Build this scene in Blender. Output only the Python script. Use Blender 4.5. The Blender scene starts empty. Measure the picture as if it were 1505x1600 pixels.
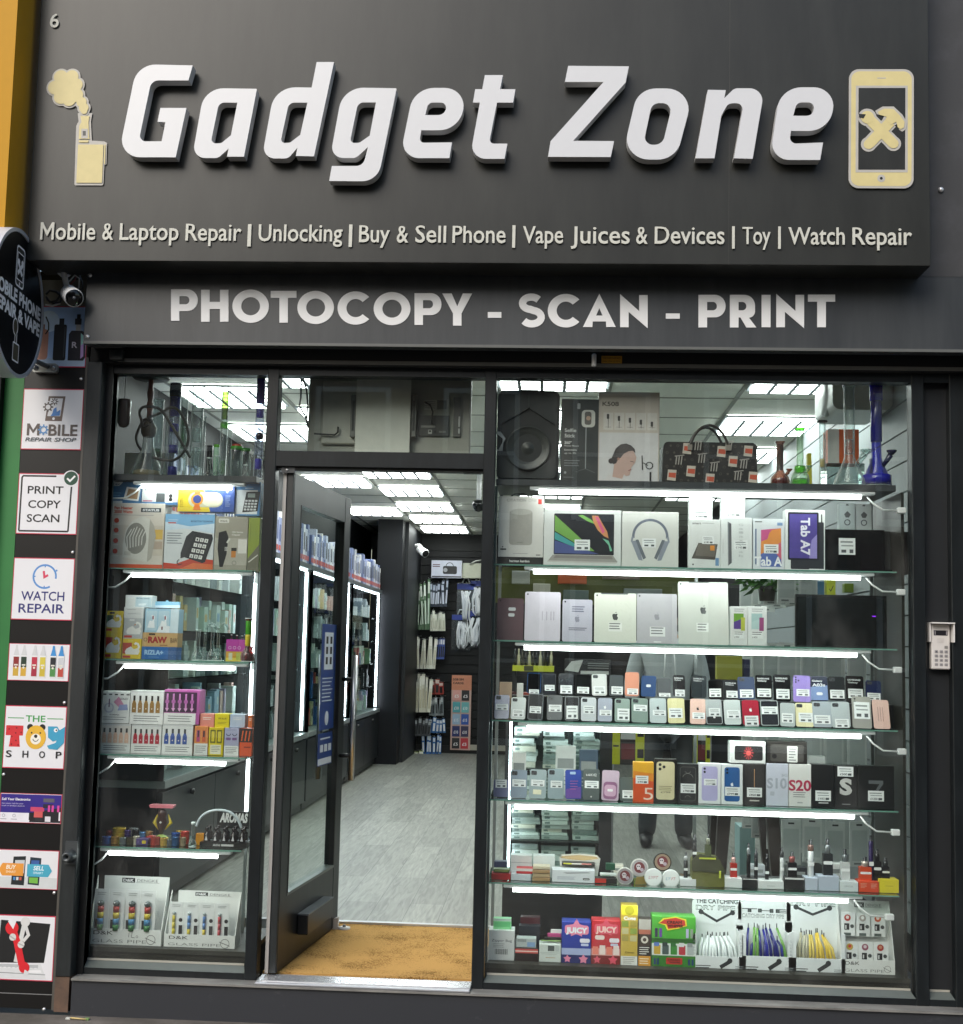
import bpy, math, random
from mathutils import Vector, Matrix
from mathutils.geometry import tessellate_polygon
random.seed(7)
sc = bpy.context.scene
COL = sc.collection
rad = math.radians

# ------------------------------------------------------------- camera
F_PX, CX, CY, W_PX, H_PX = 1950.0, 752.83, 834.56, 1505.0, 1600.0
CAM = Vector((0.0, -5.27, 1.385))
RC = Matrix.Rotation(rad(3.16985), 3, 'Z') @ Matrix.Rotation(rad(5.27617), 3, 'X') @ Matrix.Rotation(rad(-1.34189), 3, 'Y')
cam = bpy.data.objects.new('camera', bpy.data.cameras.new('camera'))
COL.objects.link(cam)
cam.matrix_world = Matrix.Translation(CAM) @ (RC @ Matrix(((1, 0, 0), (0, 0, -1), (0, 1, 0)))).to_4x4()
cam.data.sensor_fit = 'HORIZONTAL'
cam.data.sensor_width = 36
cam.data.lens = 36 * F_PX / W_PX
cam.data.shift_x = (W_PX / 2 - CX) / W_PX
cam.data.shift_y = (CY - H_PX / 2) / W_PX
cam.data.clip_end = 500
sc.camera = cam

# ------------------------------------------------------------- sky, sun, exposure
SUN_EL, SUN_AZ = 38.0, 210.0          # degrees; azimuth clockwise from +Y
wd = bpy.data.worlds.new("World"); sc.world = wd; wd.use_nodes = True
nt = wd.node_tree; nt.nodes.clear()
sky = nt.nodes.new('ShaderNodeTexSky'); sky.sky_type = 'NISHITA'; sky.sun_disc = False
sky.sun_elevation = rad(SUN_EL); sky.sun_rotation = rad(SUN_AZ); sky.air_density = 1.4; sky.dust_density = 2.4
bg = nt.nodes.new('ShaderNodeBackground'); bg.inputs[1].default_value = 0.15
wo = nt.nodes.new('ShaderNodeOutputWorld')
nt.links.new(sky.outputs[0], bg.inputs[0]); nt.links.new(bg.outputs[0], wo.inputs[0])
sl = bpy.data.lights.new('sun', 'SUN'); sl.energy = 1.4; sl.angle = rad(40); sl.color = (1, .985, .95)
so = bpy.data.objects.new('sun', sl); COL.objects.link(so)
az, el = rad(SUN_AZ), rad(SUN_EL)
sdir = Vector((math.sin(az) * math.cos(el), math.cos(az) * math.cos(el), math.sin(el)))
so.rotation_euler = sdir.to_track_quat('Z', 'Y').to_euler()
sc.view_settings.view_transform = 'Standard'; sc.view_settings.look = 'None'
sc.view_settings.exposure = 0.45; sc.view_settings.gamma = 1.0
sc.render.engine = 'CYCLES'
sc.cycles.use_denoising = True
sc.cycles.transparent_max_bounces = 32
sc.cycles.max_bounces = 8; sc.cycles.diffuse_bounces = 3; sc.cycles.glossy_bounces = 4; sc.cycles.transmission_bounces = 6
sc.cycles.caustics_reflective = False; sc.cycles.caustics_refractive = False
sc.cycles.sample_clamp_indirect = 6

# ------------------------------------------------------------- a point of a real plane (depth Y) seen at a photo pixel
def at(px, py, Y):
    d = RC @ Vector(((px - CX) / F_PX, 1, -(py - CY) / F_PX))
    return CAM + d * ((Y - CAM.y) / d.y)
def rect(x0, x1, y0, y1, Y):
    """photo box -> (X0, X1, Z0, Z1) in the plane at depth Y"""
    xm, ym = (x0 + x1) / 2, (y0 + y1) / 2
    return at(x0, ym, Y).x, at(x1, ym, Y).x, at(xm, y1, Y).z, at(xm, y0, Y).z

# ------------------------------------------------------------- materials
def lin(h):
    h = h.lstrip('#')
    if len(h) == 3: h = ''.join(c * 2 for c in h)
    v = [int(h[i:i + 2], 16) / 255 for i in (0, 2, 4)]
    return tuple(c / 12.92 if c <= .04045 else ((c + .055) / 1.055) ** 2.4 for c in v) + (1,)
_m = {}
def newmat(name):
    m = bpy.data.materials.new(name); m.use_nodes = True; m.node_tree.nodes.clear()
    return m, m.node_tree.nodes, m.node_tree.links
def M(hexc, r=.5, metal=0.0, var=.10, scale=25.0, spec=.5, bump=0.0):
    key = (hexc, r, metal, var, scale, spec, bump)
    if key in _m: return _m[key]
    m, N, L = newmat('surface_' + hexc.lstrip('#'))
    p = N.new('ShaderNodeBsdfPrincipled'); o = N.new('ShaderNodeOutputMaterial'); L.new(p.outputs[0], o.inputs[0])
    c = lin(hexc)
    tc = N.new('ShaderNodeTexCoord'); n = N.new('ShaderNodeTexNoise'); n.inputs['Scale'].default_value = scale; n.inputs['Detail'].default_value = 5
    L.new(tc.outputs['Object'], n.inputs['Vector'])
    mx = N.new('ShaderNodeMix'); mx.data_type = 'RGBA'
    mx.inputs[6].default_value = tuple(x * (1 - var) for x in c[:3]) + (1,)
    mx.inputs[7].default_value = tuple(min(1, x * (1 + var)) for x in c[:3]) + (1,)
    L.new(n.outputs[0], mx.inputs[0]); L.new(mx.outputs[2], p.inputs['Base Color'])
    p.inputs['Roughness'].default_value = r; p.inputs['Metallic'].default_value = metal
    p.inputs['Specular IOR Level'].default_value = spec
    if bump:
        b = N.new('ShaderNodeBump'); b.inputs['Strength'].default_value = bump; b.inputs['Distance'].default_value = .004
        L.new(n.outputs[0], b.inputs['Height']); L.new(b.outputs[0], p.inputs['Normal'])
    _m[key] = m; return m
def EM(hexc, s, name='lamp_light'):
    key = ('em', hexc, s)
    if key in _m: return _m[key]
    m, N, L = newmat(name)
    e = N.new('ShaderNodeEmission'); e.inputs[0].default_value = lin(hexc); e.inputs[1].default_value = s
    o = N.new('ShaderNodeOutputMaterial'); L.new(e.outputs[0], o.inputs[0]); _m[key] = m; return m
def two_sided(N, L, f, ior):
    g = N.new('ShaderNodeNewGeometry'); r = N.new('ShaderNodeMapRange'); r.inputs[3].default_value = ior; r.inputs[4].default_value = 1 / ior
    L.new(g.outputs['Backfacing'], r.inputs[0]); L.new(r.outputs[0], f.inputs[0])
def GLASS(tint='#ffffff', refl=1.0, rough=.0, name='window_glass', ior=1.5, dust=0):
    key = ('gl', tint, refl, rough, ior)
    if key in _m: return _m[key]
    m, N, L = newmat(name)
    t = N.new('ShaderNodeBsdfTransparent'); t.inputs[0].default_value = lin(tint)
    g = N.new('ShaderNodeBsdfGlossy'); g.inputs['Roughness'].default_value = rough
    f = N.new('ShaderNodeFresnel'); f.inputs[0].default_value = ior
    mu = N.new('ShaderNodeMath'); mu.operation = 'MULTIPLY'; mu.inputs[1].default_value = refl; mu.use_clamp = True
    mx = N.new('ShaderNodeMixShader'); o = N.new('ShaderNodeOutputMaterial')
    src = t
    if dust:
        d = N.new('ShaderNodeBsdfDiffuse'); d.inputs[0].default_value = (.6, .6, .58, 1); tc = N.new('ShaderNodeTexCoord'); mp = N.new('ShaderNodeMapping'); mp.inputs['Scale'].default_value = (2.2, 1, 1.1); nz = N.new('ShaderNodeTexNoise'); nz.inputs['Scale'].default_value = 3.5; nz.inputs['Detail'].default_value = 7
        mr = N.new('ShaderNodeMapRange'); mr.inputs[1].default_value = .5; mr.inputs[2].default_value = .8; mr.inputs[3].default_value = .004; mr.inputs[4].default_value = dust; md = N.new('ShaderNodeMixShader')
        L.new(tc.outputs['Object'], mp.inputs[0]); L.new(mp.outputs[0], nz.inputs[0]); L.new(nz.outputs[0], mr.inputs[0]); L.new(mr.outputs[0], md.inputs[0]); L.new(t.outputs[0], md.inputs[1]); L.new(d.outputs[0], md.inputs[2]); src = md
    two_sided(N, L, f, ior)
    L.new(f.outputs[0], mu.inputs[0]); L.new(mu.outputs[0], mx.inputs[0]); L.new(src.outputs[0], mx.inputs[1]); L.new(g.outputs[0], mx.inputs[2]); L.new(mx.outputs[0], o.inputs[0])
    _m[key] = m; return m
def GW(tint='#eef6f4', edge='#8fa6a2', name='blown_glass'):
    """blown glassware: clear in the middle, tinted and shiny towards its outline, its bright edge painted in as pale diffuse colour"""
    key = ('gw', tint, edge)
    if key in _m: return _m[key]
    m, N, L = newmat(name)
    lw = N.new('ShaderNodeLayerWeight'); lw.inputs[0].default_value = .35
    mc = N.new('ShaderNodeMix'); mc.data_type = 'RGBA'; mc.inputs[6].default_value = lin(tint); mc.inputs[7].default_value = lin(edge)
    t = N.new('ShaderNodeBsdfTransparent'); g = N.new('ShaderNodeBsdfGlossy'); g.inputs['Roughness'].default_value = .06
    f = N.new('ShaderNodeFresnel'); f.inputs[0].default_value = 1.6
    mu = N.new('ShaderNodeMath'); mu.operation = 'MULTIPLY'; mu.inputs[1].default_value = .9; mu.use_clamp = True; two_sided(N, L, f, 1.6)
    mx = N.new('ShaderNodeMixShader'); o = N.new('ShaderNodeOutputMaterial')
    df = N.new('ShaderNodeBsdfDiffuse'); df.inputs[0].default_value = tuple(.35 * a + .65 * c for a, c in zip((.85, .92, .9), lin(tint)[:3])) + (1,); m0 = N.new('ShaderNodeMixShader'); mrg = N.new('ShaderNodeMapRange'); mrg.inputs[1].default_value = .15; mrg.inputs[2].default_value = .75; mrg.inputs[3].default_value = .03; mrg.inputs[4].default_value = .62; L.new(lw.outputs['Facing'], mrg.inputs[0]); L.new(mrg.outputs[0], m0.inputs[0]); L.new(t.outputs[0], m0.inputs[1]); L.new(df.outputs[0], m0.inputs[2])  # pale colour towards the outline paints the bright edges of lit glass
    L.new(lw.outputs['Facing'], mc.inputs[0]); L.new(mc.outputs[2], t.inputs[0]); L.new(f.outputs[0], mu.inputs[0]); L.new(mu.outputs[0], mx.inputs[0])
    L.new(m0.outputs[0], mx.inputs[1]); L.new(g.outputs[0], mx.inputs[2]); L.new(mx.outputs[0], o.inputs[0])
    _m[key] = m; return m

# ------------------------------------------------------------- 2-D shapes
_tx = {}
def _ext(s, bold):
    vs, fs = textgeo(s, bold); return min(v[0] for v in vs), max(v[0] for v in vs)
def textgeo(s, bold=0.0, shear=0.0, ext=0.0):
    if '4' in s and 0 < bold < .04: bold = 0.0
    k = (s, bold, shear, ext)
    if bold and 'M' in s and not shear and k not in _tx:      # the built-in bold M overlaps itself: draw it
        H, t = .7273, .085 + 2 * bold; vs, fs = textgeo(s.replace('M', '\u2007') + '\u2008', 0) if False else (None, None)
        cu = bpy.data.curves.new('lettering', 'FONT'); cu.body = s; cu.size = 1; cu.offset = bold; cu.resolution_u = 3
        o = bpy.data.objects.new('lettering', cu); me = o.to_mesh(); vs = [tuple(v.co) for v in me.vertices]; fs = [tuple(p.vertices) for p in me.polygons]
        o.to_mesh_clear(); bpy.data.objects.remove(o); bpy.data.curves.remove(cu)
        for i, ch in enumerate(s):
            if ch != 'M': continue
            x1 = _ext(s[:i + 1], 0)[1] + bold; w = _ext('M', 0); x0 = x1 - (w[1] - w[0]) - 2 * bold; W = x1 - x0; cxm = (x0 + x1) / 2
            fs = [f for f in fs if not all(x0 - .02 < vs[q][0] < x1 + .02 for q in f)]
            P = [(0, -bold), (t, -bold), (t, .66 * H), (W / 2 - .18 * t, .20 * H), (W / 2 + .18 * t, .20 * H), (W - t, .66 * H), (W - t, -bold), (W, -bold), (W, H + bold), (W - 1.05 * t, H + bold), (W / 2, .46 * H), (1.05 * t, H + bold), (0, H + bold)]
            b = len(vs); vs += [(x0 + p[0], p[1], 0) for p in P]; fs += [tuple(b + q for q in f) for f in tessellate_polygon([[Vector((p[0], p[1], 0)) for p in P]])]
        _tx[k] = (vs, fs)
    if k not in _tx:
        cu = bpy.data.curves.new('lettering', 'FONT'); cu.body = s; cu.size = 1; cu.offset = bold; cu.shear = shear; cu.resolution_u = 3; cu.extrude = ext
        o = bpy.data.objects.new('lettering', cu); me = o.to_mesh()
        vs = [tuple(v.co) for v in me.vertices]; fs = [tuple(p.vertices) for p in me.polygons]
        o.to_mesh_clear(); bpy.data.objects.remove(o); bpy.data.curves.remove(cu)
        _tx[k] = (vs, fs)
    return _tx[k]
def rounded(pts, n=7):
    """polygon of (x, y[, r]) with its corners rounded by radius r"""
    out = []; k = len(pts)
    for i in range(k):
        p = Vector(pts[i][:2]); r = pts[i][2] if len(pts[i]) > 2 else 0
        if r <= 0: out.append(tuple(p)); continue
        a = Vector(pts[i - 1][:2]) - p; b = Vector(pts[(i + 1) % k][:2]) - p
        la, lb = a.length, b.length; a.normalize(); b.normalize()
        th = math.acos(max(-1, min(1, a.dot(b))))
        t = min(r / math.tan(th / 2), la * .5 if (len(pts[i - 1]) > 2 and pts[i - 1][2] > 0) else la * .98, lb * .5 if (len(pts[(i + 1) % k]) > 2 and pts[(i + 1) % k][2] > 0) else lb * .98)
        rr = t * math.tan(th / 2); bis = (a + b).normalized(); c = p + bis * (rr / math.sin(th / 2))
        s = (p + a * t) - c; e = (p + b * t) - c
        a0 = math.atan2(s.y, s.x); a1 = math.atan2(e.y, e.x); d = (a1 - a0 + math.pi) % (2 * math.pi) - math.pi
        for j in range(n + 1):
            q = a0 + d * j / n; out.append((c.x + rr * math.cos(q), c.y + rr * math.sin(q)))
    return out
def rrect(x0, y0, x1, y1, r, n=5):
    return rounded([(x0, y0, r), (x1, y0, r), (x1, y1, r), (x0, y1, r)], n)
def circ(cx, cy, r, n=24, ry=None, a0=0, a1=360):
    ry = ry or r
    full = abs(a1 - a0) >= 360
    k = n if full else n + 1
    return [(cx + r * math.cos(rad(a0 + (a1 - a0) * i / n)), cy + ry * math.sin(rad(a0 + (a1 - a0) * i / n))) for i in range(k)]
def thick(pts, w, cap=False):
    """outline of a polyline of width w"""
    P = [Vector(p) for p in pts]; Lh, Rh = [], []
    for i, p in enumerate(P):
        a = (P[i] - P[i - 1]).normalized() if i else (P[1] - P[0]).normalized()
        b = (P[i + 1] - P[i]).normalized() if i < len(P) - 1 else a
        t = (a + b).normalized(); n = Vector((-t.y, t.x)); c = max(.4, n.dot(Vector((-a.y, a.x))))
        Lh.append(tuple(p + n * (w / 2 / c))); Rh.append(tuple(p - n * (w / 2 / c)))
    return Lh + Rh[::-1]

class MB:
    """collects faces with materials and links them as ONE mesh object"""
    def __init__(s, ox=0, oy=0, oz=0):
        s.v = []; s.f = []; s.mi = []; s.mats = []; s.o = (ox, oy, oz); s.sm = []; s.k = 0; s.X = None
    def slot(s, m):
        if isinstance(m, str): m = M(m)
        if m not in s.mats: s.mats.append(m)
        return s.mats.index(m)
    def add(s, vs, fs, m, smooth=False):
        b = len(s.v); i = s.slot(m)
        if s.X is not None: vs = [tuple(s.X @ Vector(v)) for v in vs]
        s.v += [(v[0] - s.o[0], v[1] - s.o[1], v[2] - s.o[2]) for v in vs]
        for f in fs: s.f.append(tuple(b + q for q in f)); s.mi.append(i); s.sm.append(smooth)
    def box(s, x0, x1, y0, y1, z0, z1, m, c=0.0):
        if x0 > x1: x0, x1 = x1, x0
        if z0 > z1: z0, z1 = z1, z0
        if y0 > y1: y0, y1 = y1, y0
        if c and min(x1 - x0, y1 - y0, z1 - z0) > 2.2 * c:   # chamfered
            V = []; idx = {}
            for i, (x, xs) in enumerate(((x0, 1), (x1, -1))):
                for j, (y, ys) in enumerate(((y0, 1), (y1, -1))):
                    for k, (z, zs) in enumerate(((z0, 1), (z1, -1))):
                        idx[i, j, k, 0] = len(V); V.append((x, y + ys * c, z + zs * c))
                        idx[i, j, k, 1] = len(V); V.append((x + xs * c, y, z + zs * c))
                        idx[i, j, k, 2] = len(V); V.append((x + xs * c, y + ys * c, z))
            I = lambda i, j, k, a: idx[i, j, k, a]
            Fs = []
            for i in (0, 1):
                q = [I(i, 0, 0, 0), I(i, 1, 0, 0), I(i, 1, 1, 0), I(i, 0, 1, 0)]; Fs.append(q if i else q[::-1])
                q = [I(0, i, 0, 1), I(1, i, 0, 1), I(1, i, 1, 1), I(0, i, 1, 1)]; Fs.append(q[::-1] if i else q)
                q = [I(0, 0, i, 2), I(1, 0, i, 2), I(1, 1, i, 2), I(0, 1, i, 2)]; Fs.append(q if i else q[::-1])
                for j in (0, 1):
                    Fs.append([I(i, j, 0, 0), I(i, j, 1, 0), I(i, j, 1, 1), I(i, j, 0, 1)])
                    Fs.append([I(i, 0, j, 0), I(i, 1, j, 0), I(i, 1, j, 2), I(i, 0, j, 2)])
                    Fs.append([I(0, i, j, 1), I(1, i, j, 1), I(1, i, j, 2), I(0, i, j, 2)])
                    for k in (0, 1): Fs.append([I(i, j, k, 0), I(i, j, k, 1), I(i, j, k, 2)])
            s.add(V, Fs, m); return
        s.add([(x0, y0, z0), (x1, y0, z0), (x1, y1, z0), (x0, y1, z0), (x0, y0, z1), (x1, y0, z1), (x1, y1, z1), (x0, y1, z1)],
              [(0, 3, 2, 1), (4, 5, 6, 7), (0, 1, 5, 4), (1, 2, 6, 5), (2, 3, 7, 6), (3, 0, 4, 7)], m)
    def quad(s, x0, x1, z0, z1, y, m):
        s.add([(x0, y, z0), (x1, y, z0), (x1, y, z1), (x0, y, z1)], [(0, 1, 2, 3)], m)
    def flat(s, pts, y, m):
        """front-facing polygon in x-z"""
        vs = [(p[0], y, p[1]) for p in pts]; t = tessellate_polygon([[Vector((p[0], p[1], 0)) for p in pts]])
        s.add(vs, [tuple(q) for q in t], m)
    def prism(s, loops, y0, y1, m, side=None):
        """outline(s) in x-z (first outer, rest holes) extruded from y0 (front) to y1"""
        if isinstance(loops[0][0], (int, float)): loops = [loops]
        fl = [p for l in loops for p in l]; t = tessellate_polygon([[Vector((p[0], p[1], 0)) for p in l] for l in loops]); n = len(fl)
        t = [tuple(q) for q in t]
        s.add([(p[0], y0, p[1]) for p in fl], t, m)
        s.add([(p[0], y1, p[1]) for p in fl], [q[::-1] for q in t], m)
        b = 0; vs = []; fs = []
        for l in loops:
            k = len(l)
            vs += [(p[0], y0, p[1]) for p in l] + [(p[0], y1, p[1]) for p in l]
            fs += [(b + i, b + (i + 1) % k, b + k + (i + 1) % k, b + k + i) for i in range(k)]
            b += 2 * k
        s.add(vs, fs, side or m)
    def text(s, body, x0, x1, z0, cap, y, m, bold=0.0, shear=0.0, ext=0.0, warp=False, lit=.7273):
        """lettering on baseline z0, capital height cap, fitted between x0 and x1 (x1 None: natural width; x0 None: centred on width)"""
        vs, fs = textgeo(body, bold, shear, 0.0)
        if not vs: return
        a = min(v[0] for v in vs); b = max(v[0] for v in vs); k = cap / lit
        sx = k if x1 is None else (x1 - x0) / (b - a)
        if warp: vs = [(v[0], v[1] if v[1] < 0 else (v[1] * 1.09 if v[1] < .56 else .6104 + (v[1] - .56) * .70)) for v in vs]
        V = [(x0 + (v[0] - a) * sx, y, z0 + v[1] * k) for v in vs]
        if ext:
            n = len(V); E = {}
            for f in fs:
                for i in range(len(f)):
                    e = (f[i], f[(i + 1) % len(f)]); E[e] = E.get(e, 0) + 1
            rim = [e for e in E if (e[1], e[0]) not in E]
            s.add(V + [(p[0], y + ext, p[2]) for p in V], list(fs) + [(e[0], e[0] + n, e[1] + n, e[1]) for e in rim], m)
        else: s.add(V, fs, m)
    def tube(s, pts, r, m, n=8, caps=True, smooth=False):
        if smooth:
            Q = [Vector(p) for p in pts]; out = []
            for i in range(len(Q) - 1):
                a, b_, c, d = Q[max(0, i - 1)], Q[i], Q[i + 1], Q[min(len(Q) - 1, i + 2)]
                for j in range(5):
                    t = j / 5; out.append(.5 * ((2 * b_) + (c - a) * t + (2 * a - 5 * b_ + 4 * c - d) * t * t + (3 * b_ - a - 3 * c + d) * t ** 3))
            pts = out + [Q[-1]]
        P = [Vector(p) for p in pts]; rings = []; up = None
        R = r if isinstance(r, (list, tuple)) else [r] * len(P)
        for i, p in enumerate(P):
            t = ((P[i + 1] if i < len(P) - 1 else p) - (P[i - 1] if i else p)).normalized()
            if up is None: up = Vector((0, 0, 1)) if abs(t.z) < .9 else Vector((1, 0, 0))
            a = t.cross(up).normalized(); up = a.cross(t).normalized()
            rings.append([tuple(p + (a * math.cos(2 * math.pi * j / n) + up * math.sin(2 * math.pi * j / n)) * R[i]) for j in range(n)])
        vs = [v for q in rings for v in q]; fs = []
        for i in range(len(P) - 1):
            for j in range(n): fs.append((i * n + j, i * n + (j + 1) % n, (i + 1) * n + (j + 1) % n, (i + 1) * n + j))
        if caps: fs += [tuple(range(n))[::-1], tuple(range((len(P) - 1) * n, len(P) * n))]
        s.add(vs, fs, m, True)
    def lathe(s, prof, x, y, z, m, n=20, axis='z', smooth=True):
        """prof: (radius, height) pairs"""
        vs = []; fs = []
        for r, h in prof:
            for j in range(n):
                c, d = r * math.cos(2 * math.pi * j / n), r * math.sin(2 * math.pi * j / n)
                vs.append((x + c, y + d, z + h) if axis == 'z' else ((x + c, y - h, z + d) if axis == 'y' else (x + h, y + c, z + d)))
        k = len(prof)
        for i in range(k - 1):
            for j in range(n): fs.append((i * n + j, i * n + (j + 1) % n, (i + 1) * n + (j + 1) % n, (i + 1) * n + j))
        s.add(vs, fs, m, smooth)
    def build(s, name, parent=None, label=None):
        me = bpy.data.meshes.new(name); me.from_pydata(s.v, [], s.f)
        for m in s.mats: me.materials.append(m)
        me.polygons.foreach_set('material_index', s.mi); me.polygons.foreach_set('use_smooth', s.sm); me.update()
        o = bpy.data.objects.new(name, me); COL.objects.link(o)
        if parent is not None: o.parent = parent
        if label: o['label'] = label
        return o

def tag(o, label=None, cat=None, group=None, kind=None):
    if label: o['label'] = label
    if cat: o['category'] = cat
    if group: o['group'] = group
    if kind: o['kind'] = kind
    return o
def thing(name, label, cat, loc=(0, 0, 0), group=None, rz=0):
    o = bpy.data.objects.new(name, None); COL.objects.link(o); o.location = loc; o.rotation_euler = (0, 0, rz)
    o.empty_display_size = .05
    return tag(o, label, cat, group)
def copy_tree(o, loc, label=None, rz=None):
    c = o.copy(); COL.objects.link(c); c.location = loc
    if rz is not None: c.rotation_euler = (0, 0, rz)
    if label: c['label'] = label
    for ch in [q for q in bpy.data.objects if q.parent == o]:
        d = ch.copy(); COL.objects.link(d); d.parent = c
    return c
# ============================================================= materials of the setting
def node_floor():
    m, N, L = newmat('grey_wood_floor')
    tc = N.new('ShaderNodeTexCoord'); mp = N.new('ShaderNodeMapping'); mp.inputs['Rotation'].default_value = (0, 0, rad(90))
    L.new(tc.outputs['Object'], mp.inputs['Vector'])
    br = N.new('ShaderNodeTexBrick'); br.inputs['Scale'].default_value = 1; br.inputs['Brick Width'].default_value = 1.2; br.inputs['Row Height'].default_value = .18
    br.inputs['Mortar Size'].default_value = .0018; br.inputs['Color1'].default_value = (.22, .226, .205, 1); br.inputs['Color2'].default_value = (.305, .312, .283, 1); br.inputs['Mortar'].default_value = (.12, .13, .12, 1); br.offset = .37
    L.new(mp.outputs[0], br.inputs['Vector'])
    m2 = N.new('ShaderNodeMapping'); m2.inputs['Scale'].default_value = (26, 2.2, 1); L.new(tc.outputs['Object'], m2.inputs['Vector'])
    n = N.new('ShaderNodeTexNoise'); n.inputs['Scale'].default_value = 1.6; n.inputs['Detail'].default_value = 8; n.inputs['Distortion'].default_value = 1.1; L.new(m2.outputs[0], n.inputs['Vector'])
    cr = N.new('ShaderNodeValToRGB'); cr.color_ramp.elements[0].position = .3; cr.color_ramp.elements[0].color = (.62, .63, .62, 1); cr.color_ramp.elements[1].position = .72; cr.color_ramp.elements[1].color = (1.2, 1.2, 1.18, 1)
    L.new(n.outputs[0], cr.inputs[0])
    mu = N.new('ShaderNodeMix'); mu.data_type = 'RGBA'; mu.blend_type = 'MULTIPLY'; mu.inputs[0].default_value = 1
    L.new(br.outputs[0], mu.inputs[6]); L.new(cr.outputs[0], mu.inputs[7])
    p = N.new('ShaderNodeBsdfPrincipled'); p.inputs['Roughness'].default_value = .42; o = N.new('ShaderNodeOutputMaterial')
    L.new(mu.outputs[2], p.inputs['Base Color']); L.new(p.outputs[0], o.inputs[0]); return m
def node_dirty(base, dirt, scale=9, lo=.52, hi=.68, r=.5, name='painted_panel', stretch=(1, 1, 1), spec=.5, bump=.0, metal=0):
    """a painted surface with scuffs / dirt of their own shape"""
    m, N, L = newmat(name)
    tc = N.new('ShaderNodeTexCoord'); mp = N.new('ShaderNodeMapping'); mp.inputs['Scale'].default_value = stretch; L.new(tc.outputs['Object'], mp.inputs[0])
    n = N.new('ShaderNodeTexNoise'); n.inputs['Scale'].default_value = scale; n.inputs['Detail'].default_value = 9; n.inputs['Roughness'].default_value = .68; L.new(mp.outputs[0], n.inputs['Vector'])
    cr = N.new('ShaderNodeValToRGB'); cr.color_ramp.elements[0].position = lo; cr.color_ramp.elements[0].color = lin(base); cr.color_ramp.elements[1].position = hi; cr.color_ramp.elements[1].color = lin(dirt)
    p = N.new('ShaderNodeBsdfPrincipled'); p.inputs['Roughness'].default_value = r; p.inputs['Specular IOR Level'].default_value = spec; p.inputs['Metallic'].default_value = metal
    o = N.new('ShaderNodeOutputMaterial'); L.new(n.outputs[0], cr.inputs[0]); L.new(cr.outputs[0], p.inputs['Base Color']); L.new(p.outputs[0], o.inputs[0])
    if bump:
        b = N.new('ShaderNodeBump'); b.inputs['Strength'].default_value = bump; b.inputs['Distance'].default_value = .01; L.new(n.outputs[0], b.inputs['Height']); L.new(b.outputs[0], p.inputs['Normal'])
    return m
MAT_FASCIA = node_dirty('#282927', '#373835', 3.2, .40, .85, .32, 'fascia_powder_coat', (1.6, 1, .35), .35)
MAT_FASCIA2 = node_dirty('#34373a', '#46494b', 4, .38, .85, .36, 'lower_fascia_coat', (2.2, 1, .3))
MAT_FRAME = node_dirty('#15191b', '#22272a', 7, .42, .8, .36, 'anthracite_frame', (2, 2, .5), .4)
MAT_POST = node_dirty('#1f2324', '#313537', 6, .42, .8, .42, 'guide_rail_coat', (2, 2, .5))
MAT_PLINTH = node_dirty('#303237', '#626366', 7, .62, .84, .5, 'scuffed_plinth', (1.0, 1, 1.6))
MAT_DARK = M('#0c0d0d', .6); MAT_SILL = node_dirty('#8a8884', '#6a6966', 12, .4, .7, .45, 'worn_sill', (.4, 1, 1))
MAT_METAL = M('#c9cbcd', .32, 1.0); MAT_STEEL = M('#8b8d8e', .3, 1.0)
MAT_WHITE = M('#eceded', .35, var=.03); MAT_SCREW = M('#e0e0e0', .25, .6)
GLASS_WIN = GLASS('#f6f9f8', 1.1, dust=.05)
CAM_Z = 1.385

# ============================================================= ground
b = MB(); b.box(-60, 60, -6.2, -.0, -.35, -.175, node_dirty('#57524b', '#77706a', 5, .4, .7, .8, 'pavement_stone', bump=.3)); tag(b.build('pavement'), kind='structure')
b = MB(); b.box(-60, 60, -24, -6.2, -.40, -.30, node_dirty('#3b3b3b', '#4a4a48', 14, .4, .7, .85, 'asphalt', bump=.4)); tag(b.build('road'), kind='structure')
b = MB(); b.box(-400, 400, -400, 400, -.60, -.45, M('#4b4a46', .9)); tag(b.build('ground'), kind='structure')
XL, XR, YB, CEIL = -2.42, 1.72, 11.5, 2.925
b = MB(); b.box(XL, XR, 1.15, YB, -.06, 0, node_floor()); tag(b.build('shop_floor'), kind='structure')
# ceiling: tiles with a grid of pressed strips
cols = [-2.30, -1.67, -1.05, -.33, .33, 1.10, 1.72]
ct = M('#e6e7dc', .8, var=.03); cg = M('#8f9188', .6)
b = MB(); b.box(XL, XR, .12, YB, CEIL, CEIL + .03, ct)
y = .30
while y < YB:
    b.box(XL, XR, y - .008, y + .008, CEIL - .004, CEIL, cg); y += .635
for x in cols: b.box(x - .012, x + .012, .12, YB, CEIL - .0065, CEIL - .0005, cg)
tag(b.build('ceiling'), kind='structure')

# ============================================================= the shop itself
shop = thing('shop_building', 'black walled narrow shop interior behind the glass front', 'shop', (0, 0, 0))
wallm = M('#0b0d11', .6, spec=.25); slat = M('#0f1012', .5, spec=.3)
b = MB(); b.box(XL - .1, XL, .0, YB, -.17, 3.0, wallm); b.build('wall', shop)
def slatwall(b, x0, x1, y0, y1, z0, z1, m, step=.10, gap=.012, dark=MAT_DARK):
    z = z0
    while z < z1 - .02:
        b.box(x0, x1, y0, y1, z, min(z + step - gap, z1), m); z += step
b = MB(); b.box(XL, XR, YB + .03, YB + .1, -.1, 3.0, MAT_DARK); slatwall(b, -1.75, XR, YB, YB + .03, .1, 2.7, slat, .12); b.box(XL, XR, YB - .02, YB, 0, .1, MAT_DARK); b.box(XL, XR, YB - .02, YB + .03, 2.70, CEIL, MAT_DARK); b.build('wall', shop)
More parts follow.
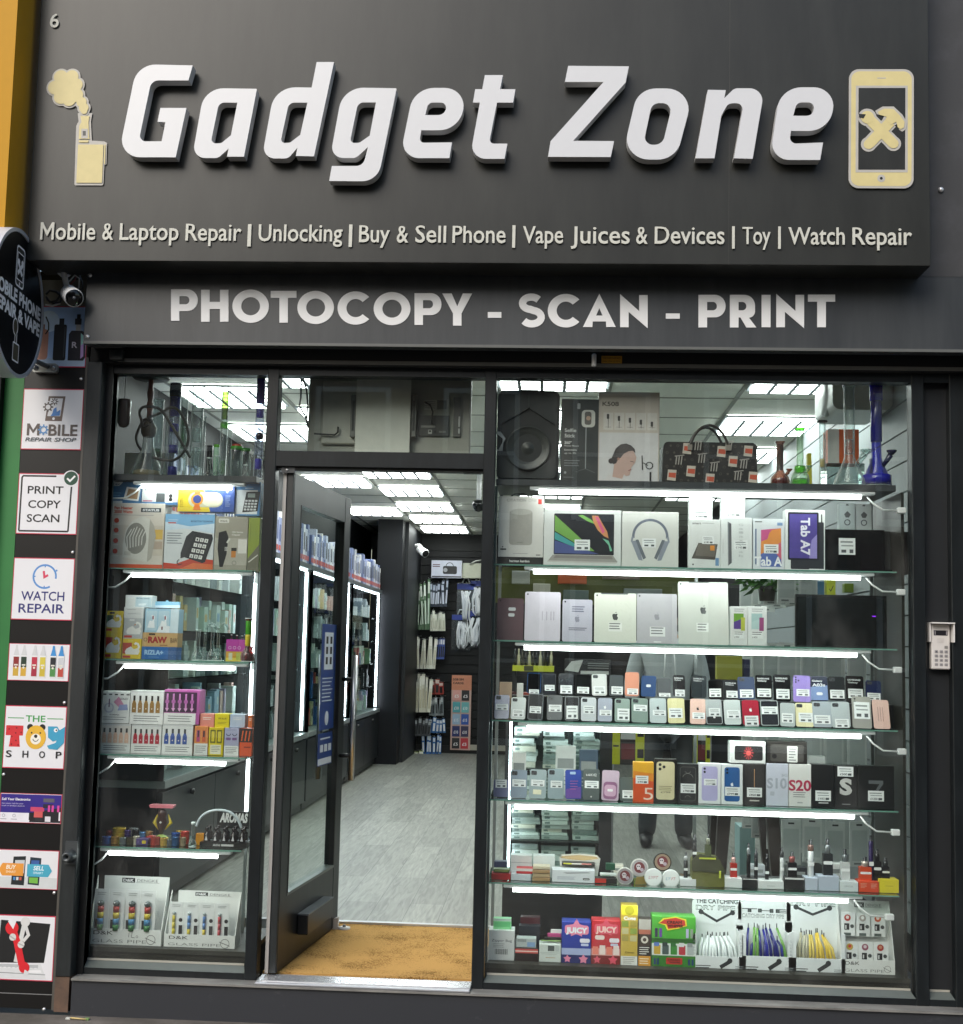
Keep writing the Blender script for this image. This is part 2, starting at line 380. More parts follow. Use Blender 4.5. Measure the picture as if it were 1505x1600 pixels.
b = MB(); b.box(XR + .03, XR + .1, .0, YB, -.1, 3.0, MAT_DARK); slatwall(b, XR, XR + .03, .12, 6, .1, CEIL, M('#8d9496', .5), .15, .008); b.box(XR, XR + .03, 6, YB, 0, CEIL, wallm); b.build('wall', shop, 'grey slatted side wall')
b = MB(); b.box(-2.08, -1.78, 9.65, 9.95, 0, CEIL, M('#090c12', .5, spec=.3)); b.build('pillar', shop)
b = MB(); b.box(-1.80, -1.74, 9.95, YB, 0, CEIL, M('#15181c', .5)); b.build('partition', shop)
b = MB(); b.box(XL - 3, XL - .1, .3, .5, -.2, 6, MAT_DARK); b.box(XL - .1, XR + 3, .40, YB + .1, CEIL + .03, CEIL + .2, MAT_DARK); b.build('roof', shop)

# ceiling light panels (louvre fittings, diffusers hung proud so their sides light the ceiling)
def panel_mesh(x0, x1, w=.60):
    e = MB(); e.box(x0 + .02, x1 - .02, .02, w - .02, -.028, -.001, EM('#f4fbf7', 11, 'ceiling_lamp'))
    g = MB(); lm = M('#9aa2a6', .45)
    g.box(x0, x1, 0, .02, -.012, 0, lm); g.box(x0, x1, w - .02, w, -.012, 0, lm); g.box(x0, x0 + .02, .02, w - .02, -.012, 0, lm); g.box(x1 - .02, x1, .02, w - .02, -.012, 0, lm)
    for i in range(1, 5):
        xx = x0 + (x1 - x0) * i / 5; g.box(xx - .010, xx + .010, .02, w - .02, -.036, -.0285, lm)
    for i in range(1, 5):
        yy = w * i / 5; g.box(x0 + .02, x1 - .02, yy - .005, yy + .005, -.033, -.0285, lm)
    return e, g
def ceiling_light(x0, x1, y, label):
    t = thing('ceiling_light', label, 'ceiling light', (0, y, CEIL - .008), 'louvred light panels in the ceiling')
    e, g = panel_mesh(x0, x1); e.build('diffuser', t); g.build('louvre', t)
    return t
ordn = ['first', 'second', 'third', 'fourth', 'fifth', 'sixth', 'seventh', 'eighth', 'ninth', 'tenth', 'eleventh', 'twelfth', 'thirteenth', 'fourteenth', 'fifteenth', 'sixteenth', 'seventeenth', 'eighteenth', 'nineteenth', 'twentieth', 'twenty-first', 'twenty-second', 'twenty-third', 'twenty-fourth']
for x0, x1, ys, nm in ((-1.66, -1.06, [1.30, 2.57, 3.84, 5.15, 6.45, 7.80, 9.10, 10.35], 'aisle row'), (-2.29, -1.69, [1.95, 3.22, 5.85, 8.35], 'left wall row'),
                       (-.32, .32, [1.30, 2.57, 3.84, 5.15, 6.45, 7.80], 'middle row'), (1.11, 1.71, [1.30, 2.70, 3.95, 5.15, 6.45], 'right wall row')):
    for i, yy in enumerate(ys): ceiling_light(x0, x1, yy, 'louvred ceiling light, %s from the front, %s' % (ordn[i], nm))

# ============================================================= the shop front
front = thing('shopfront', 'anthracite aluminium shopfront with glass panes on a scuffed dark plinth', 'shopfront', (0, 0, 0))
def XX(px, py, Y): return at(px, py, Y).x
ZS = -.03                                                     # top of the plinth
xpl = XX(112, 1540, 0)
b = MB(); b.box(xpl, 3.2, 0, .16, -.20, ZS, MAT_PLINTH); b.build('plinth', front)
b = MB(); b.box(xpl, 3.2, -.012, .10, ZS, ZS + .008, MAT_SILL); b.build('sill', front)
# guide rail post at left
gx0, gx1 = at(135, 600, 0).x, at(158, 600, 0).x
b = MB(); b.box(gx0, gx1, 0, .10, -.02, 2.60, MAT_POST, .003); b.box(gx0 - .012, gx0, .01, .10, -.16, 2.62, M('#514e49', .5)); b.build('guide_rail', front)
b = MB(); b.box(gx0, gx1 - .005, .006, .1, -.165, -.02, node_dirty('#6b5445', '#4a3d36', 8, .4, .7, .6, 'rusty_foot')); b.build('rail_foot', front)
b = MB(); b.box(gx1, gx1 + .03, .06, .12, ZS, 2.6, MAT_DARK); b.build('reveal', front)
# shutter box and its bottom rail
b = MB(); b.box(gx0, 3.2, .03, .25, 2.60, 2.97, MAT_DARK); b.build('shutter_box', front)
zr0, zr1 = at(770, 571, .035).z, at(770, 551, .035).z
b = MB(); b.box(gx1 + .06, 3.2, .035, .09, zr0, zr1, node_dirty('#242220', '#3d3a34', 9, .5, .7, .6, 'shutter_rail', (.5, 1, 2))); b.box(gx1 + .06, 3.2, .025, .034, zr0 - .004, zr0 + .012, M('#6d6d6a', .4)); b.build('shutter_rail', front)
b = MB(); b.box(gx0 + .02, gx1 + .09, -.01, .034, zr0 + .05, zr0 + .10, MAT_POST, .004); b.box(gx1 + .03, gx1 + .09, -.005, .034, zr0 - .002, zr0 + .047, MAT_POST, .004); b.build('shutter_catch', front)
ZH = at(600, 592, .12).z                                       # top of the glass
# frames: mullions, heads, bottom rails
YF0, YF1, YG = .065, .14, .115
def vx(px, py): return at(px, py, YF0).x
mA = (vx(172, 900) , vx(181, 900) - .002)
mull = [(gx1 + .03, at(175, 700, YF1).x), (at(414, 700, YF0).x, at(432, 700, YF0).x), (at(756, 700, YF0).x, at(774, 700, YF0).x), (at(1426, 800, YF0).x, at(1446, 800, YF0).x), (at(1486, 800, YF0).x, at(1510, 800, YF0).x)]
b = MB()
for i, (x0, x1) in enumerate(mull):
    b = MB(); b.box(x0, x1, YF0, YF1, ZS + .008, ZH + .08, MAT_FRAME, .003); b.build('mullion', front)
zb0, zb1 = ZS + .008, at(1100, 1549, YF0).z
bays = [(mull[0][1], mull[1][0]), (mull[2][1], mull[3][0]), (mull[3][1], mull[4][0])]
bd = M('#5d6461', .35)
for i, (x0, x1) in enumerate(bays):
    b = MB(); b.box(x0, x1, YF0 + .003, YF1 - .003, zb0, zb1, MAT_FRAME)
    b.add([(x0, YF0 + .006, zb1 - .001), (x1, YF0 + .006, zb1 - .001), (x1 - .012, YG - .004, zb1 + .022), (x0 + .012, YG - .004, zb1 + .022)], [(0, 1, 2, 3)], bd)
    b.box(x0 + .012, x1 - .012, YG - .006, YG - .002, zb1 + .022, zb1 + .03, M('#a9a79c', .5))
    b.build('window_rail', front); b = MB(); b.box(x0, x1, YF0 + .003, YF1 - .003, ZH, ZH + .08, MAT_FRAME); b.build('head_rail', front)
tz0, tz1 = at(590, 730, YF0).z, at(590, 706, YF0).z
b = MB(); b.box(mull[1][1], mull[2][0], YF0 + .003, YF1 - .003, tz0, tz1, MAT_FRAME); b.box(mull[1][1], mull[2][0], YF0 + .003, YF1 - .003, ZH, ZH + .08, MAT_FRAME); b.box(mull[1][1], mull[2][0], YF0 + .02, YF1, tz0 - .012, tz0, MAT_DARK); b.build('transom', front)
for i, (x0, x1) in enumerate(bays[:2]):
    b = MB(); b.box(x0, x1, YG, YG + .006, zb1 - .005, ZH, GLASS_WIN); b.build('window_pane', front)
b = MB(); b.box(mull[1][1], mull[2][0], YG, YG + .006, tz1, ZH, GLASS_WIN); b.build('fanlight_pane', front)
b = MB(); b.box(bays[2][0], bays[2][1], YG, YG + .01, zb1 - .004, ZH + .05, M('#26282a', .35)); b.build('side_panel', front)
b = MB(); b.box(mull[4][1], 3.2, .09, .14, zb0, 2.6, MAT_FRAME); b.build('side_panel', front)
# riser boards behind the glass under the lowest shelf
# small items on the front
hk = at(928, 567, .02)
b = MB(); b.tube([(hk.x, .02, hk.z + .03), (hk.x, .0, hk.z + .03), (hk.x, -.005, hk.z - .02)], .010, MAT_WHITE); tag(b.build('shutter_hook'), 'small white hook hanging under the shutter rail', 'hook')
x0, x1, z0, z1 = rect(940, 972, 556, 567, .02)
b = MB(); b.box(x0, x1, .02, .034, z0, z1, M('#b98a24', .5)); b.text('WARNING', x0 + .006, x1 - .006, z1 - .014, .009, .0195, M('#1a1a1a')); b.text('keep clear of door', x0 + .006, x1 - .006, z0 + .005, .006, .0195, M('#1a1a1a')); tag(b.build('warning_sticker'), 'tiny yellow warning sticker on the shutter rail', 'sticker')
kp = at(108, 1338, -.02)
b = MB(); b.lathe([(.028, 0), (.03, .012), (.022, .03), (.02, .055), (.012, .056), (.0, .03)], kp.x, 0, kp.z, M('#4a4e50', .4, .5), 16, 'y'); b.box(kp.x - .022, kp.x + .03, -.012, 0, kp.z - .035, kp.z + .06, M('#3d4143', .45)); tag(b.build('shutter_lock'), 'round grey shutter lock on the left guide rail', 'lock')

# ============================================================= pavement litter
for i, (px, py, c, l) in enumerate(((130, 1589, '#c9b37a', 'curved yellow straw on the pavement by the left post'), (136, 1591, '#8fb36a', 'tiny green scrap on the pavement by the left post'), (106, 1582, '#d8d8d0', 'white crumb of paper against the left post'), (468, 1597, '#e6e4dc', 'white scrap of paper on the pavement below the doorway'))):
    p = at(px, py, -.04 - .01 * i); b = MB(0, 0, 0); z = -.174
    if i == 0: b.tube([(p.x - .05, -.05, z + .004), (p.x - .02, -.06, z + .006), (p.x + .02, -.06, z + .004)], .0035, c)
    else: b.box(p.x - .009, p.x + .009, -.06, -.045, z, z + .006, c)
    tag(b.build('litter_scrap'), l, 'litter')
# ============================================================= terrace across the street (seen in the window reflections)
for k, (hx0, hx1, colr, lab) in enumerate(((-13, -4.2, '#6a4a40', 'brick terrace house across the street with white sash windows, on the left'), (-4.2, 4.6, '#5a463e', 'darker brick terrace house across the street with white sash windows, in the middle'), (4.6, 13.4, '#684c42', 'red brick terrace house across the street with arched doorway, on the right'))):
    t = thing('terrace_house', lab, 'house', (hx0, -14, -.18))
    w = hx1 - hx0; HT = (6.0, 7.6, 10.4)[k]; b = MB(); b.box(0, w, -6, 0, 0, HT, node_dirty(colr, '#57382c', 18, .4, .7, .8, 'brick')); b.box(-.02, w + .02, 0, .12, HT - .2, HT - .02, M('#cfc9bb', .7)); b.build('wall', t)
    b = MB(); b.add([(0, .1, HT), (w, .1, HT), (w, -3, HT + 1.6), (0, -3, HT + 1.6), (0, -6, HT), (w, -6, HT)], [(0, 1, 2, 3), (3, 2, 5, 4), (0, 3, 4), (1, 5, 2)], M('#3d4248', .7)); b.build('roof', t)
    b = MB(); b.box(0.1, w - .1, 0, .35, 2.75, 3.3, M(('#1d3a5a', '#2a2a2a', '#5a1d22')[k], .5)); b.build('shop_sign', t)
    for i in range(4):
        for z in (.2, 3.7) + ((7.0,) if HT > 10 else ()):
            x = .5 + i * (w - .6) / 4; g = MB(); h = 2.4 if z < 1 else 1.9; ww = 1.5 if z < 1 else 1.05
            g.box(x, x + ww, .0, .03, z, z + h, M('#1a2024', .1)); wf = M('#dcdad2', .5)
            g.box(x - .08, x, 0, .07, z - .08, z + h + .08, wf); g.box(x + ww, x + ww + .08, 0, .07, z - .08, z + h + .08, wf); g.box(x, x + ww, 0, .07, z + h, z + h + .08, wf); g.box(x, x + ww, 0, .1, z - .1, z, wf); g.box(x, x + ww, .03, .06, z + h * .5 - .03, z + h * .5 + .03, wf)
            g.build('window', t)
# ============================================================= main fascia sign with raised letters
def zm(ox, oy, s, Y):
    """tracer: (x, y) of an enlarged view of the photo -> (X, Z) in the plane Y"""
    def f(p):
        q = at(ox + p[0] * s, oy + p[1] * s, Y); return (q.x, q.z) + (((p[2] * s * (Y - CAM.y) / F_PX),) if len(p) > 2 else ())
    return f
YS = -.27
fx0, fx1, fz0 = at(50, 250, YS).x, at(1453, 250, YS).x, at(750, 411, YS).z
fas = thing('fascia_sign', 'big dark grey fascia board with raised white letters over the shop', 'sign')
b = MB(); b.box(fx0, fx1, YS, -.06, fz0, 4.6, MAT_FASCIA, .002); b.build('sign_board', fas)
seam = at(1140, 100, YS).x
b = MB(); b.box(seam, seam + .002, YS - .0008, YS, fz0, 4.6, M('#33332f')); b.build('seam', fas)
YLt = YS - .062
s1, s2, s3, s4 = (60, 80, .23920, YLt), (400, 80, .27907, YLt), (840, 80, .18605, YLt), (1070, 80, .25914, YLt)
LET = [
 (s1, [[(1008,92),(980,190),(738,190,60),(655,588,42),(805,588),(830,463),(778,460),(797,370),(967,370),(897,692),(520,692,130),(645,84,150)]]),
 (s1, [[(1428,245,6),(1343,688),(1232,688),(1243,634),(1175,697,60),(1004,697,95),(1085,240,150)], [(1300,335),(1258,548),(1195,600,30),(1125,602,35),(1180,335,45)]]),
 (s2, [[(340,60),(437,60),(325,588),(223,586),(232,540),(180,600,45),(33,600,90),(105,200,140),(312,203)], [(288,287),(248,468),(190,512,30),(136,514,30),(185,287,40)]]),
 (s2, [[(788,207,6),(682,728,110),(410,726),(425,642),(600,642,50),(627,536),(560,597,50),(415,597,90),(487,202,140)], [(672,286),(637,472),(580,512,30),(525,514,30),(572,286,40)]]),
 (s2, [[(1083,598),(805,598,95),(885,205,140),(1182,205,120),(1140,442,140),(926,442),(914,512,25),(1098,510)], [(948,357),(965,287,35),(1072,287,38),(1056,357,45)]]),
 (s2, [[(1282,133),(1383,133),(1367,212),(1453,212),(1440,287),(1350,287),(1305,517,25),(1408,517),(1392,602),(1197,602,80),(1254,287),(1215,287),(1228,212),(1267,212)]]),
 (s3, [[(258,122),(768,126),(740,262),(300,752),(643,754),(615,888),(88,886),(110,755),(555,257),(230,257)]]),
 (s3, [[(845,312,190),(1322,312,190),(1163,910,200),(705,908,190)], [(962,435,75),(1136,435,75),(1050,785,85),(888,785,75)]]),
 (s4, [[(140,232),(248,234),(239,283),(300,223,50),(482,223,95),(410,648),(297,645),(356,312,38),(262,314,45),(221,388),(180,645),(65,645)]]),
 (s4, [[(817,655),(512,655,105),(578,217,150),(918,217,130),(872,480,150),(641,480),(630,558,38),(835,550)], [(655,389),(676,308,40),(789,308,42),(770,389,45)]]),
]
MAT_LET = M('#cfd0d3', .25, var=.02)
MAT_LET2 = M('#c6c6c6', .4, var=.02)
for s, loops in LET:
    f = zm(*s); b = MB(); b.prism([rounded([f(p) for p in l], 9) for l in loops], YLt, YS - .012, MAT_LET, MAT_LET2); b.build('letter', fas)
# strapline and street number
YT = YS - .004
def line(b, txt, x0, x1, yb0, yb1, cap_px, Y, m, bold=.0, ext=.004, shear=0):
    a, c = at(x0, yb0, Y), at(x1, yb1, Y); k = (Y - CAM.y) / F_PX
    b.text(txt, a.x, c.x, (a.z + c.z) / 2, cap_px * k, Y - ext, m, bold, shear, ext, warp=True)
b = MB(); cream = M('#c6c6bc', .5)
for txt, x0, x1, yb in (('Mobile', 63, 149, 374.5), ('&', 160, 177, 374.6), ('Laptop', 187, 279, 375), ('Repair', 290, 377, 376), ('|', 388, 392, 376), ('Unlocking', 404, 535, 377), ('|', 546, 550, 378), ('Buy', 561, 609, 378.5), ('&', 620, 638, 379), ('Sell', 649, 697, 379), ('Phone', 707, 790, 379.5), ('|', 801, 805, 380), ('Vape', 817, 880, 380), ('Juices', 892, 984, 380.5), ('&', 994, 1012, 381), ('Devices', 1023, 1132, 381), ('|', 1144, 1148, 381.5), ('Toy', 1160, 1204, 381.5), ('|', 1216, 1220, 382), ('Watch', 1232, 1320, 382), ('Repair', 1332, 1425, 382.5)):
    if txt == '|':
        a = at(x0, 349 + (x0 - 60) * .0045, YT); c = at(x1, 384 + (x0 - 60) * .0045, YT); b.box(a.x, c.x, YT - .004, YT, c.z, a.z, cream)
    else: line(b, txt, x0, x1, yb, yb, 28.5, YT, cream, .010)
line(b, '6', 78, 92, 43, 43, 24, YT, cream, .012)
b.build('lettering', fas)
# cream vape emblem
b = MB(); f = zm(60, 80, .2392, YT); bord, cre = M('#b3b0aa', .5), M('#d0c28a', .5); k = .2392 * (YT - CAM.y) / F_PX
y = YT - .002; cl = [(180,235,60),(150,172,50),(222,168,46),(112,240,50),(250,222,46),(152,300,52),(205,318,48),(250,290,50),(285,335,36),(300,372,34),(302,392,24)]
for i, (x, z, r) in enumerate(cl): q = f((x, z)); b.flat(circ(q[0], q[1], (r + 13) * k, 22), y - i * .00015, bord)
for i, (x, z, r) in enumerate(cl): q = f((x, z)); b.flat(circ(q[0], q[1], r * k, 22), y - .003 - i * .00015, cre)
b.prism(rounded([f(p) for p in ((258,405,4),(354,405,4),(344,460,8),(350,585),(430,590,14),(450,600,6),(445,740,6),(432,745),(425,877,12),(236,877,12),(248,490,6),(264,458,8))]), y, YT, bord)
for pl in (((278,425),(338,425),(330,465),(334,560),(338,576),(266,576),(270,490),(284,465)), ((266,584),(330,584),(330,598),(266,598)), ((262,612),(428,612),(418,862),(250,862)), ((434,612),(442,612),(438,738),(430,738))): b.flat([f(p) for p in pl], y - .003, cre)
b.flat([f(p) for p in ((283,510),(326,510),(326,572),(283,572))], y - .0036, bord); b.flat([f(p) for p in ((293,524),(313,524),(313,554),(293,554))], y - .0042, M('#4a4a48'))
b.build('vape_emblem', fas)
# cream phone emblem with crossed wrench and hammer
b = MB(); f = zm(1070, 80, .25914, YT); k = .25914 * (YT - CAM.y) / F_PX; g = lambda P: [f(p) for p in P]
b.prism(rounded(g(((990,112,60),(1380,112,60),(1378,830,60),(987,828,60))), 8), YT - .006, YT, bord)
b.flat(rounded(g(((1003,125,52),(1367,125,52),(1365,817,52),(1000,815,52))), 8), YT - .0066, cre)
b.flat(g(((1030,212),(1342,212),(1342,734),(1028,734))), YT - .0072, bord)
b.flat(g(((1046,226),(1328,226),(1326,718),(1044,718))), YT - .0078, MAT_FASCIA)
y = YT - .0084
def blob(P, w, m, yy): b.flat([f(p) for p in thick(P, w)], yy, m)
for i, (P, w) in enumerate((((1098,400),(1252,565)), ((1215,420),(1112,562)))) if False else []: pass
for j, (m, e) in enumerate(((bord, 16), (cre, 0))):
    yy = y - j * .002
    blob([(1100,405),(1255,562)], 62 + e * 1.6, m, yy); blob([(1238,430),(1108,566)], 62 + e * 1.6, m, yy - .0002)
    for i, (x, z, r) in enumerate(((1255,562,31),(1106,566,31),(1098,404,40))): q = f((x, z)); b.flat(circ(q[0], q[1], (r + e) * k, 20), yy - .0004 - i * .0002, m)
    hd = [(1160,372),(1200,352),(1255,355),(1295,395),(1322,432),(1318,466),(1298,478),(1280,465),(1272,432),(1240,450),(1205,418),(1215,402),(1170,390)]
    cx_ = sum(p[0] for p in hd) / len(hd); cy_ = sum(p[1] for p in hd) / len(hd)
    if e: hd = [(x + (x - cx_) / max(1, math.hypot(x - cx_, z - cy_)) * e, z + (z - cy_) / max(1, math.hypot(x - cx_, z - cy_)) * e) for x, z in hd]
    b.flat([f(p) for p in hd], yy - .0012, m)
b.flat([f(p) for p in ((1046,384),(1088,388),(1074,412),(1046,404))], y - .004, MAT_FASCIA)
q = f((1183, 770)); b.flat(circ(q[0], q[1], 24 * k, 18), YT - .0072, bord); b.flat(circ(q[0], q[1], 9 * k, 12), YT - .0078, MAT_DARK)
q = f((1185, 166)); b.box(q[0] - 26 * k, q[0] + 26 * k, YT - .0071, YT - .0067, q[1] - 3 * k, q[1] + 3 * k, bord)
b.build('phone_emblem', fas)
# dark end panel at right with one screw
np_ = thing('end_panel', 'dark scuffed fascia panel at the right end with a single white screw', 'panel')
b = MB(); b.box(fx1 + .001, 3.4, -.10, -.06, 2.975, 4.6, node_dirty('#39393a', '#47474a', 4, .5, .75, .55, 'scuffed_fascia')); b.build('board', np_)
q = at(1470, 297, -.1); b = MB(); b.lathe([(.011, 0), (.012, .006), (.008, .012), (0, .013)], q.x, -.10, q.z, MAT_SCREW, 12, 'y'); b.build('screw', np_)
# lower fascia: PHOTOCOPY - SCAN - PRINT
YP = -.10
ph = thing('photocopy_sign', 'dark grey lower fascia board reading PHOTOCOPY - SCAN - PRINT in flat white letters', 'sign')
pz0, pz1 = at(750, 543, YP).z, 2.975
px0 = at(133, 480, YP).x
b = MB(); b.box(px0, 3.3, YP, -.04, pz0, pz1, MAT_FASCIA2, .002); b.box(px0, 3.3, YP - .002, YP - .0004, pz0, pz0 + .012, M('#5f615f', .4)); b.build('sign_board', ph)
for q in ((141, 430), (137, 526)):
    p = at(q[0], q[1], YP); b = MB(); b.lathe([(.009, 0), (.009, .004), (0, .006)], p.x, YP, p.z, MAT_SCREW, 12, 'y'); b.build('screw', ph)
wl = M('#e9eaeb', .55, var=.02)
def glyphs(seq, f, m, Y, ext):
    for ch, x0, x1, y0, y1 in seq:
        W, Hh = x1 - x0, y1 - y0; t = .265 * Hh; L = []
        if ch == 'P': L = [[(0, 0), (W, 0, .33 * Hh), (W, .69 * Hh, .33 * Hh), (t, .69 * Hh), (t, Hh), (0, Hh)], [(t, .215 * Hh), (W - t, .215 * Hh, .12 * Hh), (W - t, .475 * Hh, .12 * Hh), (t, .475 * Hh)]]
        if ch == 'R': L = [[(0, 0), (W * .95, 0, .33 * Hh), (W * .95, .69 * Hh, .26 * Hh), (W * .72, .70 * Hh), (W, Hh), (W - t * 1.15, Hh), (W * .40, .69 * Hh), (t, .69 * Hh), (t, Hh), (0, Hh)], [(t, .215 * Hh), (W * .95 - t, .215 * Hh, .12 * Hh), (W * .95 - t, .475 * Hh, .12 * Hh), (t, .475 * Hh)]]
        if ch == 'H': L = [[(0, 0), (t, 0), (t, .38 * Hh), (W - t, .38 * Hh), (W - t, 0), (W, 0), (W, Hh), (W - t, Hh), (W - t, .60 * Hh), (t, .60 * Hh), (t, Hh), (0, Hh)]]
        if ch == 'T': L = [[(0, 0), (W, 0), (W, .215 * Hh), (W / 2 + t / 2, .215 * Hh), (W / 2 + t / 2, Hh), (W / 2 - t / 2, Hh), (W / 2 - t / 2, .215 * Hh), (0, .215 * Hh)]]
        if ch == 'I': L = [[(0, 0), (W, 0), (W, Hh), (0, Hh)]]
        if ch == '-': L = [[(0, 0), (W, 0), (W, Hh), (0, Hh)]]
        if ch == 'O': L = [circ(W / 2, Hh / 2, W / 2, 40, Hh / 2), circ(W / 2, Hh / 2, W / 2 - t, 32, Hh / 2 - .225 * Hh)]
        if ch == 'C': L = [circ(W * .54, Hh / 2, W * .54, 30, Hh / 2, 42, 318) + circ(W * .54, Hh / 2, W * .54 - t, 30, Hh / 2 - .225 * Hh, 318, 42)]
        if ch == 'Y': L = [[(0, 0), (t * 1.1, 0), (W / 2, .40 * Hh), (W - t * 1.1, 0), (W, 0), (W / 2 + t / 2, .62 * Hh), (W / 2 + t / 2, Hh), (W / 2 - t / 2, Hh), (W / 2 - t / 2, .62 * Hh)]]
        if ch == 'A': L = [[(W / 2, -.02 * Hh), (W, Hh), (W - t * 1.1, Hh), (W * .70, .83 * Hh), (W * .30, .83 * Hh), (t * 1.1, Hh), (0, Hh)], [(W / 2, .42 * Hh), (W * .60, .65 * Hh), (W * .40, .65 * Hh)]]
        if ch == 'N': L = [[(0, -.03 * Hh), (W - t, .50 * Hh), (W - t, 0), (W, 0), (W, 1.03 * Hh), (t, .52 * Hh), (t, Hh), (0, Hh)]]
        if ch == 'S':
            c = circ(W * .50, .285 * Hh, W * .34, 16, .185 * Hh, -35, -265) + circ(W * .52, .70 * Hh, W * .36, 16, .20 * Hh, -80, 148)
            L = [thick(c, .215 * Hh)]
        b.prism([[f(p) for p in rounded([(x0 + q[0], y0 + q[1]) + tuple(q[2:]) for q in l], 8)] for l in L], Y - ext, Y, m)
b = MB(); f = zm(250, 430, .3588, YP)
glyphs([('P',49,165,62,199),('H',180,299,64,203),('O',316,475,63,208),('T',483,595,69,207),('O',599,758,69,213),('C',774,920,71,216),('O',931,1091,74,218),('P',1109,1226,79,217),('Y',1230,1360,80,220),('-',1428,1487,161,186)], f, wl, YP, .003)
f = zm(780, 430, .3588, YP)
glyphs([('S',84,197,81,227),('C',212,358,82,228),('A',365,508,84,226),('N',527,647,87,227),('-',726,787,167,190),('P',868,986,86,228),('R',1005,1120,86,228),('I',1143,1182,86,227),('N',1207,1328,86,227),('T',1345,1463,85,227)], f, wl, YP, .003)
b.build('lettering', ph)

# ============================================================= neighbour on the left: yellow fascia, green pilaster
ny = thing('neighbour_fascia', 'glossy yellow fascia box of the shop next door on the left', 'fascia')
YN = -.42; xa, xb = at(22, 100, YN).x, at(52, 60, -.12).x
b = MB(); b.box(-4.5, xa, YN, -.08, at(20, 375, YN).z - .06, 4.7, M('#bf8c18', .45, var=.05, spec=.15)); b.build('box', ny)
ng = thing('neighbour_wall', 'green painted wall of the shop next door, beside the poster column', 'wall')
b = MB(); b.box(-4.5, at(36, 640, .04).x - .002, .04, .3, -.18, 2.9, node_dirty('#2c7a3c', '#256a35', 2, .4, .8, .5, 'green_paint')); b.build('panel', ng)
# ============================================================= poster column
YB_ = .02
cx0, cx1 = at(36, 640, YB_).x, at(131, 640, YB_).x
board = thing('poster_board', 'tall black backing board for small posters, left of the shopfront', 'board')
b = MB(); b.box(cx0, cx1 + .006, YB_, .1, -.16, at(90, 573, YB_).z + .02, M('#100f0f', .35)); b.box(cx1 + .006, gx0 - .012, YB_ + .01, .1, -.16, 2.55, M('#5d5953', .5)); b.build('panel', board)
b = MB(); b.box(cx0 + .001, cx1, YB_ + .002, .1, at(90, 573, YB_).z + .021, 2.97, M('#6c6a5f', .6)); b.build('upper_panel', board)
for q in ((127, 592), (114, 863), (101, 1098), (85, 1395), (21, 949), (6, 1210), (69, 1577)):
    p = at(q[0], q[1], YB_); b = MB(); b.lathe([(.007, 0), (.007, .004), (0, .005)], p.x, YB_, p.z, MAT_SCREW, 10, 'y'); b.build('screw', board)
PW = cx1 - cx0
class Pic:
    """draws on an upright panel in a unit frame (0..1 across, 0..1 up)"""
    def __init__(s, b, x0, z0, w, h, y, step=.00006):
        s.b = b; s.x0 = x0; s.z0 = z0; s.w = w; s.h = h; s.y = y; s.st = step
    def up(s): s.y -= s.st; return s.y
    def r(s, x0, y0, x1, y1, m): s.b.quad(s.x0 + x0 * s.w, s.x0 + x1 * s.w, s.z0 + y0 * s.h, s.z0 + y1 * s.h, s.up(), m)
    def p(s, pts, m): s.b.flat([(s.x0 + p[0] * s.w, s.z0 + p[1] * s.h) for p in pts], s.up(), m)
    def rr(s, x0, y0, x1, y1, r, m): s.b.flat(rrect(s.x0 + x0 * s.w, s.z0 + y0 * s.h, s.x0 + x1 * s.w, s.z0 + y1 * s.h, r * s.w, 4), s.up(), m)
    def c(s, x, y, r, m, n=18, ry=None): s.b.flat(circ(s.x0 + x * s.w, s.z0 + y * s.h, r * s.w, n, (ry or r) * s.w), s.up(), m)
    def ring(s, x, y, r, t, m, a0=0, a1=360):
        P = circ(s.x0 + x * s.w, s.z0 + y * s.h, r * s.w, 28, None, a0, a1)
        if a1 - a0 >= 360: P.append(P[0])
        s.b.flat(thick(P, t * s.w), s.up(), m)
    def l(s, pts, t, m): s.b.flat(thick([(s.x0 + p[0] * s.w, s.z0 + p[1] * s.h) for p in pts], t * s.w), s.up(), m)
    def t(s, txt, x0, x1, y, cap, m, bold=0, shear=0): s.b.text(txt, s.x0 + x0 * s.w, s.x0 + x1 * s.w, s.z0 + y * s.h, cap * s.h, s.up(), m, bold, shear)
def poster(yt, yb, label, draw, x0=None, edge='#c23a52', base='#e6e6ea', Y=YB_):
    # px rows given at the middle of the column
    xm = 84 - (yt - 600) * .0505
    z1, z0 = at(xm, yt, Y).z, at(xm, yb, Y).z
    xa, xb = (cx0 + .001 if x0 is None else x0), cx1 - .002
    b = MB(); b.box(xa, xb, Y - .005, Y - .0005, z0, z1, edge); q = Pic(b, xa, z0, xb - xa, z1 - z0, Y - .005)
    q.r(.012, .015, .988, .985, M(base, .35, var=.02)); draw(q)
    return tag(b.build('poster'), label, 'poster', 'posters on the black column')
K, GY = M('#1c1b1d'), M('#5c534f')
def gear(q, x, y, r, m):
    for i in range(8): a = i * math.pi / 4; q.p([(x + (r + dr) * math.cos(a + da), y + (r + dr) * math.sin(a + da)) for dr, da in ((-.01, -.22), (.028, -.15), (.028, .15), (-.01, .22))], m)
    q.ring(x, y, r * .86, r * .34, m)
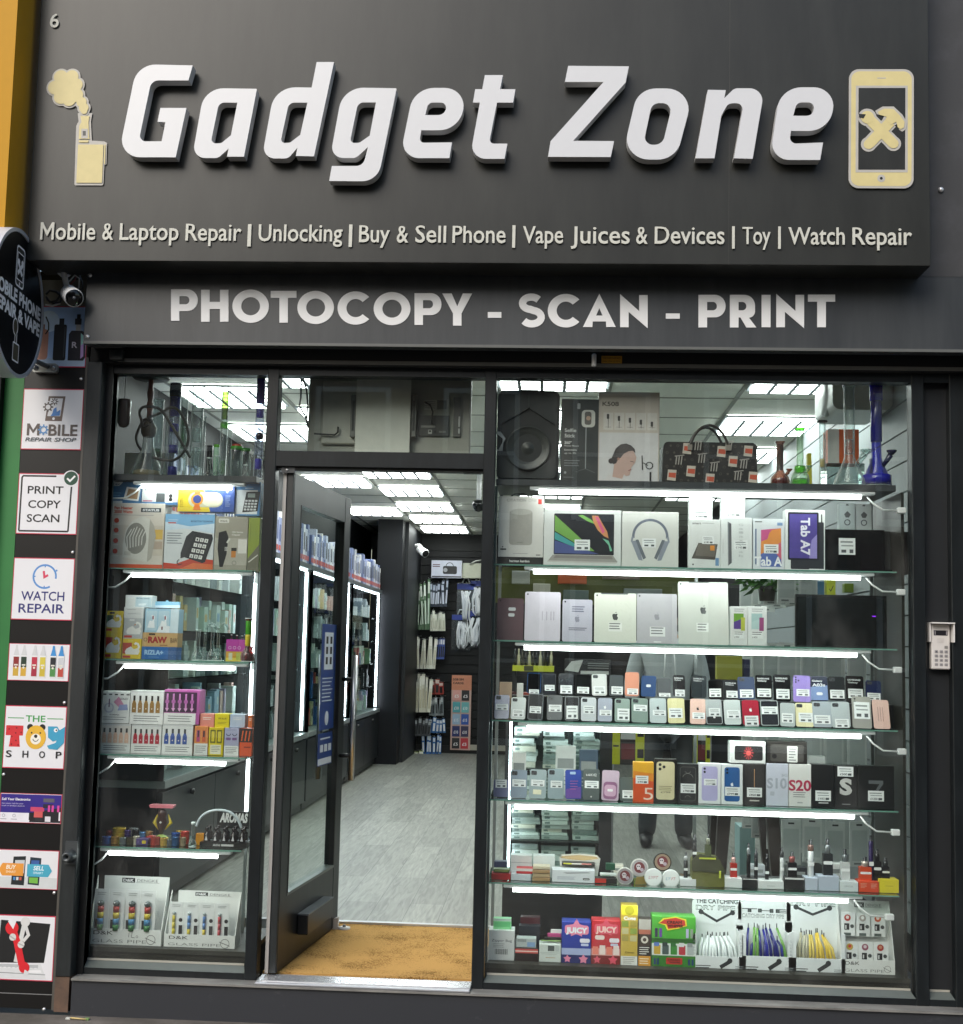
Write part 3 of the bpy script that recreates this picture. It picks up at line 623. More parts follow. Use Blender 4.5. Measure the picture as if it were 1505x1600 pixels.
def d_vape(q):
    q.r(0.012, .015, .99, .985, M('#9fbce2', .35, var=.3, scale=9)); q.c(.35, .75, .18, M('#c6daf0', var=.2)); q.p([(.02, .02), (.98, .02), (.98, .12), (.02, .16)], M('#a8bcd4'))
    q.rr(.10, .12, .36, .62, .06, '#b38272'); q.r(.17, .62, .29, .70, '#8a6a60'); q.p([(.11, .13), (.2, .13), (.13, .33)], '#d8644a')
    q.rr(.45, .11, .66, .70, .03, '#17181c'); q.r(.53, .70, .61, .80, '#17181c'); q.r(.62, .16, .64, .66, '#3f4449')
    q.p([(.70, .11), (.96, .11), (.99, .16), (.97, .56), (.92, .60), (.74, .60), (.70, .54)], '#191722'); q.r(.81, .60, .89, .70, '#a6a8aa'); q.r(.79, .70, .90, .80, '#20212a'); q.r(.82, .80, .88, .87, '#16161b')
    q.p([(.91, .14), (.96, .18), (.95, .52), (.90, .56)], '#b99ad6'); q.p([(.91, .36), (.945, .38), (.945, .52), (.90, .56)], '#9bd6cf'); q.t('R', .76, .85, .32, .10, '#c9c6d2', .02)
def d_mobile(q):
    q.p([(.38, .47), (.42, .88), (.70, .88), (.66, .47)], '#6b5c56'); q.p([(.415, .55), (.45, .845), (.66, .845), (.63, .55)], '#dfe0e4'); q.c(.52, .51, .022, '#e6e6ea')
    q.r(.30, .64, .44, .80, '#e6e6ea'); gear(q, .42, .70, .058, GY); gear(q, .525, .79, .034, GY)
    q.p([(.50, .60), (.47, .55), (.62, .56), (.63, .66), (.57, .62), (.56, .70), (.515, .67)], '#4a7fc0')
    q.t('M', .09, .30, .235, .185, GY, .02); gear(q, .365, .325, .060, M('#5f93c8')); q.t('BILE', .45, .93, .235, .185, GY, .02)
    q.t('REPAIR SHOP', .07, .92, .135, .065, '#5c6266', .02, .2)
def d_print(q):
    for P in (((.62, .955), (.075, .955), (.055, .93), (.05, .05)), ((.05, .05), (.86, .05)), ((.86, .05), (.88, .80))): q.l(P, .028, K)
    q.t('PRINT', .16, .75, .665, .13, K, .015); q.t('COPY', .18, .72, .43, .13, K, .015); q.t('SCAN', .17, .71, .20, .13, K, .015)
    q.c(.86, .92, .135, '#e6e6ea'); q.p(circ(.865, .925, .115, 20, None, 0, 360), '#1f4a37'); q.l([(.80, .925), (.85, .88), (.93, .965)], .03, '#f2f2f2')
def d_watch(q):
    bl = M('#5a8fcd'); q.ring(.52, .70, .185, .03, bl, -10, 300); q.c(.71, .80, .016, bl)
    for a in (90, 180, 270): q.l([(.52 + .185 * math.cos(rad(a)), .70 + .185 * math.sin(rad(a))), (.52 + .15 * math.cos(rad(a)), .70 + .15 * math.sin(rad(a)))], .02, bl)
    q.l([(.50, .79), (.515, .69), (.575, .725)], .035, '#d23f5e'); ind = M('#2a2a72')
    q.t('WATCH', .15, .86, .315, .15, ind, .012); q.t('REPAIR', .12, .87, .115, .15, ind, .012)
def d_bottles(q):
    for x, c1, c2, cap in ((.13, '#8a2a28', '#c8a23c', '#d3d4d6'), (.255, '#24382a', '#d0a53a', '#d3d4d6'), (.43, '#b82f47', '#a42840', '#d3d4d6'), (.565, '#d3c24a', '#c9b23c', '#d3d4d6'), (.735, '#20242a', '#4e8a4a', '#3f8fd0'), (.865, '#c9ccd0', '#b8483c', '#3f8fd0')):
        q.r(x - .05, .10, x + .05, .68, '#e9eaea'); q.r(x - .045, .12, x + .045, .40, c2); q.r(x - .045, .36, x + .045, .64, c1); q.r(x - .03, .40, x + .03, .44, '#e0ddd0'); q.p([(x - .048, .68), (x + .048, .68), (x + .02, .86), (x + .015, .95), (x - .015, .95), (x - .02, .86)], cap); q.c(x, .35, .018, '#e3dfd2')
def d_toy(q):
    q.t('THE', .34, .66, .745, .105, '#3f9a4a', .02); q.l([(.05, .80), (.31, .80)], .014, '#3f9a4a'); q.l([(.69, .80), (.95, .80)], .014, '#3f9a4a')
    q.p([(.03, .68), (.31, .68), (.31, .52), (.25, .52), (.27, .34), (.09, .34), (.11, .52), (.03, .52)], '#cf2f36')
    for x, y in ((.08, .62), (.2, .64), (.28, .57), (.13, .50), (.2, .44), (.13, .38), (.24, .37), (.19, .56)): q.c(x, y, .013, '#7c1a20')
    q.c(.42, .66, .05, K); q.c(.62, .66, .05, K); q.p(circ(.52, .50, .165, 26, .19), '#e2b23a'); q.c(.52, .47, .085, '#f0ece0'); q.c(.52, .515, .028, K, 12); q.ring(.52, .48, .045, .01, K, 190, 350); q.c(.45, .57, .014, K, 10); q.c(.59, .57, .014, K, 10)
    q.p([(.71, .68), (.72, .50), (.80, .44), (.86, .46), (.85, .42), (.71, .37), (.74, .32), (.88, .31), (.98, .42), (.99, .68), (.90, .62), (.86, .68)], '#3f9cc0'); q.c(.84, .62, .032, '#f2f2f2', 14); q.c(.85, .62, .014, K, 10)
    for i, c in enumerate('SHOP'): q.t(c, .05 + .27 * i, .145 + .27 * i, .175, .11, K, .015)
def d_sell(q):
    q.r(.012, .03, .99, .97, M('#3b2f86', .35, var=.35, scale=6)); q.r(.012, .03, .49, .34, '#e8e6ee'); q.p([(.49, .03), (.49, .34), (.99, .55), (.99, .03)], '#1c1a22')
    q.t('Sell Your Electronics', .03, .49, .76, .085, '#f0eef6', .02); q.t('Get instant cash for your', .03, .38, .63, .05, '#c9c2e6'); q.t('used or broken devices', .03, .40, .55, .05, '#c9c2e6')
    for x0, y0, x1, y1, c in ((.50, .40, .72, .55, '#c8466a'), (.56, .20, .70, .40, '#d05a5a'), (.70, .72, .88, .85, '#5d5a66'), (.70, .52, .86, .66, '#24223a'), (.48, .10, .54, .36, '#16141a'), (.58, .08, .70, .19, '#2c2a30'), (.74, .06, .83, .24, '#dcdae0'), (.96, .10, .985, .40, '#e8e6ee')): q.r(x0, y0, x1, y1, c)
    for x in (.78, .84, .93): q.r(x, .40, x + .035, .62, '#d6479a'); 
    for x in (.07, .24): q.ring(x, .24, .022, .006, '#9a98a6'); q.r(x - .05, .11, x + .05, .13, '#9a98a6')
def d_buysell(q):
    q.r(.012, .02, .99, .30, M('#cfd3d4')); q.p([(.25, .10), (.46, .09), (.47, .84), (.27, .82)], '#1d2326'); q.p([(.29, .40), (.45, .40), (.455, .74), (.30, .73)], '#c9cdd0'); q.p([(.52, .12), (.70, .10), (.72, .80), (.54, .82)], '#23303a'); q.p([(.55, .38), (.68, .38), (.69, .74), (.56, .74)], '#3d5fa0'); q.p([(.54, .16), (.68, .15), (.68, .30), (.54, .30)], '#76b84a')
    for x in (.30, .35, .40): q.r(x - .018, .22, x + .018, .30, ('#4a86c0', '#d6d6d6', '#c05a4a')[int((x - .29) * 20) % 3])
    q.p([(.04, .48), (.10, .33), (.44, .33), (.44, .65), (.10, .65)], '#e79a3e'); q.p([(.50, .32), (.84, .32), (.90, .48), (.84, .64), (.50, .64)], '#4aa9c4')
    q.t('BUY', .16, .32, .50, .11, '#fbf3e4', .02, .15); q.t('SMART', .16, .32, .40, .06, '#fbe6c6', .01); q.t('SELL', .60, .77, .49, .11, '#eef8fb', .02, .15); q.t('SMART', .60, .76, .39, .06, '#d6f0f6', .01)
    q.r(.49, .12, .50, .86, '#e9ebeb')
def d_wrench(q):
    q.p([(.13, .92), (.92, .88), (.85, .28), (.10, .26)], '#17181a'); q.p([(.10, .90), (.13, .92), (.10, .26), (.06, .26)], '#b9bcbe'); q.p([(.03, .20), (.80, .26), (.90, .03), (.03, .03)], '#d9dbdd')
    q.l([(.04, .115), (.88, .10)], .012, '#8d9092'); q.l([(.10, .22), (.76, .22)], .05, '#b7babd'); q.p([(.56, .16), (.80, .17), (.82, .13), (.57, .12)], '#ececee')
    for x in range(9): q.r(.14 + x * .07, .185, .18 + x * .07, .20, '#e6e7e8')
    wh = M('#d6d6d4'); q.l([(.40, .28), (.46, .62), (.50, .84)], .07, wh); q.l([(.52, .86), (.58, .70), (.50, .60)], .05, wh); q.c(.52, .90, .075, wh)
    rd = M('#d8242f'); q.l([(.32, .78), (.40, .60), (.50, .24)], .11, rd); q.c(.31, .80, .105, rd); q.p([(.24, .90), (.33, .78), (.38, .92), (.30, .96)], '#e6e6ea'); q.c(.54, .20, .085, rd); q.p([(.55, .17), (.53, .07), (.64, .12)], '#d9dbdd')
    q.c(.33, .66, .055, wh); q.c(.47, .55, .055, wh); q.l([(.28, .68), (.38, .62)], .02, '#b2b2b0'); q.l([(.42, .57), (.52, .53)], .02, '#b2b2b0')
poster(479, 574, 'pale blue poster picturing three vapes, partly behind the round sign', d_vape)
poster(608, 703, 'white poster reading MOBILE REPAIR SHOP under a phone with gears', d_mobile)
poster(740, 835, 'white poster reading PRINT COPY SCAN with a green tick', d_print)
poster(872, 969, 'white poster reading WATCH REPAIR under a blue clock', d_watch)
poster(1006, 1064, 'small white poster picturing six liquid bottles', d_bottles)
poster(1103, 1201, 'white poster of colourful toy letters with a bear face', d_toy)
poster(1240, 1286, 'purple poster reading Sell Your Electronics', d_sell)
poster(1328, 1389, 'poster of two phones with orange BUY and blue SELL arrows', d_buysell)
poster(1430, 1532, 'lowest poster, a white figure holding a red wrench before a laptop', d_wrench)
b = MB(); zq = at(30, 1553, YB_).z; b.box(cx0, cx1, YB_ - .002, YB_ - .0005, zq, zq + .003, '#7d7d7d'); tag(b.build('trim_strip'), 'thin pale strip across the foot of the poster board', 'strip')

# ============================================================= round projecting sign
rs = thing('projecting_sign', 'round black double sided sign reading MOBILE PHONE REPAIR & VAPE, hung out from the left', 'sign')
# disc seen obliquely: centre a little off the wall, its plane turned about the vertical
Yc = -.34; c0 = at(17, 474, Yc); kk = (Yc - CAM.y) / F_PX
R_ = 121 * kk
ang = rad(94.5)
# local frame: u along the disc, n towards the viewer
RX = Matrix.Translation(c0) @ Matrix.Rotation(ang, 4, 'Z')
b = MB(); b.X = RX
b.prism(circ(0, 0, R_ * .95, 56), -.030, .030, M('#050609', .5, spec=.2), M('#08090d')); b.build('face', rs)
b = MB(); b.X = RX; b.prism([circ(0, 0, R_, 64), circ(0, 0, R_ * .95, 64)], -.036, .036, M('#b9bcc4', .3, .2), M('#c9ccd3', .3, .1)); b.build('rim', rs)
b = MB(); b.X = RX; q = Pic(b, -R_, -R_, 2 * R_, 2 * R_, -.0302); sg = M('#f0f0f4'); dg = M('#3a3a36')
q.t('MOBILE PHONE', .03, .95, .50, .088, sg, .045); q.t('REPAIR & VAPE', .05, .95, .385, .088, sg, .045)
q.rr(.42, .61, .58, .89, .03, sg); q.rr(.432, .622, .568, .878, .025, dg); q.r(.44, .655, .56, .845, sg); q.r(.447, .662, .553, .838, '#08090d'); q.l([(.455, .78), (.54, .70)], .03, sg); q.l([(.545, .78), (.46, .70)], .03, sg); q.c(.5, .635, .012, sg, 10); q.c(.465, .78, .022, sg, 10); q.c(.535, .785, .022, sg, 10)
q.rr(.44, .10, .56, .23, .01, sg); q.rr(.45, .11, .55, .22, .006, '#4a4534'); q.r(.465, .23, .51, .29, sg); q.r(.475, .23, .50, .285, '#4a4534'); q.c(.47, .335, .05, sg, 16, .06); q.c(.47, .335, .04, '#4a4534', 16, .05); q.p([(.47, .28), (.50, .28), (.49, .31), (.455, .31)], '#4a4534')
b.build('artwork', rs)
bp0 = at(74, 577, YB_); b = MB(); mt = M('#9fa19f', .4, .6)
b.prism(rrect(bp0.x - .055, bp0.z - .02, bp0.x + .055, bp0.z + .02, .012), -.01, YB_ - .006, mt)
b.tube([(bp0.x + .015, -.01, bp0.z + .005), (bp0.x - .03, -.10, bp0.z + .02), (c0.x + .0, -.17, bp0.z + .035)], .011, M('#6e7072', .4, .5))
for dx in (-.04, .04): b.lathe([(.012, 0), (.012, .006), (.006, .012), (0, .012)], bp0.x + dx, -.01, bp0.z, MAT_STEEL, 8, 'y')
b.build('bracket', rs)
# ============================================================= security camera and its wires
p = at(112, 462, -.14); cc = thing('security_camera', 'white bullet security camera with black lens above the poster column', 'security camera', tuple(p))
D = Vector((.055, -.085, -.042)).normalized(); rot = D.to_track_quat('Z', 'Y').to_matrix().to_4x4()
b = MB(); b.X = rot; b.lathe([(0, -.08), (.027, -.078), (.036, -.07), (.038, .0), (.040, .055), (.036, .060)], 0, 0, 0, MAT_WHITE, 24); b.build('body', cc)
b = MB(); b.X = rot; b.lathe([(.036, .058), (.034, .062), (0, .064)], 0, 0, 0, M('#08080a', .12), 24); b.lathe([(.008, .063), (.006, .069), (0, .07)], 0, 0, 0, M('#55585e', .1), 12); b.build('lens', cc)
b = MB(); b.X = rot; b.tube([(0, .0, -.07), (-.02, .06, -.10), (-.03, .10, -.12)], .012, MAT_WHITE); b.lathe([(.034, -.13), (.034, -.12), (0, -.118)], -.02, .09, 0, MAT_WHITE, 16); b.build('mount', cc)
def pxt(L, Y): return [tuple(at(x, y, Y)) for x, y in L]
b = MB(); b.tube(pxt([(108, 440), (117, 430), (124, 435), (123, 450), (119, 456)], -.07), .0035, '#d9d7d0'); b.tube(pxt([(104, 452), (112, 442), (118, 436), (119, 428)], -.05), .003, '#7c2a24'); b.tube(pxt([(122, 458), (129, 450), (128, 440), (124, 430)], -.04), .003, '#222'); b.tube(pxt([(72, 460), (78, 454), (88, 456), (94, 462), (88, 470), (78, 472), (72, 464)], -.05), .005, '#1b1918'); b.tube(pxt([(73, 468), (84, 474), (94, 472), (98, 462), (92, 458)], -.04), .0045, '#141313'); b.tube(pxt([(71, 476), (82, 478), (94, 474)], -.03), .004, '#cfcac2')
tag(b.build('camera_wires'), 'tangle of black white and red wires beside the security camera', 'wires')
b = MB(); b.tube(pxt([(72, 495), (76, 505), (76, 515), (71, 522)], -.03), .003, '#151515'); tag(b.build('black_cable'), 'thin black cable looping behind the round sign', 'cable')

# ============================================================= door entry phone at right
p = at(1468, 1046, .10); ic = thing('entry_phone', 'beige door entry keypad with small screen on the right panel', 'entry phone', tuple(p))
k = (.1 - CAM.y) / F_PX; w, h = 28 * k, 69 * k
b = MB(); b.box(-w / 2, w / 2, -.025, .012, 0, h, M('#cfcac6', .45), .004); b.build('body', ic)
b = MB(); hd = M('#dcd9d6', .4); b.box(-w / 2 - .008, w / 2 + .010, -.06, .012, h + .001, h + .006, hd); b.box(w / 2 + .005, w / 2 + .010, -.055, .012, h * .6, h, hd); b.box(-w / 2 - .008, -w / 2 - .004, -.03, .012, h * .6, h, hd); b.build('rain_hood', ic)
b = MB(); q = Pic(b, -w / 2, 0, w, h, -.0255); q.r(.12, .745, .86, .86, '#15121a'); 
for x in (.17, .78): q.r(x, .76, x + .05, .85, '#9c969c')
b.build('screen', ic)
b = MB(); q = Pic(b, -w / 2, 0, w, h, -.0255)
for j in range(4):
    for i in range(3): q.rr(.16 + i * .26, .075 + j * .095, .34 + i * .26, .135 + j * .095, .02, '#8f8c8c'); q.t('123456789*0#'[(3 - j) * 3 + i], .21 + i * .26, .29 + i * .26, .088 + j * .095, .035, '#5a5860')
q.rr(.68, .46, .86, .52, .02, '#85827f')
for j in range(4): q.r(.30, .59 + j * .03, .66, .594 + j * .03, '#a8a4a0')
b.build('keypad', ic)
# ============================================================= door leaf, threshold, mat
TH = M('#c2c3c6', .35, .6)
tx0, tx1 = at(398, 1530, 0).x, mull[2][0] - .002
t = thing('door_threshold', 'pale metal threshold strip across the doorway', 'threshold')
b = MB(); b.box(tx0, tx1, -.004, .145, ZS + .0085, -.012, TH, .003); b.box(tx0 + .02, tx1, .02, .12, -.012, -.008, M('#dcdee2', .25, .7)); b.build('strip', t)
def node_coir():
    m, N, L = newmat('coir')
    tc = N.new('ShaderNodeTexCoord'); n = N.new('ShaderNodeTexNoise'); n.inputs['Scale'].default_value = 160; n.inputs['Detail'].default_value = 4; n2 = N.new('ShaderNodeTexNoise'); n2.inputs['Scale'].default_value = 5; n2.inputs['Detail'].default_value = 6
    L.new(tc.outputs['Object'], n.inputs[0]); L.new(tc.outputs['Object'], n2.inputs[0])
    a = N.new('ShaderNodeMath'); a.operation = 'ADD'; L.new(n.outputs[0], a.inputs[0]); L.new(n2.outputs[0], a.inputs[1])
    cr = N.new('ShaderNodeValToRGB'); cr.color_ramp.elements[0].position = .72; cr.color_ramp.elements[0].color = lin('#6f5028'); cr.color_ramp.elements[1].position = 1.0 + .2; cr.color_ramp.elements[1].color = lin('#bd9458')
    md = N.new('ShaderNodeMath'); md.operation = 'DIVIDE'; md.inputs[1].default_value = 1.0; L.new(a.outputs[0], md.inputs[0])
    cr.color_ramp.elements[0].position = .75; cr.color_ramp.elements[1].position = 1.0
    L.new(md.outputs[0], cr.inputs[0]); p = N.new('ShaderNodeBsdfPrincipled'); p.inputs['Roughness'].default_value = .95; p.inputs['Specular IOR Level'].default_value = .1; o = N.new('ShaderNodeOutputMaterial')
    bm = N.new('ShaderNodeBump'); bm.inputs['Strength'].default_value = .8; bm.inputs['Distance'].default_value = .006; L.new(n.outputs[0], bm.inputs['Height']); L.new(bm.outputs[0], p.inputs['Normal'])
    L.new(cr.outputs[0], p.inputs['Base Color']); L.new(p.outputs[0], o.inputs[0]); return m
b = MB(); b.box(tx0 + .0, tx1 + .05, .147, 1.115, -.05, -.004, node_coir()); tag(b.build('doormat'), 'large golden brown coir doormat inside the doorway', 'doormat')
b = MB(); b.box(tx0 - .3, tx1 + .12, 1.117, 1.149, -.05, .006, TH); tag(b.build('floor_trim'), 'thin bright metal trim between doormat and wood floor', 'floor trim')
for i, (px, py, lab) in enumerate(((528, 1464, 'small white rubber doorstop at the corner of the open door'),)):
    p = at(px, py, 1.0); t = thing('doorstop', lab, 'doorstop', (p.x, p.y, -.004)); b = MB(); b.prism([(-.045, 0), (.0, 0), (-.0, .055), (-.02, .05)], -.02, .02, '#c9c5c2'); b.build('wedge', t); b = MB(); b.lathe([(.03, 0), (.03, .008), (.0, .01)], .03, 0, 0, M('#d6d3d0'), 16); b.lathe([(.008, .01), (.008, .02), (0, .022)], .03, 0, 0, M('#8a8886'), 10); b.build('plate', t)
hx = at(438, 1100, .10).x; HX = (hx, .115, 0)
far = at(520, 1450, 1.0); DL = math.hypot(far.x - hx, .93); da = math.atan2(.93, at(524, 1100, 1.05).x + .02 - hx)
door = thing('glass_door', 'open dark grey framed glass door with long steel handles', 'door', HX, rz=da)
DT = tz0 - .014 - .010; fr = MAT_FRAME; st = .105; DL = .95
def dpart(nm, f, par=door):
    b = MB(); f(b); return b.build(nm, par)
dpart('hinge_stile', lambda b: b.box(0, st, -.025, .025, .0, DT, fr, .003))
dpart('lock_stile', lambda b: (b.box(DL - st, DL, -.025, .025, 0, DT, fr, .003), b.box(DL - .03, DL + .004, -.018, .018, .95, 1.12, MAT_DARK)))
dpart('top_rail', lambda b: b.box(st, DL - st, -.024, .024, DT - .13, DT, fr))
dpart('bottom_rail', lambda b: b.box(st, DL - st, -.024, .024, 0, .30, fr))
dpart('glazing_bead', lambda b: (b.box(st, DL - st, -.026, .024, .30, .312, bd), b.box(st, st + .012, -.026, .0, .312, DT - .13, MAT_DARK), b.box(DL - st - .012, DL - st, -.026, 0, .312, DT - .13, MAT_DARK)))
dpart('door_pane', lambda b: b.box(st, DL - st, -.003, .003, .312, DT - .13, GLASS('#f2f6f4', .30)))
dpart('letterbox', lambda b: (b.box(.27, .68, -.075, -.025, .10, .185, M('#1b1c1d', .35), .003), b.box(.27, .68, -.077, -.026, .186, .192, M('#5d6265', .35))))
for s in (-1, 1):
    def hd(b, s=s):
        b.tube([(DL - .055, s * .085, .72), (DL - .055, s * .085, 1.34)], .016, MAT_METAL, 12)
        for z in (.84, 1.22): b.tube([(DL - .055, s * .02, z), (DL - .055, s * .085, z)], .011, M('#2c2d2e', .4), 8)
    dpart('handle', hd)
# posters stuck on the glass
def dstk(b):
    b.X = None
    def pan(u0, u1, z0, z1, m, y=-.0045): b.add([(u0, y, z0), (u1, y, z0), (u1, y, z1), (u0, y, z1)], [(0, 1, 2, 3)], m)
    u0, u1 = DL - st - .27, DL - st - .02; bl, wh2 = M('#1d3f86', .4), M('#dfe6ee', .4)
    pan(u0, u1, .98, 1.49, bl); pan(u0 + .05, u1 - .05, 1.27, 1.45, wh2, -.0049)
    for j in range(3):
        for i in range(2): pan(u0 + .075 + i * .07, u0 + .11 + i * .07, 1.395 - j * .05, 1.43 - j * .05, MAT_DARK, -.0052)
    for j in range(7): pan(u0 + .03, u1 - .04 - (j % 3) * .02, 1.23 - j * .018, 1.225 - j * .018, wh2, -.0049)
    b.add([(u0 + .125 + .032 * math.cos(a), -.0049, 1.035 + .035 * math.sin(a)) for a in [i * math.pi / 8 for i in range(16)]], [tuple(range(16))], wh2)
    pan(u0 - .01, u1 - .01, .81, .965, bl, -.0045); pan(u0 + .0, u1 - .02, .815, .845, wh2, -.0049)
    for i in range(3): pan(u0 + .03 + i * .07, u0 + .08 + i * .07, .875, .91, wh2, -.0049)
    pan(u0 + .03, u1 - .05, .935, .942, wh2, -.0049)
dpart('notice', dstk)
dpart('closing_edge', lambda b: (b.box(-.012, -.001, -.024, .006, .0, DT, MAT_POST, .002), b.box(-.012, -.001, .009, .024, .0, DT, M('#a8a6a2', .5))))
b = MB(); p0 = at(443, 728, .085); b.box(hx - .03, hx + .03, .082, .09, p0.z - .03, p0.z - .005, '#3f4143'); b.lathe([(.006, 0), (.005, .004), (0, .005)], hx - .005, .082, p0.z - .017, MAT_SCREW, 8, 'y'); tag(b.build('door_pivot'), 'small metal pivot cap over the top of the open door', 'pivot')
b = MB(); p0 = at(735, 737, .1); b.box(p0.x - .03, p0.x + .045, .09, .14, p0.z - .006, p0.z + .012, MAT_DARK); tag(b.build('door_catch'), 'black catch under the right end of the door head', 'catch')

# ============================================================= television hung behind the fanlight
TY = .32
tv = thing('wall_television', 'back of a grey television hung behind the glass above the door', 'television', tuple(at(620, 706, TY)))
ox, oy, oz = tv.location
def tr(zx0, zx1, zy0, zy1, Y=TY): return rect(400 + zx0 * .24585, 400 + zx1 * .24585, 560 + zy0 * .24585, 560 + zy1 * .24585, Y)
def tbox(b, r4, y0, y1, m, c=0): b.box(r4[0], r4[1], y0, y1, r4[2], r4[3], m, c)
tvm = M('#c0c0b4', .5); tvd = M('#a9aa9f', .5)
b = MB(*tv.location); tbox(b, tr(326, 1364, 110, 640), TY + .02, TY + .07, tvd, .006); tbox(b, tr(420, 640, 140, 545), TY + .0, TY + .02, tvm, .006); b.build('casing', tv)
b = MB(*tv.location); tbox(b, tr(640, 985, 130, 640), TY - .03, TY - .025, M('#e0e1d6', .5)); b.build('mount_plate', tv)
for x0 in (605, 990):
    b = MB(*tv.location); tbox(b, tr(x0, x0 + 34, 235, 505), TY - .02, TY + .018, M('#7a7a74', .4, .4), .003); tbox(b, tr(x0 + 10, x0 + 24, 275, 465), TY - .022, TY - .0205, M('#3c3d3a')); b.build('mount_arm', tv)
b = MB(*tv.location); tbox(b, tr(1035, 1225, 360, 490), TY + .008, TY + .0195, M('#4c4d49', .5)); tbox(b, tr(1048, 1140, 425, 438), TY + .004, TY + .0078, M('#9a9a94'))
tbox(b, tr(1094, 1118, 452, 478), TY + .004, TY + .0078, '#cfcfc8'); tbox(b, tr(1100, 1112, 456, 468), TY + .003, TY + .0038, '#222'); tbox(b, tr(1130, 1145, 458, 472), TY + .004, TY + .0078, '#2a2a2a'); tbox(b, tr(1163, 1205, 460, 470), TY + .004, TY + .0078, '#8c8c86'); b.build('socket_panel', tv)
b = MB(*tv.location); tbox(b, tr(1070, 1146, 262, 322), TY + .014, TY + .0195, '#c9c9c2'); tbox(b, tr(1150, 1210, 262, 318), TY + .014, TY + .0195, '#6a6a64'); tbox(b, tr(1213, 1228, 256, 305), TY + .014, TY + .0195, '#bdbdb6')
for j in range(4): tbox(b, tr(1074, 1140, 270 + j * 13, 274 + j * 13), TY + .013, TY + .0138, '#6c6c68')
b.build('rating_label', tv)
b = MB(*tv.location); tbox(b, tr(1255, 1300, 245, 495), TY + .008, TY + .0195, M('#6c6c66', .4)); tbox(b, tr(1287, 1297, 368, 432), TY + .004, TY + .0078, '#dededa'); tbox(b, tr(1285, 1296, 445, 476), TY + .004, TY + .0078, '#d2d2ce'); b.build('side_strip', tv)
def tpt(L, Y): return [tuple(at(400 + x * .24585, 560 + y * .24585, Y)) for x, y in L]
b = MB(*tv.location); b.tube(tpt([(1070, 275), (1105, 295), (1125, 340), (1115, 395), (1118, 420)], TY - .01), .004, '#2c2c2a'); b.tube(tpt([(370, 478), (430, 482), (500, 486), (520, 470), (522, 435)], TY - .015), .004, '#33332f'); b.tube(tpt([(300, 130), (322, 200), (330, 300), (322, 380)], TY), .004, '#222'); b.tube(tpt([(288, 130), (285, 250), (276, 300), (320, 380), (330, 440)], TY + .01), .004, '#4b4a52'); b.build('cable', tv)
# ============================================================= glass cabinets down the left wall
led = EM('#eef6ff', 14.0, 'led_strip')
CT = 2.06
def items_row(b, x, y0, y1, z, zmax, kind, rnd):
    """small packs on a cabinet shelf, faces turned to the aisle (+X)"""
    y = y0
    pal = {'glass': ['#dfe6e4', '#e9efec', '#c9b6d8', '#e0c08a', '#a9c4e0', '#cfe0d4', '#e6b9b0'], 'box': ['#dfe1e0', '#b9c0c0', '#8d9699', '#e9e7df', '#6f7d86'], 'dark': ['#2b2e31', '#5c646a', '#aab1b4', '#20262b', '#c9cfd1'], 'mix': ['#b8433f', '#e6e3da', '#2f5fa0', '#3b3b3e', '#d8cba6', '#7fa37c']}[kind]
    while y < y1 - .05:
        w = rnd.uniform(.035, .10); h = rnd.uniform(.45, .95) * (zmax - z); d = rnd.uniform(.04, .12); x0 = x - rnd.uniform(.03, .14)
        b.box(x0 - d, x0, y, y + w * .92, z, z + h, rnd.choice(pal))
        if rnd.random() < .6: b.box(x0, x0 + .001, y + w * .15, y + w * .7, z + h * .4, z + h * .7, rnd.choice(pal))
        y += w
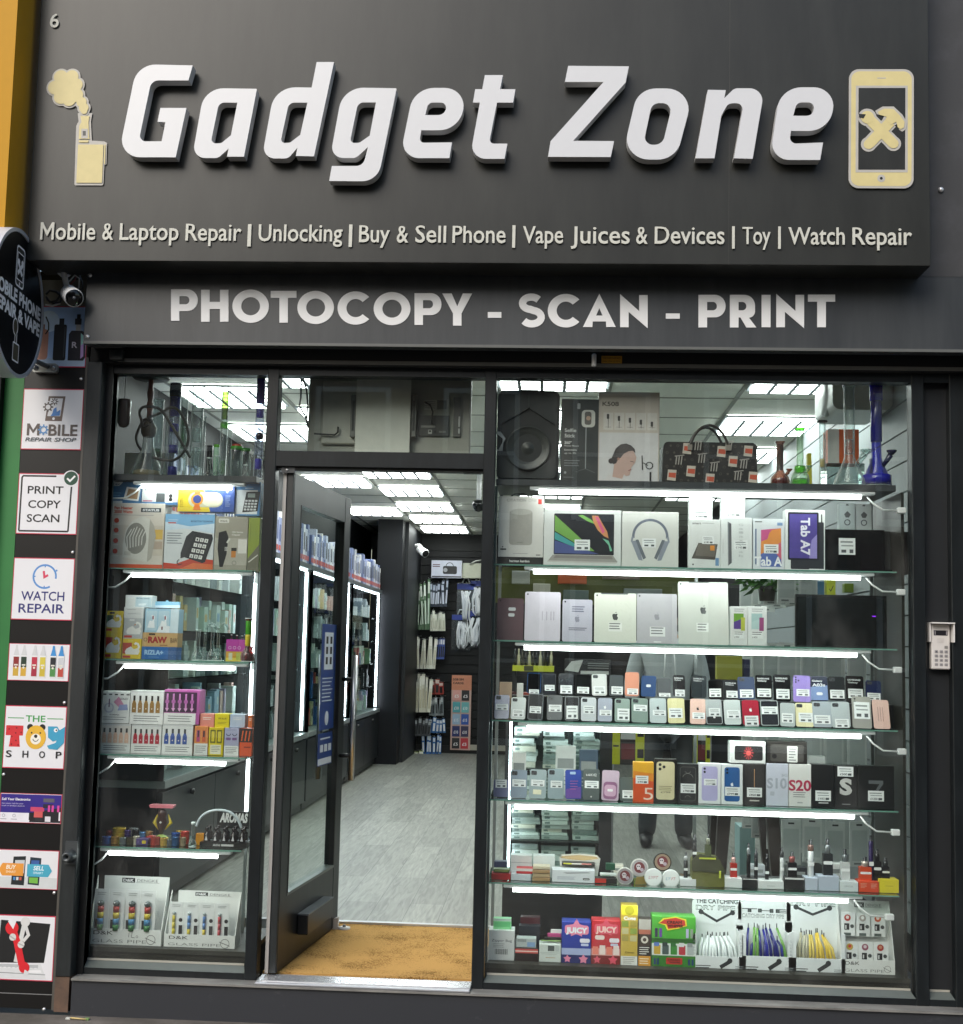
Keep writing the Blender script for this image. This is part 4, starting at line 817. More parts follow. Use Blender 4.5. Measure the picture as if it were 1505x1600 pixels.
def cabinet(y0, y1, label, rows, seed):
    rnd = random.Random(seed); XF = -2.0; dep = .38
    t = thing('display_cabinet', label, 'cabinet', (XF, y0, 0), 'glass cabinets along the left wall'); L = y1 - y0
    def o(): return MB()
    b = o(); bk = M('#1d2023', .4)
    b.box(-dep, -.03, 0, L, .02, .62, bk); 
    n = 2
    for i in range(n): b.box(-.03, 0, i * L / n + .004, (i + 1) * L / n - .004, .09, .60, M('#202428', .35), .002)
    b.build('cupboard', t)
    for i in range(n):
        b = o(); b.lathe([(.014, 0), (.018, .02), (0, .024)], 0, (i + .5) * L / n, .55, M('#0c0c0d', .3), 10, 'x'); b.build('knob', t)
    b = o(); b.box(-dep, .012, 0, L, .62, .66, M('#b4bbbb', .3, .6)); b.box(-dep, .0, 0, L, CT - .04, CT, M('#565b5d', .4)); b.box(-dep, 0, -.012, .012, .66, CT - .04, M('#2a2e30', .4)); b.box(-dep, -dep + .01, 0, L, .66, CT, M('#23272a', .6)); b.box(-.03, 0, -.012, .012, .66, CT - .04, M('#3a3f42', .4)); b.build('frame', t)
    b = o(); b.box(-.012, -.008, .014, L - .014, .66, CT - .04, GLASS('#f2f7f6', .35)); b.build('cabinet_pane', t)
    b = o(); b.box(-.05, -.03, L - .05, L - .03, .68, CT - .06, led); b.box(-.06, -.03, .10, L - .06, CT - .055, CT - .043, EM('#eef6ff', 16.0, 'led_strip')); b.build('led_strip', t)  # upright strip is real; the top one is added to brighten the stock
    k = len(rows); 
    for i, kd in enumerate(rows):
        z = .665 + i * (CT - .75) / k; zm_ = .665 + (i + 1) * (CT - .75) / k - .03
        if i: b = o(); b.box(-dep + .01, -.04, .02, L - .02, z - .006, z, GLASS('#dcebe6', 1.3, .02, 'shelf_glass')); b.build('shelf', t)
        b = o(); items_row(b, -.06, .05, L - .05, z + .001, zm_, kd, rnd); s_ = b.build('stock', t); s_['kind'] = 'stuff'
    # boxes standing on top
    y = .03; j = 0
    while y < L - .06:
        w = rnd.uniform(.05, .10); h = rnd.uniform(.25, .34); c = rnd.choice(['#c9cde0', '#dfe1e6', '#8f9bc4', '#e6e3de', '#b7bdd0', '#5b6a94'])
        bb = MB(); yy = y; bb.box(-.30, -.03, 0, w * .93, 0, h, c); bb.box(-.0295, -.0290, w * .1, w * .83, .03, .07, '#b8483c'); bb.box(-.0295, -.0290, w * .2, w * .75, h * .35, h * .8, rnd.choice(['#2b3040', '#4a5a90', '#222428', '#9aa3b8'])); bb.box(.02, .021, 0, 0.001, 0, .001, c)
        o_ = bb.build('boxed_product'); o_.location = (XF, y0 + y, CT); tag(o_, 'tall %s box, %s from front on top of %s cabinet' % ({'#c9cde0': 'lilac', '#dfe1e6': 'white', '#8f9bc4': 'blue', '#e6e3de': 'cream', '#b7bdd0': 'pale blue', '#5b6a94': 'navy'}[c], (ordn[j] if j < 24 else ordn[j - 24] + ' past middle'), label.split(' ')[0] if label[0] != 'g' else 'third'), 'box', 'boxes on top of the left wall cabinets'); y += w; j += 1
    return t
cabinet(1.25, 3.35, 'nearest glass display cabinet on the left wall, seen through the door glass', ['box', 'glass', 'box', 'glass', 'box'], 3)
cabinet(3.40, 5.15, 'second glass display cabinet on the left wall, seen through the door glass', ['box', 'dark', 'box', 'glass', 'box'], 4)
cabinet(5.20, 7.35, 'glass display cabinet with cupboard beside the door edge, left wall', ['mix', 'mix', 'box', 'dark', 'glass'], 5)
cabinet(7.40, 9.60, 'farthest glass display cabinet on the left wall, beside the dark pillar', ['glass', 'dark', 'mix', 'dark', 'box'], 6)
# ============================================================= hanging goods at the back
def hang(name, label, cat, group, p, w, h, draw, d=.012):
    b = MB(); b.tube([(0, .1, h + .012), (0, -.03, h + .012), (0, -.035, h + .02)], .003, MAT_METAL, 6); draw(b, w, h, d); o = b.build(name); o.location = p; return tag(o, label, cat, group)
def pack(cols, body=None):
    def f(b, w, h, d):
        b.box(-w / 2, w / 2, -d, 0, 0, h, cols[0]); b.box(-w / 2 + .004, w / 2 - .004, -d - .001, -d, h * .72, h * .95, cols[1]); 
        if len(cols) > 2: b.box(-w * .3, w * .3, -d - .006, -d, h * .12, h * .62, cols[2])
    return f
def cable_pack(b, w, h, d):
    b.box(-w / 2, w / 2, -.004, 0, 0, h, GLASS('#e6ecf0', 1.2, .2, 'plastic_bag')); b.box(-w / 2, w / 2, -.006, -.004, h * .84, h * .98, '#2b3f96')
    for i in range(7):
        a = rnd.uniform(-.3, .3) * w; c = rnd.uniform(-.38, .38) * w
        b.tube([(a, -.015, h * .80), (c, -.03, h * .5), (c * .9, -.035, h * .16), (c * .5, -.03, h * .05), (c * .1 + a * .3, -.03, h * .2), (a * .5 + c * .4, -.02, h * .55), (a * .6, -.015, h * .78)], .011, M(('#dfe2e6', '#c9ced6')[i % 2], .4), 6)
    b.tube([(-w * .2, 0, h), (-w * .1, -.01, h + .06), (w * .1, -.01, h + .06), (w * .2, 0, h)], .010, '#dfe2e6', 6)
rnd = random.Random(11)
YW = YB - .06
for (px, py, w, h) in ((727, 975, .24, .55), (748, 965, .24, .5), (720, 1016, .26, .48), (742, 1012, .26, .50)):
    p = at(px, py, YW); hang('cable_pack', 'bag of white cables on the back wall, %s one' % {727: 'upper left', 748: 'upper right', 720: 'lower left', 742: 'lower right'}[px], 'cable pack', 'white cable bags on the back wall', tuple(p), w, h, cable_pack)
p = at(719, 1172, YW); t = thing('card_rack', 'tall pink display card of small mobile top-up cards on the back wall', 'display card', tuple(p)); r4 = rect(703, 734, 1055, 1172, YW); w, h = r4[1] - r4[0], r4[3] - r4[2]
b = MB(); b.box(-w / 2, w / 2, -.01, 0, 0, h, '#c9a79c'); b.text('2GB SIM', -w * .44, w * .1, h * .93, h * .028, -.011, K, .03); b.text('CARDS', -w * .44, w * .1, h * .88, h * .028, -.011, K, .03); b.box(-w / 2, w / 2, -.0105, -.01, h * .80, h, '#d08a6c'); b.build('backing', t)
for j in range(5):
    for i in range(2):
        b = MB(); c = [['#c23a44', '#2c2b2e'], ['#2d3466', '#3a3340'], ['#8fa9c9', '#2e55a8'], ['#58a3ad', '#5fb0b4'], ['#d99a94', '#26272a']][4 - j][i]; c = [['#2c2b2e', '#c23a44'], ['#2b3468', '#3a3456'], ['#9db9d0', '#2e55a8'], ['#4fa0a8', '#6fb6b8'], ['#dca29a', '#26272a']][j][i]
        b.box(-w * .42 + i * w * .44, -w * .04 + i * w * .44, -.018, -.0115, h * (.02 + j * .16), h * (.16 + j * .16), c); b.text('£' + ['5', '10', '15', '10', '5'][j], -w * .34 + i * w * .44, -w * .12 + i * w * .44, h * (.06 + j * .16), h * .04, -.0185, '#e6e6e6', .02); b.build('card', t)
for (px0, px1, y0, y1, cols, n) in ((650, 672, 906, 984, ('#5c7a5c', '#dfe6de', '#c8d8c8'), 5), (672, 698, 905, 948, ('#3b4250', '#aeb6c8', '#c9cede'), 7), (672, 696, 952, 986, ('#dfe0d2', '#e9e9e0', '#c9c9b8'), 6), (647, 680, 994, 1045, ('#dcdccf', '#efefe6', '#c9c6b4'), 7), (681, 694, 995, 1030, ('#3f56a0', '#d9dbe2', '#22242c'), 4), (645, 672, 1052, 1113, ('#dedccb', '#efeee4', '#cdc6ac'), 6), (673, 694, 1060, 1085, ('#a8443c', '#d9c9c0', '#2c2b2e'), 3), (671, 694, 1086, 1118, ('#8d9598', '#c9ced0', '#3b4044'), 5), (648, 672, 1120, 1150, ('#55585c', '#aab0b4', '#2b2d30'), 5), (668, 697, 1118, 1145, ('#3f76b4', '#dfe4ea', '#e6e6e6'), 5), (660, 690, 1146, 1178, ('#3a6cae', '#cfd8e2', '#e2e4e6'), 6), (645, 660, 1170, 1200, ('#b9c48a', '#efefe6', '#dfe6c8'), 2)):
    for i in range(n):
        x = px0 + (px1 - px0) * (i + .5) / n; Yp = YW - .10 - i * .03 - rnd.random() * .05
        a = at(x, y1, Yp); z1 = at(x, y0, Yp).z
        w = max(.04, (px1 - px0) / n * (Yp - CAM.y) / F_PX * .95)
        hang('hanging_pack', 'slim %s accessory pack, %s from the left in the %s bunch at the back' % ('pale' if cols[0] in ('#dfe0d2', '#dcdccf', '#dedccb') else 'dark' if cols[0] in ('#3b4250', '#55585c') else 'green' if cols[0] in ('#5c7a5c', '#b9c48a') else 'blue' if cols[0] in ('#3f56a0', '#3f76b4', '#3a6cae') else 'red' if cols[0] == '#a8443c' else 'grey', ordn[i], {906: 'top', 905: 'top right', 952: 'upper', 994: 'middle left', 995: 'middle right', 1052: 'lower left', 1060: 'lower right', 1086: 'right hand', 1120: 'low left', 1118: 'low right', 1146: 'lowest right', 1170: 'lowest left'}[y0]), 'accessory pack', 'accessory packs hanging at the back', tuple(a), w * rnd.uniform(.7, 1.15), (z1 - a.z - .02) * rnd.uniform(.82, 1.05), pack(cols)).rotation_euler = (0, rad(rnd.uniform(-5, 5)), rad(rnd.uniform(-25, 25)))
# box with handbag-like speaker and beige board high on the back wall
r4 = rect(676, 723, 877, 904, YW); p = (r4[0], YW - .16, r4[2]); t = thing('speaker_box', 'white printed box picturing a black bag speaker, high at the back', 'box', p); w, h = r4[1] - r4[0], r4[3] - r4[2]
b = MB(); b.box(0, w, 0, .14, 0, h, '#b9bccb'); q = Pic(b, 0, 0, w, h, 0); q.rr(.38, .22, .84, .68, .05, K); q.ring(.60, .66, .12, .02, K, 0, 180); q.c(.46, .45, .07, '#8d8f94'); q.r(.02, .03, .98, .10, K); q.r(.04, .72, .28, .77, '#5a3a3c'); q.r(.04, .62, .28, .67, '#5a3a3c'); b.build('carton', t)
r4 = rect(723, 756, 881, 904, YW); b = MB(); b.box(r4[0], r4[1] + .1, YW - .12, YW - .02, r4[2], r4[3], M('#b5b7a6', .6)); b.tube([(r4[0] + .1, YW - .13, r4[3] - .02), (r4[0] + .18, YW - .14, r4[3] + .03), (r4[0] + .32, YW - .13, r4[3] + .05)], .008, '#c9c9c2'); tag(b.build('junction_box'), 'pale beige wall box high on the back wall', 'wall box')
b = MB(); p = at(737, 1194, YB); b.box(p.x - .12, p.x + .5, YB - .05, YB - .02, .05, .12, '#a8a396'); tag(b.build('skirting_strip'), 'pale strip lying along the foot of the back wall', 'strip')
for (px, py, Y, lab) in ((661, 862, 9.6, 'white indoor security camera on the dark pillar at the back'), (748, 790, 5.2, 'black dome security camera on the shop ceiling')):
    p = at(px, py, Y); t = thing('indoor_camera', lab, 'security camera', tuple(p))
    if Y > 6:
        b = MB(); b.X = Vector((.5, -.6, -.35)).to_track_quat('Z', 'Y').to_matrix().to_4x4(); b.lathe([(0, -.09), (.045, -.085), (.05, .06), (.044, .065)], 0, 0, 0, MAT_WHITE, 16); b.build('body', t); b = MB(); b.X = Vector((.5, -.6, -.35)).to_track_quat('Z', 'Y').to_matrix().to_4x4(); b.lathe([(.043, .063), (0, .07)], 0, 0, 0, MAT_DARK, 16); b.build('lens', t); b = MB(); b.tube([(0, 0, .03), (-.05, .05, .08), (-.1, .08, .08)], .02, MAT_WHITE); b.build('mount', t)
    else:
        h = CEIL - p.z; b = MB(); b.lathe([(.0, h), (.05, h), (.05, h - .05), (.04, h - .06)], 0, 0, 0, MAT_WHITE, 16); b.tube([(0, 0, h - .06), (0, 0, .03)], .02, MAT_WHITE); b.build('mount', t); b = MB(); b.lathe([(0, .05), (.05, .04), (.055, 0), (.03, -.045), (0, -.055)], 0, 0, 0, M('#101113', .15), 16); b.build('dome', t)
# ============================================================= window displays: shelves, lights
YSH = .138
zR = [None] + [at(1085, y, YSH).z for y in (753, 887, 1007, 1133, 1258, 1389, 1518)]
zL = [None] + [at(285, y, YSH).z for y in (742, 889, 1032, 1181, 1326, 1485)]
tubeM = EM('#f6fbf9', 15, 'led_tube'); shg = GLASS('#cfe6dd', 1.6, .0, 'shelf_glass'); edge = M('#6f9a8c', .2)
hous = M('#d6d9da', .35, .1)
RX0, RX1 = bays[1][0] + .004, at(1402, 1000, YSH).x
LX0, LX1 = bays[0][0] + .0, at(404, 1000, .3).x
SD = .36
def shelf(x0, x1, z, solid, label, tx0, tx1, plug, grp):
    t = thing('display_shelf', label, 'shelf', (x0, YSH, z), grp)
    b = MB(); w = x1 - x0
    if solid: b.box(0, w, 0, SD, -.028, 0, M('#3d4042', .4), .002)
    else: b.box(0, w, .0, SD, -.006, 0, shg); b.box(0, w, -.002, -.0003, -.006, 0, edge)
    b.build('board' if solid else 'glass_plate', t)
    L = thing('strip_light', 'white LED strip light under the ' + label.split(',')[0], 'strip light', (x0, YSH, z), 'strip lights under the display shelves')
    a, c = tx0 - x0, tx1 - x0; zt = -.030 if solid else -.008
    b = MB(); b.box(a, c, .004, .040, zt - .014, zt, hous, .003); b.build('housing', L)
    b = MB(); b.tube([(a + .04, .014, zt - .020), (c - .06, .014, zt - .020)], .0115, tubeM, 12); b.build('led_tube', L)
    b = MB(); e = c - .03 if plug == 'r' else a + .03; s = 1 if plug == 'r' else -1
    b.tube([(e, .03, zt - .02), (e + s * .02, .01, zt - .05), (e + s * .06, .0, zt - .078), (e + s * .12, .0, zt - .080)], .004, '#e2e3e1', 7); b.build('cable', L)
    b = MB(); b.box(e + s * .12, e + s * .155, -.012, .012, zt - .093, zt - .067, MAT_WHITE, .003); b.build('plug', L)
    return t
for i, (a, c, nm) in enumerate(((823, 1370, 'top dark shelf of the right window'), (817, 1368, 'second glass shelf of the right window'), (805, 1362, 'third glass shelf of the right window, below the tablets'), (812, 1368, 'fourth glass shelf of the right window, below the phones'), (795, 1357, 'fifth glass shelf of the right window, below the phone boxes'), (795, 1347, 'sixth glass shelf of the right window, below the vapes'))):
    shelf(RX0, RX1, zR[i + 1], i == 0, nm, at(a, 1000, YSH).x, at(c, 1000, YSH).x, 'r', 'shelves of the right window')
for i, (a, c, nm) in enumerate(((205, 380, 'top dark shelf of the left window'), (196, 398, 'second glass shelf of the left window'), (182, 388, 'third glass shelf of the left window, below the rolling papers'), (176, 380, 'fourth glass shelf of the left window, below the vape boxes'), (172, 374, 'fifth glass shelf of the left window, below the grinders'))):
    shelf(LX0, LX1, zL[i + 1], i == 0, nm, at(a, 1000 if i > 1 else 800, YSH).x, at(c, 1000 if i > 1 else 800, YSH).x, 'l', 'shelves of the left window')
for x0, x1, z, nm in ((bays[1][0], bays[1][1], zR[7], 'dark low display base behind the right window'), (bays[0][0], bays[0][1], zL[6], 'dark low display base behind the left window')):
    t = thing('window_platform', nm, 'platform', (x0, .15, 0)); w = x1 - x0
    b = MB(); b.box(0, w, 0, .46, z - .02, z, M('#34342e', .45)); b.box(0, w, .01, .03, -.1, z - .02, M('#26261f', .5)); b.build('plinth', t)
up = M('#8b9190', .3, .7)
for x0, Y, z0, z1, lab in ((RX0 + .004, .50, zR[7], 2.3, 'left rear'), (at(1083, 1300, .54).x, .54, zR[7], zR[1], 'middle rear'), (RX1 - .02, .50, zR[7], 2.3, 'right rear')):
    b = MB(); b.box(0, .014, 0, .014, 0, z1 - z0, up); o = b.build('shelf_upright'); o.location = (x0, Y, z0); tag(o, 'thin aluminium %s upright of the right window shelves' % lab, 'upright')
b = MB(); vx0 = at(393, 1030, .5).x; b.box(0, .014, 0, .014, 0, zL[1] - zL[6], up); o = b.build('shelf_upright'); o.location = (vx0, .5, zL[6]); tag(o, 'thin aluminium upright at the right of the left window shelves', 'upright')
for z0, z1, lab in ((zL[3] + .03, zL[2] - .04, 'upper'), (zL[4] + .03, zL[3] - .04, 'middle'), (zL[5] + .09, zL[4] - .04, 'lower')):
    b = MB(); b.box(0, .012, -.012, 0, 0, z1 - z0, EM('#f4faff', 8, 'led_strip')); o = b.build('vertical_led_strip'); o.location = (vx0 - .001, .498, z0); tag(o, '%s vertical LED strip at the right of the left window' % lab, 'strip light')

# ============================================================= goods: helper
def goods(name, label, cat, x0, x1, yt, zs, Y, d, base, draw=None, group=None, tilt=0, side=None, yaw=0, r=.45):
    """carton: x0..x1 and top row yt measured on the photo at depth Y, standing on height zs"""
    xm = (x0 + x1) / 2; yb = 900
    for _ in range(3):                                   # row where its foot stands
        zz = at(xm, yb, Y).z; yb += (zz - zs) / 1 * F_PX / (Y - CAM.y)
    X0, X1 = at(x0, (yt + yb) / 2, Y).x, at(x1, (yt + yb) / 2, Y).x; h = at(xm, yt, Y).z - zs
    w = X1 - X0 - .0015
    b = MB(); b.box(0, w, 0, d, 0, h, M(base, r, var=.04) if isinstance(base, str) else base, .0012)
    if side: b.box(w, w + .0006, .002, d - .002, .002, h - .002, side)
    if draw: draw(Pic(b, 0, 0, w, h, 0))
    o = b.build(name); o.location = (X0, Y, zs + .0008); o.rotation_euler = (-rad(tilt), 0, rad(yaw))
    return tag(o, label, cat, group)
def sticker(q, x0, y0, x1, y1, price=None):
    q.r(x0, y0, x1, y1, '#ecefee'); h = y1 - y0; w = x1 - x0
    q.r(x0 + w * .1, y1 - h * .28, x1 - w * .15, y1 - h * .18, '#8d9392'); q.r(x0 + w * .15, y1 - h * .5, x1 - w * .12, y1 - h * .42, '#9aa09f')
    if price: q.t(price, x0 + w * .15, x0 + w * .6, y0 + h * .12, h * .22, '#3a3d3f', .02)
    else: q.r(x0 + w * .15, y0 + h * .12, x0 + w * .45, y0 + h * .3, '#4f5456')
    q.r(x1 - w * .35, y0 + h * .1, x1 - w * .12, y0 + h * .32, '#555a5c')
def lines(q, x0, x1, y1, n, dy, m='#9a9c9b', t=.35):
    for i in range(n): q.r(x0, y1 - i * dy - dy * t, x0 + (x1 - x0) * (1, .9, .95, .7)[i % 4], y1 - i * dy, m)
def logo(q, x, y, s, m):
    """bitten fruit mark"""
    a = q.w / q.h
    body = [(-.42, .10), (-.38, .34), (-.2, .44), (0, .38), (.2, .44), (.34, .36), (.26, .22), (.26, .02), (.40, -.12), (.28, -.42), (.14, -.5), (0, -.44), (-.14, -.5), (-.30, -.36)]
    q.p([(x + p[0] * s, y + p[1] * s * a) for p in body], m); q.p([(x + .02 * s, y + .50 * s * a), (x + .04 * s, y + .64 * s * a), (x + .18 * s, y + .74 * s * a), (x + .16 * s, y + .58 * s * a)], m)
def side_edge(): pass

# ------------------------------------------------------------- right window, top shelf
z = zR[1]; Yt = .20
# party loudspeaker
X0, X1, Z0, Z1 = rect(777, 874, 610, 750, Yt); sp = thing('party_speaker', 'large black party loudspeaker with round woofer, left end of the right window top shelf', 'loudspeaker', (X0, Yt, z)); w, h = X1 - X0, Z1 - z
b = MB(); b.prism(rrect(0, 0, w, h, .03, 6), .0, .2, M('#1d2020', .5)); b.build('cabinet', sp)
b = MB(); b.prism([rounded([(.012, .012, .02), (w - .012, .012, .02), (w - .012, h - .012, .03), (.012, h - .012, .03)]), [(w * .5, h * .04), (w * .94, h * .28), (w * .94, h * .62), (w * .5, h * .80), (w * .06, h * .62), (w * .06, h * .28)]], -.012, .0, M('#2b2f2f', .45)); b.box(w * .49, w * .51, -.016, -.01, h * .8, h * .96, '#3a3f3f'); b.build('grille', sp)
b = MB(); cxs, czs, rs_ = w * .5, h * .36, w * .36
b.lathe([(rs_, .0), (rs_, .012), (rs_ * .93, .014), (rs_ * .9, .006), (rs_ * .8, .010), (rs_ * .7, .0), (rs_ * .35, -.02 + .015), (rs_ * .2, .006), (0, .012)], cxs, -.001, czs, M('#3a3d3b', .35), 36, 'y'); b.build('woofer', sp)
b = MB(); b.prism(rrect(w * .35, h + .0, w * .65, h + .012, .004), .04, .10, M('#161818', .5)); b.build('handle', sp)
c0_ = at(781, 692, .185); b = MB()
for i in range(5): b.tube([(c0_.x - .02 + .005 * i, .185, c0_.z + .05), (c0_.x + .015 + .002 * i, .185, c0_.z + .02), (c0_.x + .012 - .004 * i, .185, c0_.z - .035), (c0_.x - .02, .185, c0_.z - .03)], .0028, '#c9cbc9', 6)
tag(b.build('coiled_cable'), 'coiled white cable hanging left of the party speaker', 'cable')
def d_selfie(q):
    q.rr(.42, .88, .50, .95, .02, '#aeb0b0'); q.rr(.54, .66, .90, .87, .10, '#d9d8d0'); q.rr(.62, .69, .80, .85, .06, '#6f6a66'); q.c(.72, .77, .06, '#c9a994'); q.l([(.66, .66), (.66, .16)], .025, '#9da1a1'); q.l([(.40, .12), (.66, .16), (.92, .11)], .012, '#6f7373')
    g = '#d5d6d2'; q.t('Selfie', .09, .40, .60, .045, g, .015); q.t('Stick', .09, .37, .535, .045, g, .015); q.t('360°', .09, .28, .455, .035, g, .03); q.t('Phone Mount', .09, .48, .425, .018, g, .01); q.t('Extendable', .09, .42, .375, .02, g, .01); q.t('up to 4ft.', .09, .42, .335, .022, g, .01); lines(q, .09, .50, .26, 3, .03, '#7c8080'); q.c(.12, .11, .035, '#9b9e9e', 10); q.r(.07, .05, .35, .058, '#7c8080')
goods('selfie_stick_box', 'slim dark grey box reading Selfie Stick, beside the party speaker', 'box', 877, 936, 624, z, Yt, .09, '#3c3e3d', d_selfie)
def d_k508(q):
    q.r(.02, .01, .98, .55, '#d8d6d6'); q.r(.02, .55, .98, .99, M('#cfc4b8', var=.06)); q.t('K508', .06, .33, .845, .048, '#5b544f', .02); q.t('CL', .35, .52, .845, .045, '#cfc6bd', .02)
    for i in range(5):
        q.r(.08 + i * .18, .58, .24 + i * .18, .77, '#dcd6cf'); q.l([(.16 + i * .18, .60), (.16 + i * .18, .72 - .02 * i)], .01, '#5d5a57'); q.rr(.135 + i * .18, .70 - .02 * i, .175 + i * .18, .755 - .02 * i, .01, '#4a4745'); q.l([(.11 + i * .18, .61), (.21 + i * .18, .61)], .006, '#8c8782')
    sk = '#c9a79a'; q.p([(.10, .0), (.16, .08), (.27, .12), (.29, .20), (.40, .20), (.43, .10), (.46, .0)], '#d9d4d2'); q.p([(.24, .06), (.27, .22), (.42, .26), (.45, .12), (.40, .04)], sk)
    q.p([(.28, .30), (.36, .38), (.56, .38), (.63, .28), (.61, .22), (.55, .17), (.52, .08), (.46, .07), (.38, .12), (.30, .20)], sk)
    q.p([(.21, .25), (.25, .20), (.30, .21), (.33, .255), (.37, .27), (.42, .315), (.50, .345), (.57, .35), (.61, .325), (.60, .37), (.54, .41), (.46, .43), (.37, .42), (.29, .375), (.25, .31)], '#2b211f'); q.c(.215, .235, .045, '#2b211f'); q.l([(.50, .13), (.55, .145)], .014, '#8e4a48'); q.l([(.53, .235), (.59, .225)], .01, '#3a2a26'); q.c(.335, .26, .022, '#a07466', 10)
    q.ring(.84, .19, .055, .016, K); q.l([(.72, .30), (.73, .14)], .02, K); q.l([(.74, .22), (.82, .19)], .015, K); q.l([(.86, .02), (.86, .12)], .03, K)
goods('earphone_box', 'tall beige box showing a smiling woman with an earpiece', 'box', 935, 1031, 613, z, Yt, .10, '#c7bdb3', d_k508)
# handbag
X0, X1, Z0, Z1 = rect(1035, 1184, 691, 754, Yt); hb = thing('handbag', 'black patterned holdall handbag with two arched handles on the top shelf', 'handbag', (X0, Yt, z)); w, h = X1 - X0, Z1 - z
b = MB(); b.prism(rounded([(0, .0, .012), (w, 0, .012), (w - .004, h, .02), (.006, h, .02)], 4), 0, .17, M('#211e1c', .6)); q = Pic(b, 0, 0, w, h, -.0002)
rr = random.Random(5)
for i in range(13):
    for j in range(6): x, y = .05 + i * .075 + (j % 2) * .037, .08 + j * .165; (q.c(x, y, .013, '#4f4842', 7) if (i + j) % 2 else q.ring(x, y, .012, .004, '#5a524b'))
for x, y, a in ((.10, .20, .2), (.26, .84, .5), (.30, .30, -.2), (.62, .78, .4), (.74, .55, -.3), (.90, .80, .2), (.95, .18, .1), (.50, .12, .2)):
    q.p([(x - .05, y - .12), (x + .04, y - .14), (x + .05, y + .12), (x - .04, y + .13)], '#c9bfb2'); q.p([(x - .035, y - .05), (x + .04, y - .07), (x + .045, y + .05), (x - .03, y + .06)], '#c4553a')
for x, y in ((.18, .55), (.42, .60), (.55, .40), (.80, .20), (.70, .90), (.38, .90), (.86, .48)):
    for k_ in range(3): q.l([(x - .04 + k_ * .028, y - .10), (x - .03 + k_ * .028, y + .10)], .012, '#a8a29b')
    q.l([(x - .05, y + .10), (x + .05, y + .13)], .01, '#a8a29b')
b.build('body', hb)
for yy, dz, dx in ((-.008, .0, 0), (.16, .02, .005)):
    b = MB(); P = [(w * .36 + (w * .62 - w * .36) * .5 * (1 - math.cos(math.pi * i / 14)) * 1.0 + dx - .03 + .06 * i / 14, yy, h * .86 + (.10 + dz) * math.sin(math.pi * i / 14)) for i in range(15)]; b.tube(P, .006, M('#3b3430', .5), 8); b.build('handle', hb)
    b = MB(); b.box(P[0][0] - .01, P[0][0] + .01, yy - .006, yy + .004, h * .80, h * .93, '#8d857b'); b.box(P[-1][0] - .01, P[-1][0] + .01, yy - .006, yy + .004, h * .80, h * .93, '#8d857b'); b.build('handle_tab', hb)

# glassware ----------------------------------------------------------
def bong(label, px, y0, wpx, zs, Y, style, cols, base=None, group=None, bowl=True, name='glass_water_pipe'):
    """style: list of (kind, h0, h1, r0, r1) in fractions of the height / half width"""
    p = at(px, y0, Y); h = p.z - zs; r = wpx * (Y - CAM.y) / F_PX / 2
    t = thing(name, label, 'water pipe', (p.x, Y, zs), group)
    g = GW(*cols[0]); 
    prof = {'beaker': [(0, .002), (.98, .004), (1, .02), (.92, .07), (.42, .24), (.33, .29), (.33, .96), (.42, .985), (.42, 1.0), (.36, 1.0)],
            'straight': [(0, .002), (.95, .004), (1.0, .012), (.95, .025), (.55, .03), (.55, .96), (.80, .985), (.80, 1.0), (.6, 1.0)],
            'bulb': [(0, .002), (.75, .004), (.98, .05), (1, .12), (.9, .2), (.45, .30), (.36, .36), (.36, .92), (.52, .97), (.52, 1.0), (.4, 1.0)],
            'cyl': [(0, .002), (.96, .004), (1, .01), (1, .97), (1.08, .985), (1.08, 1.0), (.98, 1.0)]}[style]
    b = MB(); b.lathe([(a * r, c * h) for a, c in prof], 0, 0, 0, g, 20); b.build('glass_body', t)
    b = MB(); rt = [a * r for a, c in prof if c >= .95][0]; rg = M('#e3efec', .08)
    for zz, rq in ((h * .995, rt), (h * .012, prof[2][0] * r)): b.lathe([(rq, -.0012), (rq * 1.04, 0), (rq, .0012), (rq * .96, 0), (rq, -.0012)], 0, 0, zz, rg, 20)
    b.build('rim', t)  # pale rings paint highlights onto the lip and foot
    for part in cols[1:]:
        nm, h0, h1, rr_, m = part; b = MB(); b.lathe([(0, h0 * h), (rr_ * r * .9, h0 * h), (rr_ * r, h0 * h + .003), (rr_ * r, h1 * h - .003), (rr_ * r * .9, h1 * h), (0, h1 * h)], 0, 0, 0, m if not isinstance(m, str) else M(m, .12), 16); b.build(nm, t)
    if bowl:
        b = MB(); gm = bowl if not isinstance(bowl, bool) else g; b.tube([(r * .35, -r * .3, h * .20), (r * .75, -r * .75, h * .30)], [r * .14, r * .2], gm, 10); b.lathe([(r * .12, 0), (r * .34, r * .22), (r * .34, r * .3), (r * .28, r * .3), (r * .1, r * .1)], r * .8, -r * .8, h * .30, gm, 14); b.build('bowl', t)
    return t
red = M('#8d2a24', .15); grn = GW('#a6e27a', '#5ab83a'); blu = GW('#2a2fe0', '#10106a'); dkb = GW('#5a5ac0', '#1a1a5a'); clr = ('#f3f8f7', '#b0c4c0')
bong('small red and cream swirled glass water pipe on the top shelf', 1219, 689, 30, z, .24, 'bulb', [('#c9a08c', '#7a2a20'), ('marbling', .03, .17, .8, '#8d3a30'), ('neck_pattern', .36, .92, .30, '#6e7a58')])
bong('green based clear glass water pipe on the top shelf', 1250, 669, 30, z, .25, 'bulb', [('#e6f5e6', '#9ac890'), ('green_base', .02, .14, .85, grn), ('green_collar', .24, .36, .6, grn), ('green_lip', .97, 1.0, .55, grn)])
